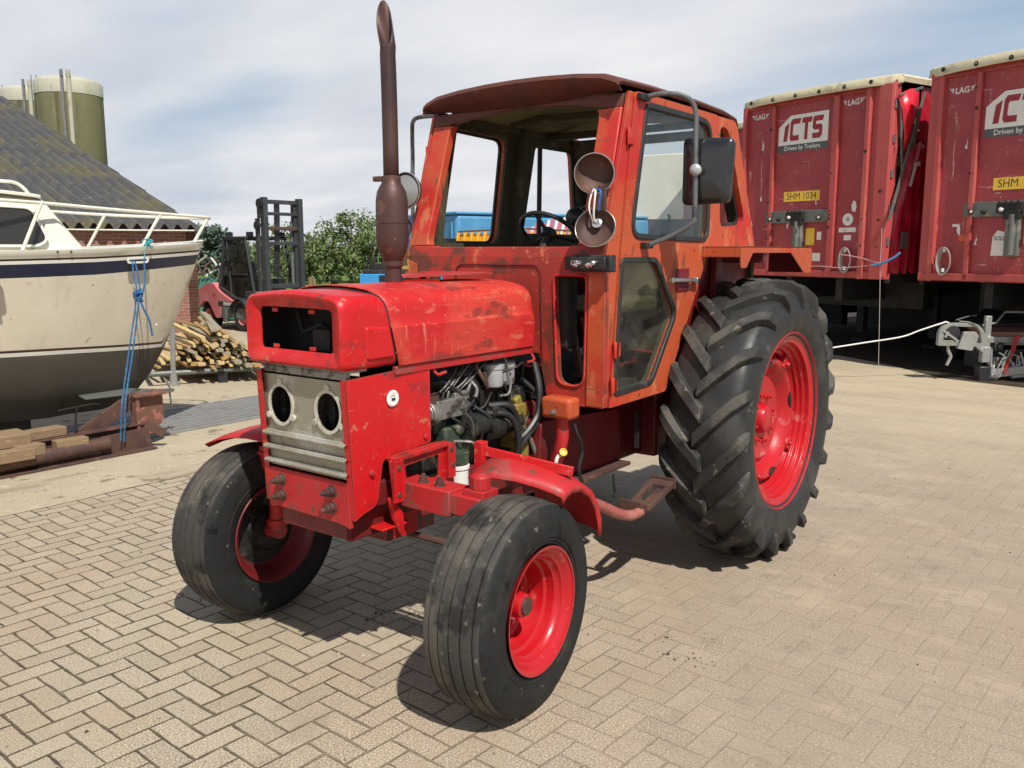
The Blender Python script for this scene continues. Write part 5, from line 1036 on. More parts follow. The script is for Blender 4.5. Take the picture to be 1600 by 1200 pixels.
# stickers
def on1(o, pts, mat_, nm, par=None): flat(pts, -.029).build(nm, mat_, par or t1)
on1(0, circle2(.715, 2.25, .095, 28), M['ywhite'], 'round_sticker'); on1(0, rrect(.56, .87, 2.055, 2.125, .004), M['ywhite'], 'strip_sticker'); on1(0, rrect(.66, .79, 1.93, 2.01, .004), M['ywhite'], 'small_sticker'); on1(0, [(.78, 2.38), (.84, 2.36), (.86, 2.44), (.84, 2.52), (.80, 2.54), (.77, 2.47)], M['ywhite'], 'torn_sticker')
m = MB(); m.plate([(.68, 2.235), (.75, 2.235), (.715, 2.30)], [[(.70, 2.247), (.73, 2.247), (.715, 2.278)]], lambda u, v, w: Vector((-.0255 + w, u, v)), .001); m.build('triangle_mark', M['lgrey'], t1)
on1(0, [(-.43, 1.70), (-.21, 1.70), (-.20, 2.0), (-.36, 2.04), (-.42, 1.95)], M['ywhite'], 'sold_sticker', t2)
m = MB(); text_mesh(m, 'SOLD', .075, lambda u, v: Vector((-.0255, -.32 + u * .9, 1.93 + v)), bold=.002, shear=.2); m.build('sold_text', M['lgrey'], t2)
on1(0, rrect(-.90, -.79, 1.90, 1.99, .004), surf('orange_sticker', (.62, .10, .04), .5), 'orange_sticker', t2)
on1(0, [(-1.0, 2.10), (-.93, 2.10), (-.93, 2.04), (-.90, 1.98), (-.88, 1.98), (-.885, 2.09), (-.90, 2.13), (-1.0, 2.14)], M['ywhite'], 'torn_sticker', t2)
on1(0, [(-.66, 2.22 + 0), (-.62, 2.22), (-.64, 2.33), (-.60, 2.36), (-.66, 2.36)], M['ywhite'], 'torn_sticker', t2)
flat(rrect(.20, .5, 1.55, 1.95, .004), -.028).build('white_notice', M['ywhite'], t2)
W1 = Matrix.Rotation(R(-20.05), 3, 'Z'); tl1 = Vector((-9.562, -2.077, 0)); tl2 = Vector((-8.445, 1.129, 0))
def tp1(x, y, z): return tl1 + W1 @ Vector((x, y, z))
def tp2(x, y, z): return tl2 + W1 @ Vector((x, y, z))
m = MB(); m.tube(spline([tp1(.08, .70, 1.71), tp1(.08, 1.05, 1.66), tp1(.09, 1.30, 1.60), tp1(.09, 1.46, 1.58)], 6), .008, 6); m.tube(spline([tp1(.05, -.35, 1.50), tp1(.06, .3, 1.52), tp1(.08, .68, 1.50), tp1(.08, 1.1, 1.53), tp1(.09, 1.44, 1.58)], 6), .007, 6)
tag(m.build('tow_rope', surf('pale_pink_cord', (.50, .30, .26), .7)), 'thin pinkish cord stretched along the front wall of the trailer with the whole number plate', 'cord')
m = MB(); m.tube(spline([tp1(.11, 1.28, 1.545), tp1(.12, 1.42, 1.57), tp1(.13, 1.52, 1.60), tp1(.10, 1.66, 1.68), tp1(.08, 1.72, 1.74)], 6), [.022] * 24 + [.016] , 8) if False else m.tube(spline([tp1(.11, 1.28, 1.545), tp1(.12, 1.42, 1.57), tp1(.13, 1.52, 1.60), tp1(.10, 1.66, 1.68), tp1(.08, 1.72, 1.74)], 6), .018, 8)
tag(m.build('blue_strap', surf('blue_strap', (.06, .25, .50), .6)), 'short blue strap knotted at the lower corner between the two trailers', 'strap')
m = MB(); m.tube(spline([tp1(.12, 1.43, 1.60), tp1(.13, 1.46, 1.2), tp1(.15, 1.50, .7), tp1(.16, 1.54, .02)], 8), .0045, 6); m.tube([tp1(.12, 1.43, 1.60), tp1(.12, 1.43, 1.9), tp1(.12, 1.42, 2.1)], .005, 6)
tag(m.build('hanging_cord', surf('grey_cord', (.42, .38, .34), .7)), 'thin pale cord hanging from the trailer corner down to the ground', 'cord')
# red trailer and white trailer seen through the cab
T0 = empty('curtain_trailer', tuple(tp1(-1.9, -3.10, 0)), R(-20.05), 'red trailer behind the orange cab, seen only through its door window', 'trailer', 'red curtain side trailers parked side by side')
m = MB(); m.box((-.05, 0, 2.77), (.08, 2.86, 2.86)); m.build('front_wall', M['tred'], T0)
for y in (-1.40, -1.05, -.85, -.45, .45, 1.38): m = MB(); m.box((.01, y, 2.76), (.08, .09, 2.84)); m.build('wall_rib', M['tred2'], T0, bevel=.008)
m = MB(); m.box((-6.6, 0, 4.27), (13.4, 3.0, .13)); m.build('roof_tarpaulin', M['tarp'], T0, bevel=.03)
m = MB(); m.box((-6.6, 0, 2.78), (13.0, 2.84, 2.84)); m.build('side_curtain', M['curtain'], T0)
m = MB(); m.box((-6.6, 0, 1.12), (13.0, 1.2, .4)); m.box((-7, 1.28, .85), (11, .06, .7)); m.box((-7, -1.28, .85), (11, .06, .7)); m.box((-2.2, 0, .75), (.2, 1.8, 1.1)); m.build('chassis_and_light_blocks', M['tdark'], T0)  # chassis with added side panels and a box that block light underneath
flat(rrect(-1.02, -.86, 2.15, 2.5, .01), -.005).build('paper_label', M['ywhite'], T0)
gw = CAM + FH * 20.3 + RH * ((1060 - 800) / 1355.6 * 20.3 * .9884)
TW = empty('box_trailer', (gw.x, gw.y, 0), yaw_of(-150), 'white box trailer with a dark grey skirt, behind the cab door window', 'trailer')
mw = surf('white_trailer_panel', (.72, .70, .62), .5, 0, [((.64, .61, .52), 1.5, .5, .2), ((.45, .40, .33), 6, .7, .06)])
m = MB(); m.box((-3.0, -1.15, 3.22), (6.0, 2.5, 1.48)); m.build('body', mw, TW, bevel=.02)
m = MB(); m.box((-3.0, -1.15, 2.26), (5.96, 2.46, .46)); m.box((-3.0, -1.15, 1.4), (5.5, 1.2, .7)); m.build('skirt', surf('charcoal_panel', (.055, .062, .075), .5), TW, bevel=.01)
m = MB(); m.box((.03, -1.15, 2.0), (.03, 2.4, .10)); m.build('bumper', M['ywhite'], TW)
for y in (-1.15, -.25): m = MB(); m.tube(spline([(.02, y, 2.42), (.06, y + .02, 2.50), (.06, y + .03, 2.56), (.03, y - .02, 2.58)], 4), .02, 8); m.build('rubber_hook', M['black'], TW)
for x in (-1.2, -4.5):
    for y in (-.25, -2.05): m = MB(); m.lathe([(-.15, .2), (-.15, .42), (.15, .42), (.15, .2), (.1, 0)], (x, y, .45), (0, 1, 0), 24); m.build('wheel', M['tyre'], TW)
m = MB(); m.box((-3, -1.15, .9), (5.4, 2.0, .5)); m.build('underframe', M['tdark'], TW)
# blue container, yellow machine, striped heap (seen through the windscreen opening)
gc = CAM + FH * 18 + RH * ((714 - 800) / 1355.6 * 18 * .9884)
C1 = empty('shipping_container', (gc.x, gc.y, 0), yaw_of(-122), 'plain blue container with a rounded roof edge, beyond the windscreen opening', 'container')
mb_ = surf('sky_blue_paint', (.075, .27, .48), .45, 0, [((.12, .34, .55), .9, .5, .2), ((.05, .19, .36), 3, .62, .1)], bumps=[(1, .2, .02)])
m = MB(); m.box((-1.25, -1.2, 1.35), (2.5, 2.4, 2.3)); m.box((-3.0, -1.2, 1.35), (6.0, 2.4, 2.3)); 
m = MB(); m.box((-3.0, -1.2, 1.33), (6.0, 2.4, 2.36)); b_ = m.build('body', mb_, C1, bevel=.09, seg=4)
for k in range(5): m = MB(); m.box((.01, -.2 - .5 * k, 1.3), (.03, .05, 2.1)); m.build('corrugation', mb_, b_, bevel=.01)
m = MB(); m.box((-3, -1.2, 2.53), (6.04, 2.44, .06)); m.build('roof_edge', mb_, b_, bevel=.02)
m = MB(); m.box((-3, -1.2, .1), (5.8, 2.2, .2)); m.build('base_frame', M['tdark'], C1)
gy = CAM + FH * 15.0 + RH * (0); YM = empty('yellow_hopper', (gy.x, gy.y, 0), yaw_of(180), 'yellow ribbed machine hopper standing in front of the blue container', 'machine')
my = surf('machine_yellow', (.66, .33, .015), .45, 0, [((.60, .22, .02), 3, .55, .12), ((.14, .06, .03), 10, .66, .06)])
m = MB(); m.plate([(-1.12, .9), (1.5, .9), (1.5, 2.02), (-.92, 2.05)], [], lambda u, v, w: Vector((.0 - w, u, v)), .9); b_ = m.build('body', my, YM)
for k in range(22):
    y = -.90 + .112 * k
    if abs(y + .18) < .12: continue
    m = MB(); m.bar((.03, y - .05, 1.84), (.02, y, 2.09 + (.05 if y > -.3 and y < .2 else 0)), .055, .06, (1, 0, 0)); m.build('rib', my, b_, bevel=.012)
m = MB(); m.bar((.04, -.92, 2.085), (.04, -.25, 2.12), .03, .03); m.bar((.04, -.12, 2.15), (.04, 1.3, 2.09), .04, .03); m.box((.06, .2, 1.80), (.08, 2.4, .07)); m.box((.05, .0, 1.70), (.10, 2.7, .05)); m.build('edge_rail', M['rusty'], b_, bevel=.005)
m = MB(); m.lathe([(0, .12), (.03, .12), (.04, .03), (.05, 0)], (.05, -.18, 1.95), (1, 0, 0), 20); m.build('pulley', M['rusty'], YM)
m = MB(); m.tube(spline([(.0, -.24, 2.12), (.0, -.22, 2.19), (.0, -.10, 2.19), (.0, -.08, 2.12)], 4), .02, 6); m.build('handle', M['arm'], YM)
for y in (-.9, 1.2): m = MB(); m.box((-.3, y, .45), (.12, .12, .9)); m.box((-.8, y, .45), (.12, .12, .9)); m.build('leg', my, YM)
SH = empty('striped_barrier_stack', tuple(CAM + FH * 16.6 + RH * .75)[:2] + (0,), yaw_of(180), 'heap of pink and white striped slats showing beyond the steering wheel', 'barrier stack')
mp_ = surf('faded_pink', (.55, .12, .16), .6); rnd = random.Random(9)
for k in range(20):
    y = -.62 + .075 * k; h = 2.20 + .20 * math.sin(min(1, max(0, (y + .62) / 1.0)) * 1.5) + rnd.uniform(-.03, .03)
    m = MB(); m.bar((rnd.uniform(0, .1), y - .12, 1.2), (0, y + .12, h), .055, .03, (1, 0, 0)); m.build('slat', mp_ if k % 2 else M['ywhite'], SH)
m = MB(); m.box((-.3, 0, .6), (.5, 1.6, 1.2)); m.build('pallet_box', M['wood'], SH)

# ================================================================ LOADING PLATFORM AT THE RIGHT
gd = CAM + FH * 11.9 + RH * ((1530 - 800) / 1355.6 * 11.9 * .9884)
D_ = empty('flatbed_trailer', (gd.x, gd.y, 0), yaw_of(180), 'low flatbed with brown plywood deck, lamp boards and grey folding legs', 'trailer')
mg_ = surf('pale_grey_metal', (.27, .28, .26), .5, .3, [((.25, .24, .21), 7, .52, .12), ((.55, .55, .5), 12, .6, .1)]); mwg = surf('galvanised_arm', (.36, .36, .345), .4, .5, [((.25, .24, .22), 9, .55, .1)])
m = MB(); m.loft([[Vector((-.05, .20, .655)), Vector((-.05, 2.4, .655)), Vector((-.05, 2.4, .60)), Vector((-.05, .20, .60))], [Vector((-.75, .32, .70)), Vector((-.75, 2.4, .70)), Vector((-.75, 2.4, .64)), Vector((-.75, .32, .64))]]); m.build('deck', surf('brown_plywood', (.20, .085, .06), .55, 0, [((.28, .14, .10), 2, .5, .2)]), D_)
m = MB(); m.plate([(-.55, -.25), (-.80, .40), (-3.4, 2.6), (-3.4, 4.2), (-.55, 2.4)], [], lambda u, v, w: Vector((u, v, .70 + (-.55 - u) * .22 + w)), .03); m.build('ramp', M['tdark'], D_)
m = MB(); m.box((-.02, 1.3, .555), (.06, 2.2, .085)); m.box((-.3, 1.3, .50), (.5, 2.1, .05)); m.build('front_beam', mg_, D_, bevel=.006)
m = MB(); m.box((.06, .165, .66), (.07, .085, .46)); m.box((.06, .16, .36), (.10, .12, .22)); m.build('post', mg_, D_, bevel=.012)
lp = rpoly([(-.52, .485), (-.02, .485), (.11, .38), (.13, .62), (.02, .79), (-.36, .80), (-.52, .72)], [.02, .02, .02, .05, .10, .12, .12], 4)
m = MB(); m.plate(lp, [rpoly([(-.45, .56), (-.05, .56), (.07, .50), (.07, .62), (.0, .74), (-.35, .75), (-.45, .69)], .04, 3)], lambda u, v, w: Vector((.05 + w, u, v)), .07); lb = m.build('lamp_guard', mg_, D_, bevel=.008)
m = MB(); m.plate(rpoly([(-.27, .45), (-.07, .42), (.01, .62), (-.04, .68), (-.20, .68)], .015, 3), [], lambda u, v, w: Vector((.10 + w, u, v)), .06); m.build('lamp_box', mwg, lb, bevel=.01)
m = MB(); m.lathe([(0, .11), (.06, .10), (.07, 0)], (.06, -.33, .66), (1, 0, 0), 22); m.build('rubber_buffer', M['black'], lb)
m = MB(); m.bar((.12, -.46, .69), (.12, -.27, .56), .03, .03); m.bar((.12, -.44, .60), (.12, -.40, .68), .04, .03); m.tube(spline([(.1, -.25, .82), (.13, -.1, .80), (.14, .02, .72), (.14, .05, .58)], 4), .008, 6); m.build('lever', mwg, lb)
m = MB(); m.tube(spline([(.06, -.35, .52), (.06, -.345, .42), (.06, -.30, .33)], 4), .022, 10); m.bar((.06, -.30, .34), (.06, -.355, .21), .035, .03); m.build('hanging_arm', mwg, D_)
m = MB(); m.bar((.0, .17, .36), (.10, .36, .04), .06, .05); m.bar((.05, .25, .09), (.20, .95, .20), .10, .12); m.bar((.1, .50, .10), (.25, 1.4, .24), .10, .14); m.build('folding_arm', mwg, D_, bevel=.012)
m = MB(); m.bar((.14, .40, .10), (.08, .57, .58), .045, .045); m.tube([(.08, .57, .56), (.08, .575, .62)], .035, 10); m.build('support_rod', M['redworn'], D_, bevel=.004)
m = MB(); rnd = random.Random(4)
for k in range(14): y = rnd.uniform(.15, .9); m.tube(spline([(rnd.uniform(.0, .15), y, rnd.uniform(.1, .45)), (.12, y + rnd.uniform(-.08, .12), rnd.uniform(.08, .4)), (.1, y + rnd.uniform(.05, .2), rnd.uniform(.1, .45))], 4), .012, 6)
m.build('hose_bundle', mwg, D_)
for k, (y, z) in enumerate(((.36, .46), (.42, .26), (.62, .30), (.20, .12), (.80, .33))): m = MB(); m.box((-.02, y, z), (.14, .13 + .03 * (k % 2), .12)); m.tube([(.05, y, z), (.09, y, z)], .035, 12); m.build('gearbox', M['alu'] if k % 2 else M['black'], D_, bevel=.015)
m = MB(); m.box((.08, .14, .10), (.14, .16, .2)); m.tube([(.10, .12, .06), (.10, .32, .03)], .05, 12); m.box((-.5, 1.2, .25), (.5, 1.8, .3)); m.build('foot', M['black'], D_, bevel=.01)
m = MB(); m.tube(spline([(.03, -.25, .83), (-.3, .1, .86), (-.4, .25, .86)], 4), .008, 6); m.tube([(.06, .10, .76), (.02, .30, .79), (-.1, .48, .93), (-.1, 2.2, .935)], .014, 8); m.build('hand_rail', mwg, D_)
for s in (1,):
    for x in (-1.6, -2.4): m = MB(); m.lathe([(-.1, .15), (-.1, .3), (.1, .3), (.1, .15), (.05, 0)], (x, 1.0, .3), (0, 1, 0), 20); m.build('wheel', M['tyre'], D_)
def dp(x, y, z): q = Matrix.Rotation(yaw_of(180), 3, 'Z') @ Vector((x, y, z)); return Vector((gd.x + q.x, gd.y + q.y, z))
m = MB(); m.tube(spline([dp(.1, -2.6, .36), dp(.05, -1.948, .449), dp(.05, -1.5, .52), dp(.05, -1.0, .60), dp(.05, -.75, .69), dp(.05, -.45, .790), dp(.04, -.38, .80), dp(.03, -.25, .73)], 6), .010, 8)
tag(m.build('white_line', M['ywhite']), 'white rope running from behind the big rear wheel to the low flatbed', 'rope')
# ================================================================ BARN
B = empty('barn', (-5.92, -13.711, 0), R(169.95), 'red brick barn with a mossy grey corrugated roof behind the boat', 'barn')
def brick_mat():
    m = bpy.data.materials.new('red_brick'); m.use_nodes = True; N = m.node_tree.nodes; L = m.node_tree.links; bs = N['Principled BSDF']
    t = N.new('ShaderNodeTexCoord'); s = N.new('ShaderNodeSeparateXYZ'); c = N.new('ShaderNodeCombineXYZ'); L.new(t.outputs['Object'], s.inputs[0])
    a = N.new('ShaderNodeMath'); a.operation = 'ADD'; L.new(s.outputs[0], a.inputs[0]); L.new(s.outputs[1], a.inputs[1]); L.new(a.outputs[0], c.inputs[0]); L.new(s.outputs[2], c.inputs[1])
    b = N.new('ShaderNodeTexBrick'); L.new(c.outputs[0], b.inputs['Vector']); b.inputs['Scale'].default_value = 1.0; b.inputs['Brick Width'].default_value = .22; b.inputs['Row Height'].default_value = .065; b.inputs['Mortar Size'].default_value = .006
    b.inputs['Color1'].default_value = (.20, .065, .045, 1); b.inputs['Color2'].default_value = (.29, .12, .085, 1); b.inputs['Mortar'].default_value = (.30, .26, .21, 1)
    n = N.new('ShaderNodeTexNoise'); n.inputs['Scale'].default_value = 1.5; n.inputs['Detail'].default_value = 6; L.new(t.outputs['Object'], n.inputs[0])
    x = N.new('ShaderNodeMix'); x.data_type = 'RGBA'; mr = N.new('ShaderNodeMapRange'); mr.inputs['From Min'].default_value = .5; mr.inputs['From Max'].default_value = .75; mr.inputs['To Max'].default_value = .5; L.new(n.outputs['Fac'], mr.inputs['Value']); L.new(mr.outputs[0], x.inputs[0]); L.new(b.outputs['Color'], x.inputs[6]); x.inputs[7].default_value = (.34, .22, .17, 1); L.new(x.outputs[2], bs.inputs['Base Color'])
    bp = N.new('ShaderNodeBump'); bp.inputs['Strength'].default_value = .5; bp.inputs['Distance'].default_value = .01; bp.invert = True; L.new(b.outputs['Fac'], bp.inputs['Height']); L.new(bp.outputs[0], bs.inputs['Normal']); bs.inputs['Roughness'].default_value = .9; return m
M['brick'] = brick_mat()
m = MB(); m.box((-13, .14, 1.15), (26, .24, 2.30)); m.build('front_wall', M['brick'], B)
m = MB(); m.plate([(.02, 0), (28, 0), (28, 2.3), (14, 2.28 + .306 * 14 - .1), (.02, 2.28)], [], lambda u, v, w: Vector((.0 - w, u, v)), .22); m.build('gable_wall', M['brick'], B)
M['eternit'] = surf('mossy_corrugated_sheet', (.085, .085, .088), .9, 0, [((.105, .102, .095), 1.4, .46, .16, 7), ((.135, .12, .07), .55, .50, .14, 8), ((.26, .24, .11), 4.5, .66, .05, 9), ((.36, .20, .06), 6.5, .72, .03, 9), ((.26, .26, .24), 9, .68, .04, 8)], bumps=[(20, .5, .01)], spec=.2)
pitch = .27; nx = 92 * 6; X = [-pitch * i / 6 for i in range(nx + 1)]
ys = [-.22, 1.02, 2.62, 4.25, 5.9, 7.6, 9.3, 11.0, 12.6, 14.2]; m = MB()
for r_ in range(9):
    y0, y1 = ys[r_], ys[r_ + 1] + .14
    rows = []
    for (yy, dz) in ((y0, -.01), (y0, .030), ((y0 + y1) / 2, .012), (y1, .0)):
        rows.append([Vector((x, yy, 2.30 + .306 * yy + dz + .012 * (r_ % 1) + .078 * math.sin(2 * math.pi * x / pitch))) for x in X])
    m.loft(rows, closed=False, caps=False)
rf_ = m.build('roof', M['eternit'], B, smooth=55)
m = MB(); m.plate([(14.2, 2.30 + .306 * 14.2), (28.3, 2.26), (28.3, 2.2), (14.2, 2.30 + .306 * 14.2 - .08)], [], lambda u, v, w: Vector((-w, u, v)), 24); m.build('far_roof', M['eternit'], B)
m = MB(); m.box((-12, -.05, 2.215), (24, .04, .06)); m.build('eave_board', M['dark'], B)

# ================================================================ SILOS
M['silo'] = surf('algae_green_silo', (.175, .165, .085), .75, 0, [((.22, .205, .085), .5, .46, .2, 6, (1, 1, .3)), ((.105, .10, .055), 1.1, .52, .12, 8, (2.6, 2.6, .18)), ((.24, .22, .15), 2.5, .60, .1, 7, (1.6, 1.6, .15)), ((.08, .075, .05), 3, .64, .06, 8, (2, 2, .12))], spec=.25)
M['silotop'] = surf('silo_cream_top', (.44, .42, .33), .6, 0, [((.36, .33, .22), 1.6, .55, .12, 8, (3, 3, 1))])
def silo(px, D, h, r, label):
    p = CAM + FH * D + RH * ((px - 800) / 1355.6 * D * .9884)
    S_ = empty('silo', (p.x, p.y, 0), yaw_of(158), label, 'silo', 'round farm silos behind the barn')
    m = MB(); m.lathe([(1.5, r * .4), (3.0, r), (h - .62, r)], (0, 0, 0), (0, 0, 1), 48); m.build('tank', M['silo'], S_, smooth=50)
    m = MB(); m.lathe([(h - .62, r + .015), (h - .15, r + .015), (h - .06, r * .97), (h + .06, r * .75), (h + .2, 0)], (0, 0, 0), (0, 0, 1), 48); m.build('top_band', M['silotop'], S_, smooth=50)
    for k in range(4): a = math.pi / 4 + k * math.pi / 2; m = MB(); m.tube([(r * .9 * math.cos(a), r * .9 * math.sin(a), 0), (r * .9 * math.cos(a), r * .9 * math.sin(a), 3.2)], .08, 8); m.build('leg', M['steel'], S_)
    for dy_, rr_ in ((-.12, .06), (.12, .085)): m = MB(); m.tube(spline([(r + .12, dy_, 1.0), (r + .12, dy_, h - .40), (r + .09, dy_, h - .12), (r * .5, dy_, h + .06)], 6), rr_, 10); m.build('filling_pipe', M['silotop'] if rr_ > .07 else M['steel'], S_)
    m = MB()
    for dy_ in (-r - .03, -r + .15): m.tube([(.25, dy_, 3), (.25, dy_, h + .1)], .02, 6)
    m.build('ladder', M['steel'], S_)
silo(126, 36, 8.45, 1.24, 'larger and nearer green stained silo with two pipes up its side')
silo(68, 40, 8.8, 1.22, 'farther silo half hidden behind the other one and the roof')

# ================================================================ BOAT
BO = empty('motor_boat', (-.182, -4.872, 0), R(154.95), 'cream motor boat with a navy stripe and white bow rails, raised on timber blocks', 'boat')
M['gel'] = surf('cream_gelcoat', (.64, .58, .455), .32, 0, [((.58, .52, .40), .9, .5, .25), ((.66, .60, .48), 3, .6, .15), ((.42, .35, .24), 9, .68, .05, 8), ((.50, .44, .33), 2.0, .55, .15, 8, (3, 3, .4))], coat=.2, scratch=((.42, .36, .26), .67, 2.2))
M['gelw'] = surf('ivory_deck', (.72, .69, .58), .35, 0, [((.60, .54, .40), 2, .55, .2)], coat=.2)
M['navy'] = surf('navy_stripe', (.018, .020, .045), .35); M['brown'] = surf('brown_line', (.05, .022, .018), .5); M['bwhite'] = surf('white_line_paint', (.70, .68, .60), .4)
M['antif'] = surf('grey_brown_antifouling', (.085, .075, .060), .8, 0, [((.11, .095, .075), .8, .5, .15, 6, (.4, .4, 2)), ((.05, .04, .03), 2.2, .60, .1), ((.15, .13, .10), 7, .68, .06)], bumps=[(5, .2, .01)], spec=.2)
st = [(0, .0, 1.852), (-.04, .05, 1.845), (-.12, .13, 1.838), (-.25, .25, 1.828), (-.45, .42, 1.815), (-.7, .59, 1.80), (-1.0, .76, 1.785), (-1.4, .93, 1.775), (-1.9, 1.07, 1.765), (-2.6, 1.18, 1.755), (-3.6, 1.25, 1.75), (-5.0, 1.25, 1.75), (-6.6, 1.15, 1.76)]
def zk(x):
    P = [(0, 1.852), (-.04, 1.74), (-.12, 1.53), (-.25, 1.20), (-.40, .87), (-.50, .68), (-.62, .49), (-.80, .34), (-1.0, .275), (-1.4, .245), (-2, .24), (-7, .24)]
    for (a, b), (c, d) in zip(P, P[1:]):
        if c <= x <= a: return b + (d - b) * (a - x) / (a - c)
    return .24
xs = [0, -.02, -.05, -.09, -.14, -.2, -.27, -.35, -.44, -.55, -.68, -.82, -1.0, -1.2, -1.45, -1.75, -2.2, -2.8, -3.6, -4.6, -5.6, -6.6]
def interp(x, k):
    for a, b in zip(st, st[1:]):
        if b[0] <= x <= a[0]: t = (a[0] - x) / (a[0] - b[0]); return a[k] + (b[k] - a[k]) * t
    return st[-1][k]
def lv(x):
    zd = interp(x, 2); zw = .885 + min(.07, -x * .045)
    a = [zd, zd - .02, zd - .05, zd - .068, zd - .085, zd - .112, zd - .20 - min(.02, -x * .02)]
    b = [a[-1] + (zw - a[-1]) * t for t in (.12, .25, .4, .55, .7, .85, 1.0)]
    c = [zw - .022, zw - .055]; k = zk(x); d = [c[-1] + (min(k, c[-1]) - c[-1]) * t for t in (.1, .25, .4, .55, .7, .8, .88, .94, 1.0)]
    return a + b + c + d
mats_i = [0, 0, 0, 1, 0, 0] ; # between levels
lvl_m = ['gel', 'gel', 'gelw', 'brown', 'bwhite', 'bwhite', 'navy'][0:0]
names = ['gelw', 'gelw', 'gelw', 'brown', 'bwhite', 'navy'] + ['gel'] * 7 + ['brown', 'bwhite'] + ['antif'] * 9
def ybr(x, z):
    b = interp(x, 1); k = zk(x); zd = interp(x, 2)
    if z <= k + 1e-6: return 0.0
    t = min(1, (z - k) / (zd - k)); p = max(.30, .92 - (-x) * .42); fl = 1.0
    y = b * t ** p
    return y
hullm = ['gel', 'gelw', 'brown', 'bwhite', 'navy', 'antif']
me_v = []; me_f = []; me_m = []
for s in (1, -1):
    o0 = len(me_v); nl = len(lv(-1))
    for x in xs:
        zk_ = zk(x)
        for i, z in enumerate(lv(x)):
            z = max(z, zk_); y = ybr(x, z)
            if i in (0, 1): y = y + .022 * min(1, y * 6)
            if i == 2: y += .012 * min(1, y * 6)
            me_v.append((x, s * y, z))
    for a in range(len(xs) - 1):
        for i in range(nl - 1):
            me_f.append((o0 + a * nl + i, o0 + a * nl + i + 1, o0 + (a + 1) * nl + i + 1, o0 + (a + 1) * nl + i)); me_m.append(hullm.index(names[i]))
nl = len(lv(-1)); me_f.append(tuple([(len(xs) - 1) * nl + i for i in range(nl)] + [len(xs) * nl + (len(xs) - 1) * nl + i for i in reversed(range(nl))])); me_m.append(0)
me = bpy.data.meshes.new('hull'); me.from_pydata(me_v, [], me_f)
for k_ in hullm: me.materials.append(M[k_])
for p_, mi in zip(me.polygons, me_m): p_.material_index = mi
b = bmesh.new(); b.from_mesh(me); bmesh.ops.remove_doubles(b, verts=b.verts[:], dist=.0008); bmesh.ops.recalc_face_normals(b, faces=b.faces[:]); b.to_mesh(me); b.free()
me.shade_smooth(); me.set_sharp_from_angle(angle=R(50)); ho = bpy.data.objects.new('hull', me); col.objects.link(ho); ho.parent = BO
m = MB(); rows = [[Vector((x, (interp(x, 1) + .01) * t, interp(x, 2) - .005 + .03 * (1 - t * t))) for t in (-1, -.6, -.2, .2, .6, 1)] for x in xs]; m.loft(rows, closed=False, caps=False); m.build('deck', M['gelw'], BO, smooth=60)
# skeg
m = MB(); m.box((-3.4, 0, .17), (3.6, .10, .20)); m.build('keel', M['antif'], BO, bevel=.02)
# cabin
def cab_s(x, zt, w0, w1, zb=1.76):
    return [Vector((x, -w0, zb)), Vector((x, -w1, zt - .04)), Vector((x, -w1 + .05, zt)), Vector((x, 0, zt + .03)), Vector((x, w1 - .05, zt)), Vector((x, w1, zt - .04)), Vector((x, w0, zb))]
m = MB(); m.loft([cab_s(-1.085, 1.80, .70, .695), cab_s(-1.20, 1.96, .72, .70), cab_s(-1.36, 2.185, .75, .70), cab_s(-1.46, 2.205, .77, .70), cab_s(-2.2, 2.27, .84, .77), cab_s(-4.6, 2.30, .88, .80), cab_s(-4.9, 1.8, .88, .86)], closed=False); ca = m.build('cabin', M['gelw'], BO, smooth=45, bevel=.01)
m = MB(); m.loft([[Vector((x, y, z)) for y in (-w, -w * .5, 0, w * .5, w)] + [Vector((x, y, z - .03)) for y in (w, w * .5, 0, -w * .5, -w)] for x, w, z in ((-1.37, .70, 2.225), (-1.42, .74, 2.232), (-2.2, .82, 2.31), (-4.7, .86, 2.33))]); m.build('cabin_roof', M['gelw'], ca, bevel=.006)
for s in (-1, 1):
    yf = lambda v: s * (.742 + (1.79 - v) * .06 + .03)
    wp = rpoly([(-2.6, 1.818), (-1.42, 1.818), (-1.352, 1.862), (-1.450, 2.105), (-2.6, 2.165)], [.03, .04, .05, .05, .03], 4)
    m = MB(); m.plate(inset(wp, -.022), [wp], lambda u, v, w: Vector((u, yf(v) - s * .05 * ((-u) - 2.0 if u > -2 else 0) * 0 + s * (w + max(0, (-u - 1.4)) * .075), v)), .02); wf = m.build('window_frame', M['bwhite'], ca, bevel=.004)
    m = MB(); m.plate(inset(wp, -.004), [], lambda u, v, w: Vector((u, yf(v) + s * (w + max(0, (-u - 1.4)) * .075), v)), .008); m.build('cabin_window', surf('smoked_window', (.03, .028, .026), .08, 0, [((.10, .09, .07), 1.5, .6, .1)]), ca, smooth=0)
m = MB(); m.tube(spline([(-2.6, -.66, 2.38), (-1.72, -.64, 2.335), (-1.56, -.63, 2.325), (-1.49, -.63, 2.28), (-1.46, -.63, 2.235)], 6), .014, 8); m.build('grab_rail', M['gelw'], ca)
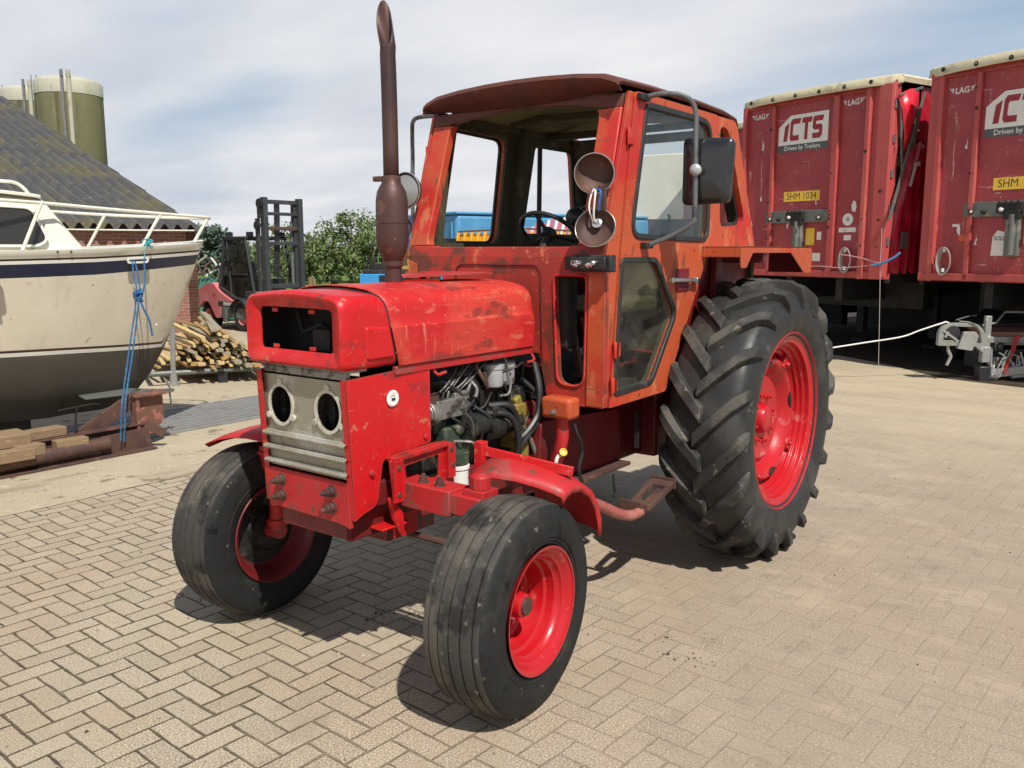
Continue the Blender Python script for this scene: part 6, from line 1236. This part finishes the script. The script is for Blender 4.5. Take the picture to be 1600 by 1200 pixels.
# rails
def bd(x, s): return (x, s * (interp(x, 1) - .02), interp(x, 2) + .0)
for s in (-1, 1):
    rl = [(-2.9, s * 1.10, 2.17), (-1.9, s * .98, 2.17), (-1.4, s * .84, 2.155), (-.9, s * .66, 2.125), (-.4, s * .42, 2.10), (-.02, s * .20, 2.085), (.055, s * .08, 2.082), (.07, 0, 2.082)]
    m = MB(); m.tube(spline(rl, 5), .0145, 8); ra = m.build('bow_rail', M['gelw'], BO)
    m = MB(); m.tube(spline([(-2.2, s * 1.02, 1.985), (-1.4, s * .86, 1.98), (-.9, s * .68, 1.975), (-.4, s * .42, 1.97), (-.06, s * .10, 1.965)], 5), .0065, 6); 
    if s > 0: m.build('lower_rail', M['gelw'], BO)
    for xb, xt in (((-1.53, -1.37), (-.60, -.42), (-2.5, -2.3)) if s < 0 else ((-1.0, -.82), (-1.9, -1.7))):
        yt = np_y = None
        for a, c_ in zip(rl, rl[1:]):
            if a[0] <= xt <= c_[0]: t = (xt - a[0]) / (c_[0] - a[0]); top = tuple(a[i] + (c_[i] - a[i]) * t for i in range(3))
        m = MB(); m.tube([bd(xb, s), top], .015, 8); m.build('stanchion', M['gelw'], BO)
m = MB(); m.tube([(-.09, 0, 1.84), (.055, 0, 2.08)], .015, 8); m.build('stanchion', M['gelw'], BO)
m = MB(); lp_ = rpoly([(-.745, 1.655), (-.555, 1.66), (-.55, 1.715), (-.74, 1.715)], .028, 4); m.plate(lp_, [inset(lp_, .018)], lambda u, v, w: Vector((u, -interp(u, 1) - .005 - w, v)), .035); m.build('fairlead', M['bwhite'], BO, bevel=.005)
m = MB(); m.tube([(-1.74, -1.06, 1.60), (-1.74, -1.13, 1.60)], .045, 16); m.tube([(-1.745, -1.055, 1.45), (-1.745, -1.075, 1.45)], .018, 10); m.build('hull_fitting', M['bwhite'], BO)
for x in (-.52, -1.18, -1.28): m = MB(); m.lathe([(0, .010), (.006, .008), (.007, 0)], (x, -interp(x, 1) - .018, 1.76 if x < -1 else 1.10), (0, -1, 0), 8); m.build('stud', M['rusty'] if x < -1 else M['bwhite'], BO)
WB = Matrix.Rotation(R(154.95), 3, 'Z'); bl = Vector((-.182, -4.872, 0))
def bp_(x, y, z): return bl + WB @ Vector((x, y, z))
M['rope'] = surf('blue_rope', (.02, .10, .24), .7, 0, [((.04, .18, .36), 30, .5, .1)]); M['teal'] = surf('teal_rope', (.03, .28, .30), .7)
m = MB(); rnd = random.Random(8)
bot = Vector((.93, -4.60, .12)); b2_ = Vector((.98, -4.62, .10))
m.tube(spline([bp_(-.70, -.66, 1.68), bp_(-.70, -.69, 1.55), bp_(-.69, -.72, 1.38), bp_(-.78, -.73, .9), (1.00, -4.42, .45), (1.02, -4.44, .14)], 8), .0075, 6)
m.tube(spline([bp_(-.68, -.66, 1.68), bp_(-.66, -.69, 1.50), bp_(-.67, -.72, 1.36), bp_(-.75, -.74, .9), (.96, -4.42, .5), (.98, -4.46, .12)], 8), .0075, 6)
m.tube(spline([bp_(-.60, -.60, 1.69), bp_(-.61, -.66, 1.50), bp_(-.66, -.70, 1.32)], 5), .008, 6)
kn = bp_(-.675, -.72, 1.38)
for k in range(7): a = [rnd.uniform(-.03, .03) for _ in range(9)]; m.tube(spline([kn + Vector((a[0], a[1], a[2] - .02)), kn + Vector((a[3] * 1.3, a[4] + .0, a[5] * 2)), kn + Vector((a[6], a[7], a[8] + .02))], 5), .011, 6)
m.tube(spline([kn, kn + Vector((-.03, .02, -.12)), kn + Vector((-.07, .03, -.22)), kn + Vector((-.09, .03, -.36))], 5), .010, 6)
tag(m.build('mooring_rope', M['rope']), 'blue rope tied from the boat fairlead down to the steel cradle', 'rope')
kn = bp_(-.555, -.50, 1.84); m = MB()
for k in range(9): a = [rnd.uniform(-.035, .035) for _ in range(9)]; m.tube(spline([kn + Vector(a[0:3]), kn + Vector(a[3:6]), kn + Vector(a[6:9])], 5), .008, 6)
m.tube(spline([kn, bp_(-.58, -.55, 1.76), bp_(-.60, -.60, 1.70)], 5), .004, 6)
tag(m.build('rope_knot', M['teal']), 'small teal cord knotted around the foot of a bow rail post', 'cord')
# ---- cradle
CR = empty('boat_cradle', (.493, -4.521, 0), R(179.95), 'rusty steel cradle under the boat bow, beam with an upright end bracket', 'cradle')
m = MB(); m.box((-1.9, .12, .13), (3.4, .05, .16)); m.box((-1.9, .12, .215), (3.4, .11, .018)); m.build('main_beam', M['rusty'], CR, bevel=.004)
m = MB(); m.tube([(-3.2, -.06, .075), (-.62, -.04, .125)], .058, 14); m.build('side_tube', M['redworn'] if False else M['rusty'], CR)
m = MB(); m.plate([(-.66, .02), (-.20, .02), (-.23, .20), (-.66, .18)], [], lambda u, v, w: Vector((u, -.02 + w, v)), .03); m.box((-1.3, -.02, .016), (2.2, .16, .02)); m.build('end_plate', M['rusty'], CR, bevel=.003)
m = MB(); m.plate([(-.26, .12), (-.10, .10), (.01, .22), (.01, .455), (-.27, .47)], [], lambda u, v, w: Vector((u, .12 + w, v)), .02); m.box((-.265, .12, .24), (.035, .10, .48)); m.box((-.13, .14, .475), (.34, .18, .02)); m.build('upright_bracket', surf('rust_patchy_steel', (.17, .08, .055), .7, .1, [((.36, .13, .10), 16, .54, .06), ((.09, .05, .04), 5, .55, .1)]), CR, bevel=.003)
m = MB(); m.bar((-.82, .18, .14), (-.28, .16, .43), .03, .13, (0, 0, 1)); m.bar((-.24, .0, .23), (-.10, -.06, .12), .03, .08); m.build('diagonal_brace', M['rusty'], CR, bevel=.003)
m = MB(); m.plate([(-.62, .30), (-.10, .22), (.06, .30), (-.12, .62), (-.55, .62)], [], lambda u, v, w: Vector((u, v, .470 + w)), .012); m.bar((0, .25, .475), (.22, .30, .45), .05, .03); m.bar((.19, .30, .45), (.205, .30, .28), .012, .012); m.tube(spline([(.20, .3, .47), (.17, .3, .52), (.18, .3, .56)], 4), .007, 6); m.build('top_plate', M['tgrey'], CR)
m = MB(); m.bar((-.80, .10, .45), (-.82, .12, .18), .012, .012); m.tube(spline([(-.60, .10, .44), (-.66, .1, .46), (-.95, .12, .44)], 4), .007, 6); m.build('wire', M['black'], CR)
def block(c, d, yaw, label):
    m = MB(); m.box((0, 0, d[2] / 2), d, None); o = m.build('timber_block', M['timber'], loc=c, yaw=yaw, bevel=.006); tag(o, label, 'timber block', 'timber blocks under the boat'); return o
M['timber'] = surf('sawn_timber', (.24, .16, .09), .8, 0, [((.19, .125, .07), 5, .5, .2, 6, (1, 8, 8)), ((.42, .30, .17), 9, .6, .12, 6, (1, 6, 6)), ((.13, .08, .045), 12, .68, .06)], bumps=[(20, .3, .004)])
def cr(x, y): p = Matrix.Rotation(R(179.95), 3, 'Z') @ Vector((x, y, 0)); return (.493 + p.x, -4.521 + p.y)
def blk(x, y, z, d, a, lab): p = cr(x, y); return block((p[0], p[1], z), d, a, lab)
blk(-1.08, .17, .225, (.38, .14, .075), R(4), 'upper long timber under the keel, sawn end towards the tractor')
blk(-1.35, .15, .215, (.26, .30, .10), R(-5), 'dark timber directly under the boat keel')
blk(-.93, -.02, .145, (.26, .11, .075), R(-3), 'small pale block lying on the cradle tube, nearest the blue rope')
blk(-1.27, -.04, .14, (.20, .13, .09), R(8), 'short timber between the two longer blocks')
blk(-1.52, -.08, .13, (.50, .13, .09), R(-2), 'lowest pale timber at the left edge of the photo')
m = MB(); m.loft([[Vector((x, y, z)) for x, y in ((-2.6, -.06), (-1.28, -.06), (-1.20, .0), (-1.28, .06), (-2.6, .06))] for z in (.26, .43, .62)]) ; 
# ---- cattle grid
CG = empty('cattle_grid', (0, 0, 0), 0, 'long steel bar grating set in the concrete beyond the tractor nose', 'grating')
mgd = surf('galvanised_bars', (.27, .265, .25), .6, .2, [((.22, .21, .19), 5, .5, .15)])
m = MB(); m.box((.1, -5.47, .0085), (5.4, 1.12, .004)); m.build('pit', surf('grating_pit', (.05, .045, .038), .9), CG)
for k in range(12):
    y = -4.97 - .090 * k; m = MB(); m.bar((2.8, y, .022), (-2.55, y - .03, .022), .045, .026); m.build('grid_bar', mgd, CG)
for y in (-4.915, -6.02): m = MB(); m.box((.1, y, .014), (5.5, .05, .022)); m.build('grid_frame', mgd, CG)

# ================================================================ TIMBER PILE
PL = Vector((-1.981, -7.47, 0)); PY = R(63.95); RP = Matrix.Rotation(PY, 3, 'Z')
SR = empty('steel_stillage', tuple(PL), PY, 'grey steel rack on low feet carrying the heap of battens', 'rack')
m = MB()
for x in (.02, -2.7): m.tube([(x, -.80, .17), (x, .75, .17)], .035, 10)
for y in (-.8, .0, .75): m.tube([(.02, y, .17), (-2.7, y, .17)], .032, 8)
m.build('base_frame', M['tgrey'], SR)
m = MB(); m.tube([(.02, -.52, .17), (.02, -.50, .78)], .034, 10); m.tube([(.02, -.52, .03), (.02, -.52, .17)], .05, 10); m.tube([(.02, -.52, .0), (.02, -.52, .04)], .075, 14); m.build('corner_post', mwg, SR)
for y, x in ((.75, .0), (.1, 0), (-.8, -2.7), (.75, -2.7)): m = MB(); m.box((x, y, .08), (.12, .12, .16)); m.build('foot', M['black'], SR)
mats_p = [surf('batten_' + n_, c_, .8, 0, [((c_[0] * .6, c_[1] * .58, c_[2] * .55), 6, .52, .15, 6, (1, 9, 9)), ((.50, .42, .28), 10, .62, .1, 6, (1, 6, 6))], bumps=[(14, .3, .004)]) for n_, c_ in (('pale', (.47, .34, .17)), ('honey', (.40, .24, .085)), ('grey', (.30, .25, .17)), ('fresh', (.55, .42, .20)))]
rnd = random.Random(21); meshes = []
for k in range(12):
    L_b = rnd.uniform(2.0, 3.0); m = MB(); bw, bh = rnd.choice([(.05, .03), (.08, .045), (.07, .03), (.10, .04), (.055, .055)]); m.box((-L_b / 2, 0, bh / 2), (L_b, bw, bh)); o = m.build('timber_batten', mats_p[k % 4], bevel=.003, seg=1); meshes.append((o, bw, bh)); 
used = set(); cnt = 0
ords = ['pale', 'honey coloured', 'greyish', 'fresh yellow']
for layer in range(10):
    z = .205 + layer * .052; half = .74 - .045 * layer ** 1.25; nn = max(3, int(half * 2 / .115))
    for i in range(nn):
        k = rnd.randrange(12); src, bw, bh = meshes[k]
        if k in used: o = src.copy(); col.objects.link(o)
        else: o = src; used.add(k)
        y = -half + 2 * half * (i + .5) / nn + rnd.uniform(-.03, .03) + .03 * layer * .3
        x = rnd.uniform(-.10, .26) - (.30 if y < -.35 else 0) - layer * .02
        p = PL + RP @ Vector((x, y, 0)); o.location = (p.x, p.y, z + rnd.uniform(0, .02))
        yw = PY + R(rnd.uniform(-7, 7)); o.rotation_euler = (rnd.uniform(-.5, .5) if layer > 1 else 0, R(rnd.uniform(-2.2, 2.2)), yw)
        tag(o, '%s batten in the %s of the untidy heap on the steel rack' % (ords[k % 4], ('bottom layer', 'bottom layer', 'lower part', 'lower part', 'middle', 'middle', 'upper part', 'upper part', 'top', 'very top')[layer]), 'batten', 'timber battens heaped on the steel rack'); cnt += 1
for k, (s_, a, b) in enumerate(meshes):
    if k not in used: bpy.data.objects.remove(s_)

# ================================================================ FORKLIFT
FK = empty('forklift', (-6.77, -13.414, 0), R(86.95), 'faded red forklift with a dark glazed cab and raised double mast', 'forklift')
mpk = surf('sun_faded_red', (.54, .16, .16), .45, 0, [((.60, .26, .25), 1.6, .48, .2), ((.38, .05, .06), 4, .62, .12)]); mfd = surf('forklift_charcoal', (.045, .05, .052), .5, .1, [((.09, .095, .095), 4, .56, .15)])
def fkb(pts, y0, y1, t=0): return None
m = MB(); m.plate(rpoly([(-1.88, .45), (-1.86, .82), (-1.62, .98), (-1.35, 1.05), (-1.15, 1.03), (-.95, .86), (-.45, .66), (.35, .64), (.35, .55), (-.85, .52), (-.95, .26), (-1.12, .26), (-1.30, .50), (-1.42, .62), (-1.6, .62), (-1.75, .52)], .05, 3), [], lambda u, v, w: Vector((u, .02 + w, v)), .30); bdy = m.build('counterweight', mpk, FK, bevel=.03, seg=3)
m = MB(); m.plate(rpoly([(-1.9, .30), (-1.9, .80), (-1.62, .95), (-1.3, 1.02), (-1.05, .98), (-.9, .82), (.35, .62), (.35, .30)], .05, 3), [], lambda u, v, w: Vector((u, .31 + w, v)), .94); m.build('body', mpk, FK, bevel=.03, seg=3)
m = MB(); m.box((-.42, .03, .585), (1.15, .03, .11)); m.build('side_band', mfd, FK, bevel=.005)
m = MB(); text_mesh(m, 'FENWICK', .10, lambda u, v: Vector((-.56 + u, .0135, .585 + v)), bold=.004); m.build('side_lettering', M['ywhite'], FK)
m = MB(); m.box((-.35, .06, .40), (1.0, .10, .24)); m.box((-.72, .03, .33), (.12, .08, .30)); m.build('step_plate', M['tgrey'], FK, bevel=.01)
for x, y0, r in ((-1.50, .06, .29), (-1.50, 1.0, .29), (-.06, .0, .32), (-.06, 1.05, .32)):
    s = -1 if y0 < .5 else 1
    m = MB(); m.lathe([(.10, r * .55), (.12, r * .9), (.09, r), (-.09, r), (-.11, r * .9), (-.1, r * .55)], (x, y0 + .12, r), (0, s, 0), 32); wh = m.build('wheel', M['tyre'], FK, smooth=40)
    m = MB(); m.lathe([(.09, r * .62), (.10, r * .55), (.03, r * .48), (.03, r * .2), (.07, r * .15), (.07, 0)], (x, y0 + .12, r), (0, s, 0), 28); m.build('rim', mpk, wh)
m = MB(); m.lathe([(-.16, .36), (.14, .36), (.14, .39), (-.16, .39)], (-.06, .08, .32), (0, 1, 0), 20, -math.pi * .5, math.pi * .5); m.build('mudguard', mfd, FK)
# cab frame
m = MB()
A0, A1, A2, A3, A4 = (-1.02, .95), (-.76, 2.02), (.06, 2.04), (.36, .66), (-.40, .72)
for y in (.10, 1.12):
    for (a, c_) in ((A0, A1), (A1, A2), (A2, A3), (A3, A4), (A4, A0)): m.bar((a[0], y, a[1]), (c_[0], y, c_[1]), .06, .05, (0, 1, 0))
    m.bar((-.66, y, 1.98), (-.56, y, .74), .035, .035, (0, 1, 0)); m.bar((-.60, y, 1.25), (.10, y, 1.25), .02, .02, (0, 1, 0))
for a in (A0, A1, A2, A3): m.bar((a[0], .10, a[1]), (a[0], 1.12, a[1]), .05, .05)
m.box((-.35, .61, 2.05), (.95, 1.08, .05)); m.build('cab_frame', mfd, FK, bevel=.008)
m = MB(); m.plate([A0, A1, A2, A3, A4], [], lambda u, v, w: Vector((u, .115 + w, v)), .006); m.build('side_glass', M['dglass'], FK, smooth=0)
m = MB(); m.add([(.08, .14, 2.0), (.08, 1.08, 2.0), (.36, 1.08, .75), (.36, .14, .75)], [(0, 1, 2, 3)]); m.build('windscreen', M['glass'], FK, smooth=0)
m = MB(); m.box((-.55, .62, 1.0), (.5, .5, .12)); m.box((-.78, .62, 1.28), (.12, .48, .50)); m.box((-.95, .62, 1.0), (.2, .9, .4)); m.box((.20, .62, .98), (.10, .7, .35)); m.tube([(.16, .62, 1.1), (-.10, .62, 1.32)], .03, 8); m.lathe([(0, .17), (.02, .185), (.04, .17), (.02, .155), (0, .17)], (-.10, .62, 1.32), (-.6, 0, .7), 20); m.build('driver_seat', M['black'], FK, bevel=.02)
m = MB(); m.box((.25, .62, .72), (.5, 1.1, .35)); m.build('front_console', mfd, FK, bevel=.02)
for (x, y, z) in ((.12, .18, 2.12), (.12, 1.0, 2.12), (-.70, .2, 2.12)): m = MB(); m.box((x, y, z), (.08, .14, .10)); m.build('work_light', M['black'], FK, bevel=.01)
m = MB(); m.tube([(-.50, .12, 1.80), (-.42, -.02, 1.72)], .02, 8); m.box((-.40, -.04, 1.72), (.04, .14, .20)); m.build('wing_mirror', M['black'], FK, bevel=.01)
# mast
for s, y in ((1, .24), (-1, 1.14)):
    m = MB(); m.box((.60, y, 1.50), (.15, .10, 2.78)); m.box((.50, y + s * .075, 1.48), (.13, .07, 2.66)); m.box((.44, y - s * .065, 1.3), (.12, .05, 2.3)); m.build('mast_rail', mfd, FK, bevel=.006)
    m = MB(); m.tube([(.47, y + s * .13, .4), (.47, y + s * .13, 2.4)], .035, 10); m.build('lift_cylinder', M['tgrey'], FK)
for z, h in ((2.80, .09), (2.55, .07), (2.24, .08), (1.92, .08), (1.0, .1), (.5, .12)):
    m = MB(); m.box((.58, .69, z), (.05, .90, h)); m.build('mast_crossbar', mfd if z > 2.3 else M['rusty'] if 2.2 < z < 2.3 else mfd, FK, bevel=.01)
m = MB(); m.lathe([(-.03, .0), (-.03, .10), (.03, .10), (.03, 0)], (.56, .16, 2.76), (0, 1, 0), 18); m.lathe([(-.03, .0), (-.03, .09), (.03, .09), (.03, 0)], (.50, .12, 2.30), (0, 1, 0), 18); m.box((.56, .15, 2.6), (.08, .07, .3)); m.build('chain_wheel', M['black'], FK)
m = MB()
for k in range(5): m.tube(spline([(.53, .55 + .03 * k, 2.78), (.50, .55 + .03 * k, 2.0), (.5, .5 + .03 * k, 1.2)], 4), .012, 6)
m.build('mast_hose', M['black'], FK)
for y in (.45, .95): m = MB(); m.box((1.1, y, .07), (1.0, .12, .04)); m.box((.66, y, .35), (.04, .12, .6)); m.build('fork', mfd, FK)
# ================================================================ BACKGROUND THINGS
def gp(px, D): p = CAM + FH * D + RH * ((px - 800) / 1355.6 * D * .9884); return (p.x, p.y, 0)
GC = empty('green_crate', gp(322, 22.5), yaw_of(160), 'green crate of thin reddish poles behind the forklift', 'crate')
m = MB(); m.box((0, 0, .55), (1.6, 1.3, 1.0)); m.build('crate_body', surf('green_mesh', (.04, .20, .14), .6, 0, [((.02, .10, .07), 9, .5, .1)]), GC)
for k in range(26):
    y = rnd.uniform(-.55, .55); z = 1.05 + rnd.uniform(0, .42); m = MB(); m.tube([(.9, y, z), (-1.5, y + rnd.uniform(-.4, .4), z + rnd.uniform(.0, .25))], .03, 6); m.build('pole', [M['ywhite'], M['rusty'], mats_p[2]][k % 3], GC)
BL = empty('blue_machine', gp(604, 24), yaw_of(172), 'blue slatted machine cabinet with a black boom, left of the exhaust', 'machine')
mbl = surf('machine_blue', (.035, .26, .55), .45, 0, [((.02, .17, .40), 4, .58, .12)])
m = MB(); m.box((0, 0, .62), (1.1, 1.45, 1.05)); b_ = m.build('cabinet', mbl, BL, bevel=.02)
for k in range(5): m = MB(); m.box((.57, 0, .25 + .13 * k), (.06, 1.40, .055)); m.build('louvre', mbl if k % 2 else surf('light_blue_louvre', (.12, .38, .62), .5), b_, bevel=.006)
m = MB(); m.box((.57, .10, 1.04), (.03, .62, .15)); m.build('dark_name_plate', M['black'], b_)
m = MB(); m.box((0, .0, 1.20), (.9, 1.3, .10)); m.box((0, .1, 1.33), (.5, .9, .18)); m.bar((0, -.45, 1.2), (0, -.22, 1.85), .10, .09); m.bar((0, -.60, 1.2), (0, -.35, 1.85), .04, .04); m.box((0, 0, 1.9), (.5, .9, .06)); m.box((0, .05, 2.0), (.3, .5, .05)); m.build('boom', M['black'], BL, bevel=.01)
for y in (-.5, .5): m = MB(); m.lathe([(-.1, .0), (-.1, .25), (.1, .25), (.1, 0)], (.2, y, .25), (0, 1, 0), 20); m.build('wheel', M['tyre'], BL)
pr = None
for k, (px, D, h) in enumerate(((483, 27, .95), (489, 27, .9), (494, 26, .75))):
    m = MB(); m.box((0, 0, h / 2), (.09, .09, h), None, .9); o = m.build('wooden_post', M['timber'], loc=gp(px, D), bevel=.01); tag(o, ('tallest', 'middle', 'shortest')[k] + ' of the weathered wooden posts right of the forklift mast', 'post', 'wooden posts beside the forklift')
for k, (px, D, L_, a, lab) in enumerate(((528, 24, 1.6, 70, 'pale pole lying aslant beyond the tractor nose'),)):
    m = MB(); m.bar((-L_ / 2, 0, .45), (L_ / 2, 0, .80), .05, .05); o = m.build('pale_pole', M['ywhite'], loc=gp(px, D), yaw=yaw_of(a)); tag(o, lab, 'pole')
m = MB(); m.box((0, 0, .25), (.8, 1.2, .5)); m.box((0, -.7, .2), (.5, .5, .35)); o = m.build('scrap_box', M['rusty'], loc=gp(545, 24), yaw=yaw_of(170), bevel=.03); tag(o, 'low rusty scrap box at the edge of the grass beyond the hood', 'box')

# trees: trunk and limbs, crown of leaf clusters
mbark = surf('bark', (.10, .075, .05), .9, bumps=[(12, .6, .02)])
def leafmat(n, c, c2):
    m = surf('leaves_' + n, c, .65, 0, [(c2, 1.2, .48, .2), ((c[0] * .5, c[1] * .5, c[2] * .5), 3, .58, .1)]); m.node_tree.nodes['Principled BSDF'].inputs['Subsurface Weight'].default_value = 0; return m
LG = leafmat('green', (.125, .175, .055), (.17, .22, .085)); LD = leafmat('dark', (.075, .11, .045), (.11, .145, .065)); LB = leafmat('bluish', (.085, .13, .095), (.12, .165, .11))
def tree(px, D, h, w, mat_, label, group, seed, n=2600, base=.06, leaf=.11, name='tree'):
    t = empty(name, gp(px, D), 0, label, 'tree' if name != 'bush' else 'bush', group); r = random.Random(seed)
    m = MB(); m.tube(spline([(0, 0, 0), (.05, 0, h * .3), (0, .05, h * .6), (.02, 0, h * .9)], 4), [.10 * h / 4 * (1 - i / 14) + .012 for i in range(13)], 8)
    for k in range(9):
        z = h * r.uniform(.2, .7); a = r.uniform(0, 6.28); l = w * .42 * r.uniform(.6, 1); m.tube(spline([(0, 0, z), (l * .5 * math.cos(a), l * .5 * math.sin(a), z + h * .10), (l * math.cos(a), l * math.sin(a), z + h * .2)], 3), [.035 * h / 4, .03 * h / 4, .025 * h / 4, .02 * h / 4, .015, .012, .008][:7], 5)
    m.build('trunk', mbark, t)
    cl = []
    for k in range(34):
        while True:
            p = Vector((r.uniform(-1, 1), r.uniform(-1, 1), r.uniform(-1, 1)))
            if .25 < p.length < 1: break
        cl.append((Vector((p.x * w * .44, p.y * w * .44, h * (base + (1 - base) * .5) + p.z * h * (1 - base) * .48)), r.uniform(.12, .26) * w))
    m = MB()
    for i in range(n):
        c_, rad = cl[r.randrange(len(cl))]; d = Vector((r.gauss(0, 1), r.gauss(0, 1), r.gauss(0, .8))).normalized() * rad * r.uniform(.35, 1.05) ** .6
        p = c_ + d; s = leaf * r.uniform(.5, 1.2); u = Vector((r.gauss(0, 1), r.gauss(0, 1), r.gauss(0, 1))).normalized(); v = u.cross(Vector((r.gauss(0, 1), r.gauss(0, 1), r.gauss(0, 1)))).normalized()
        if p.z < .05: continue
        m.add([p - u * s, p + v * s * .55, p + u * s, p - v * s * .55], [(0, 1, 2, 3)])
    m.build('crown' if name != 'bush' else 'foliage', mat_, t, smooth=0, recalc=False)
GT = 'trees beyond the field'
tree(549, 48, 4.0, 2.9, LG, 'tallest bushy green tree, just left of the exhaust', GT, 1, 3800)
tree(510, 50, 3.3, 2.6, LG, 'rounded green tree between the forklift mast and the taller tree', GT, 2, 3000)
tree(484, 46, 2.6, 1.9, LG, 'low green tree touching the right side of the forklift mast', GT, 3, 2400)
tree(598, 50, 3.4, 3.0, LG, 'green tree directly behind the exhaust and blue machine', GT, 4, 3000)
tree(335, 34, 3.0, 1.8, LB, 'bluish green tree behind the tip of the boat rail', GT, 5, 2600)
tree(440, 44, 2.9, 3.0, LG, 'green tree seen between the rails of the forklift mast', GT, 7, 2600)
tree(471, 46, .55, .6, LD, 'small round bush alone on the grass', None, 8, 500, .05, .07, 'bush')
tree(522, 44, .6, .7, LD, 'low dark bush at the foot of the trees', None, 9, 500, .05, .07, 'bush')
# far hedge along the horizon: one mass
m = MB(); r = random.Random(77)
for i in range(16000):
    X_ = r.uniform(-60, 90); D = 62 + r.uniform(-2, 2) + .05 * abs(X_); hh = 1.9 + .8 * mnoise.noise(Vector((X_ * .12, 0, 5))) + .5 * mnoise.noise(Vector((X_ * .5, 2, 5)))
    p = CAM + FH * D + RH * X_; p.z = r.uniform(0, 1) ** .7 * hh; s = r.uniform(.15, .38); u = Vector((r.gauss(0, 1), r.gauss(0, 1), r.gauss(0, 1))).normalized(); v = u.cross(Vector((r.gauss(0, 1), r.gauss(0, 1), r.gauss(0, 1)))).normalized()
    m.add([p - u * s, p + v * s * .6, p + u * s, p - v * s * .6], [(0, 1, 2, 3)])
tag(m.build('far_hedgerow', LD, smooth=0, recalc=False), 'far off belt of trees closing the view beyond the pasture', 'trees', kind='stuff')

# loose grit and leaf litter lying on the paving
m = MB(); r = random.Random(5)
for k in range(700):
    x = r.uniform(-3, 4.2); y = r.uniform(-3.2, 2.6)
    if k % 4 == 0: x = 1.95 + r.gauss(0, .10) + (0 if k % 8 else -.5); y = -.15 + r.gauss(0, .10) + (0 if k % 8 else 1.3)
    q = r.uniform(.002, .006) * (1 if k % 9 else 1.6); a = r.uniform(0, 6.28)
    m.box((x, y, q * .5), (q * 2, q * r.uniform(.8, 1.6), q), Matrix.Rotation(a, 3, 'Z'), .6)
tag(m.build('grit', surf('grit', (.20, .16, .12), .9, 0, [((.45, .40, .32), 3, .5, .05), ((.07, .05, .035), 4, .55, .05)]), smooth=0), 'loose grit and crumbs of leaf litter scattered over the paving', 'grit', kind='stuff')
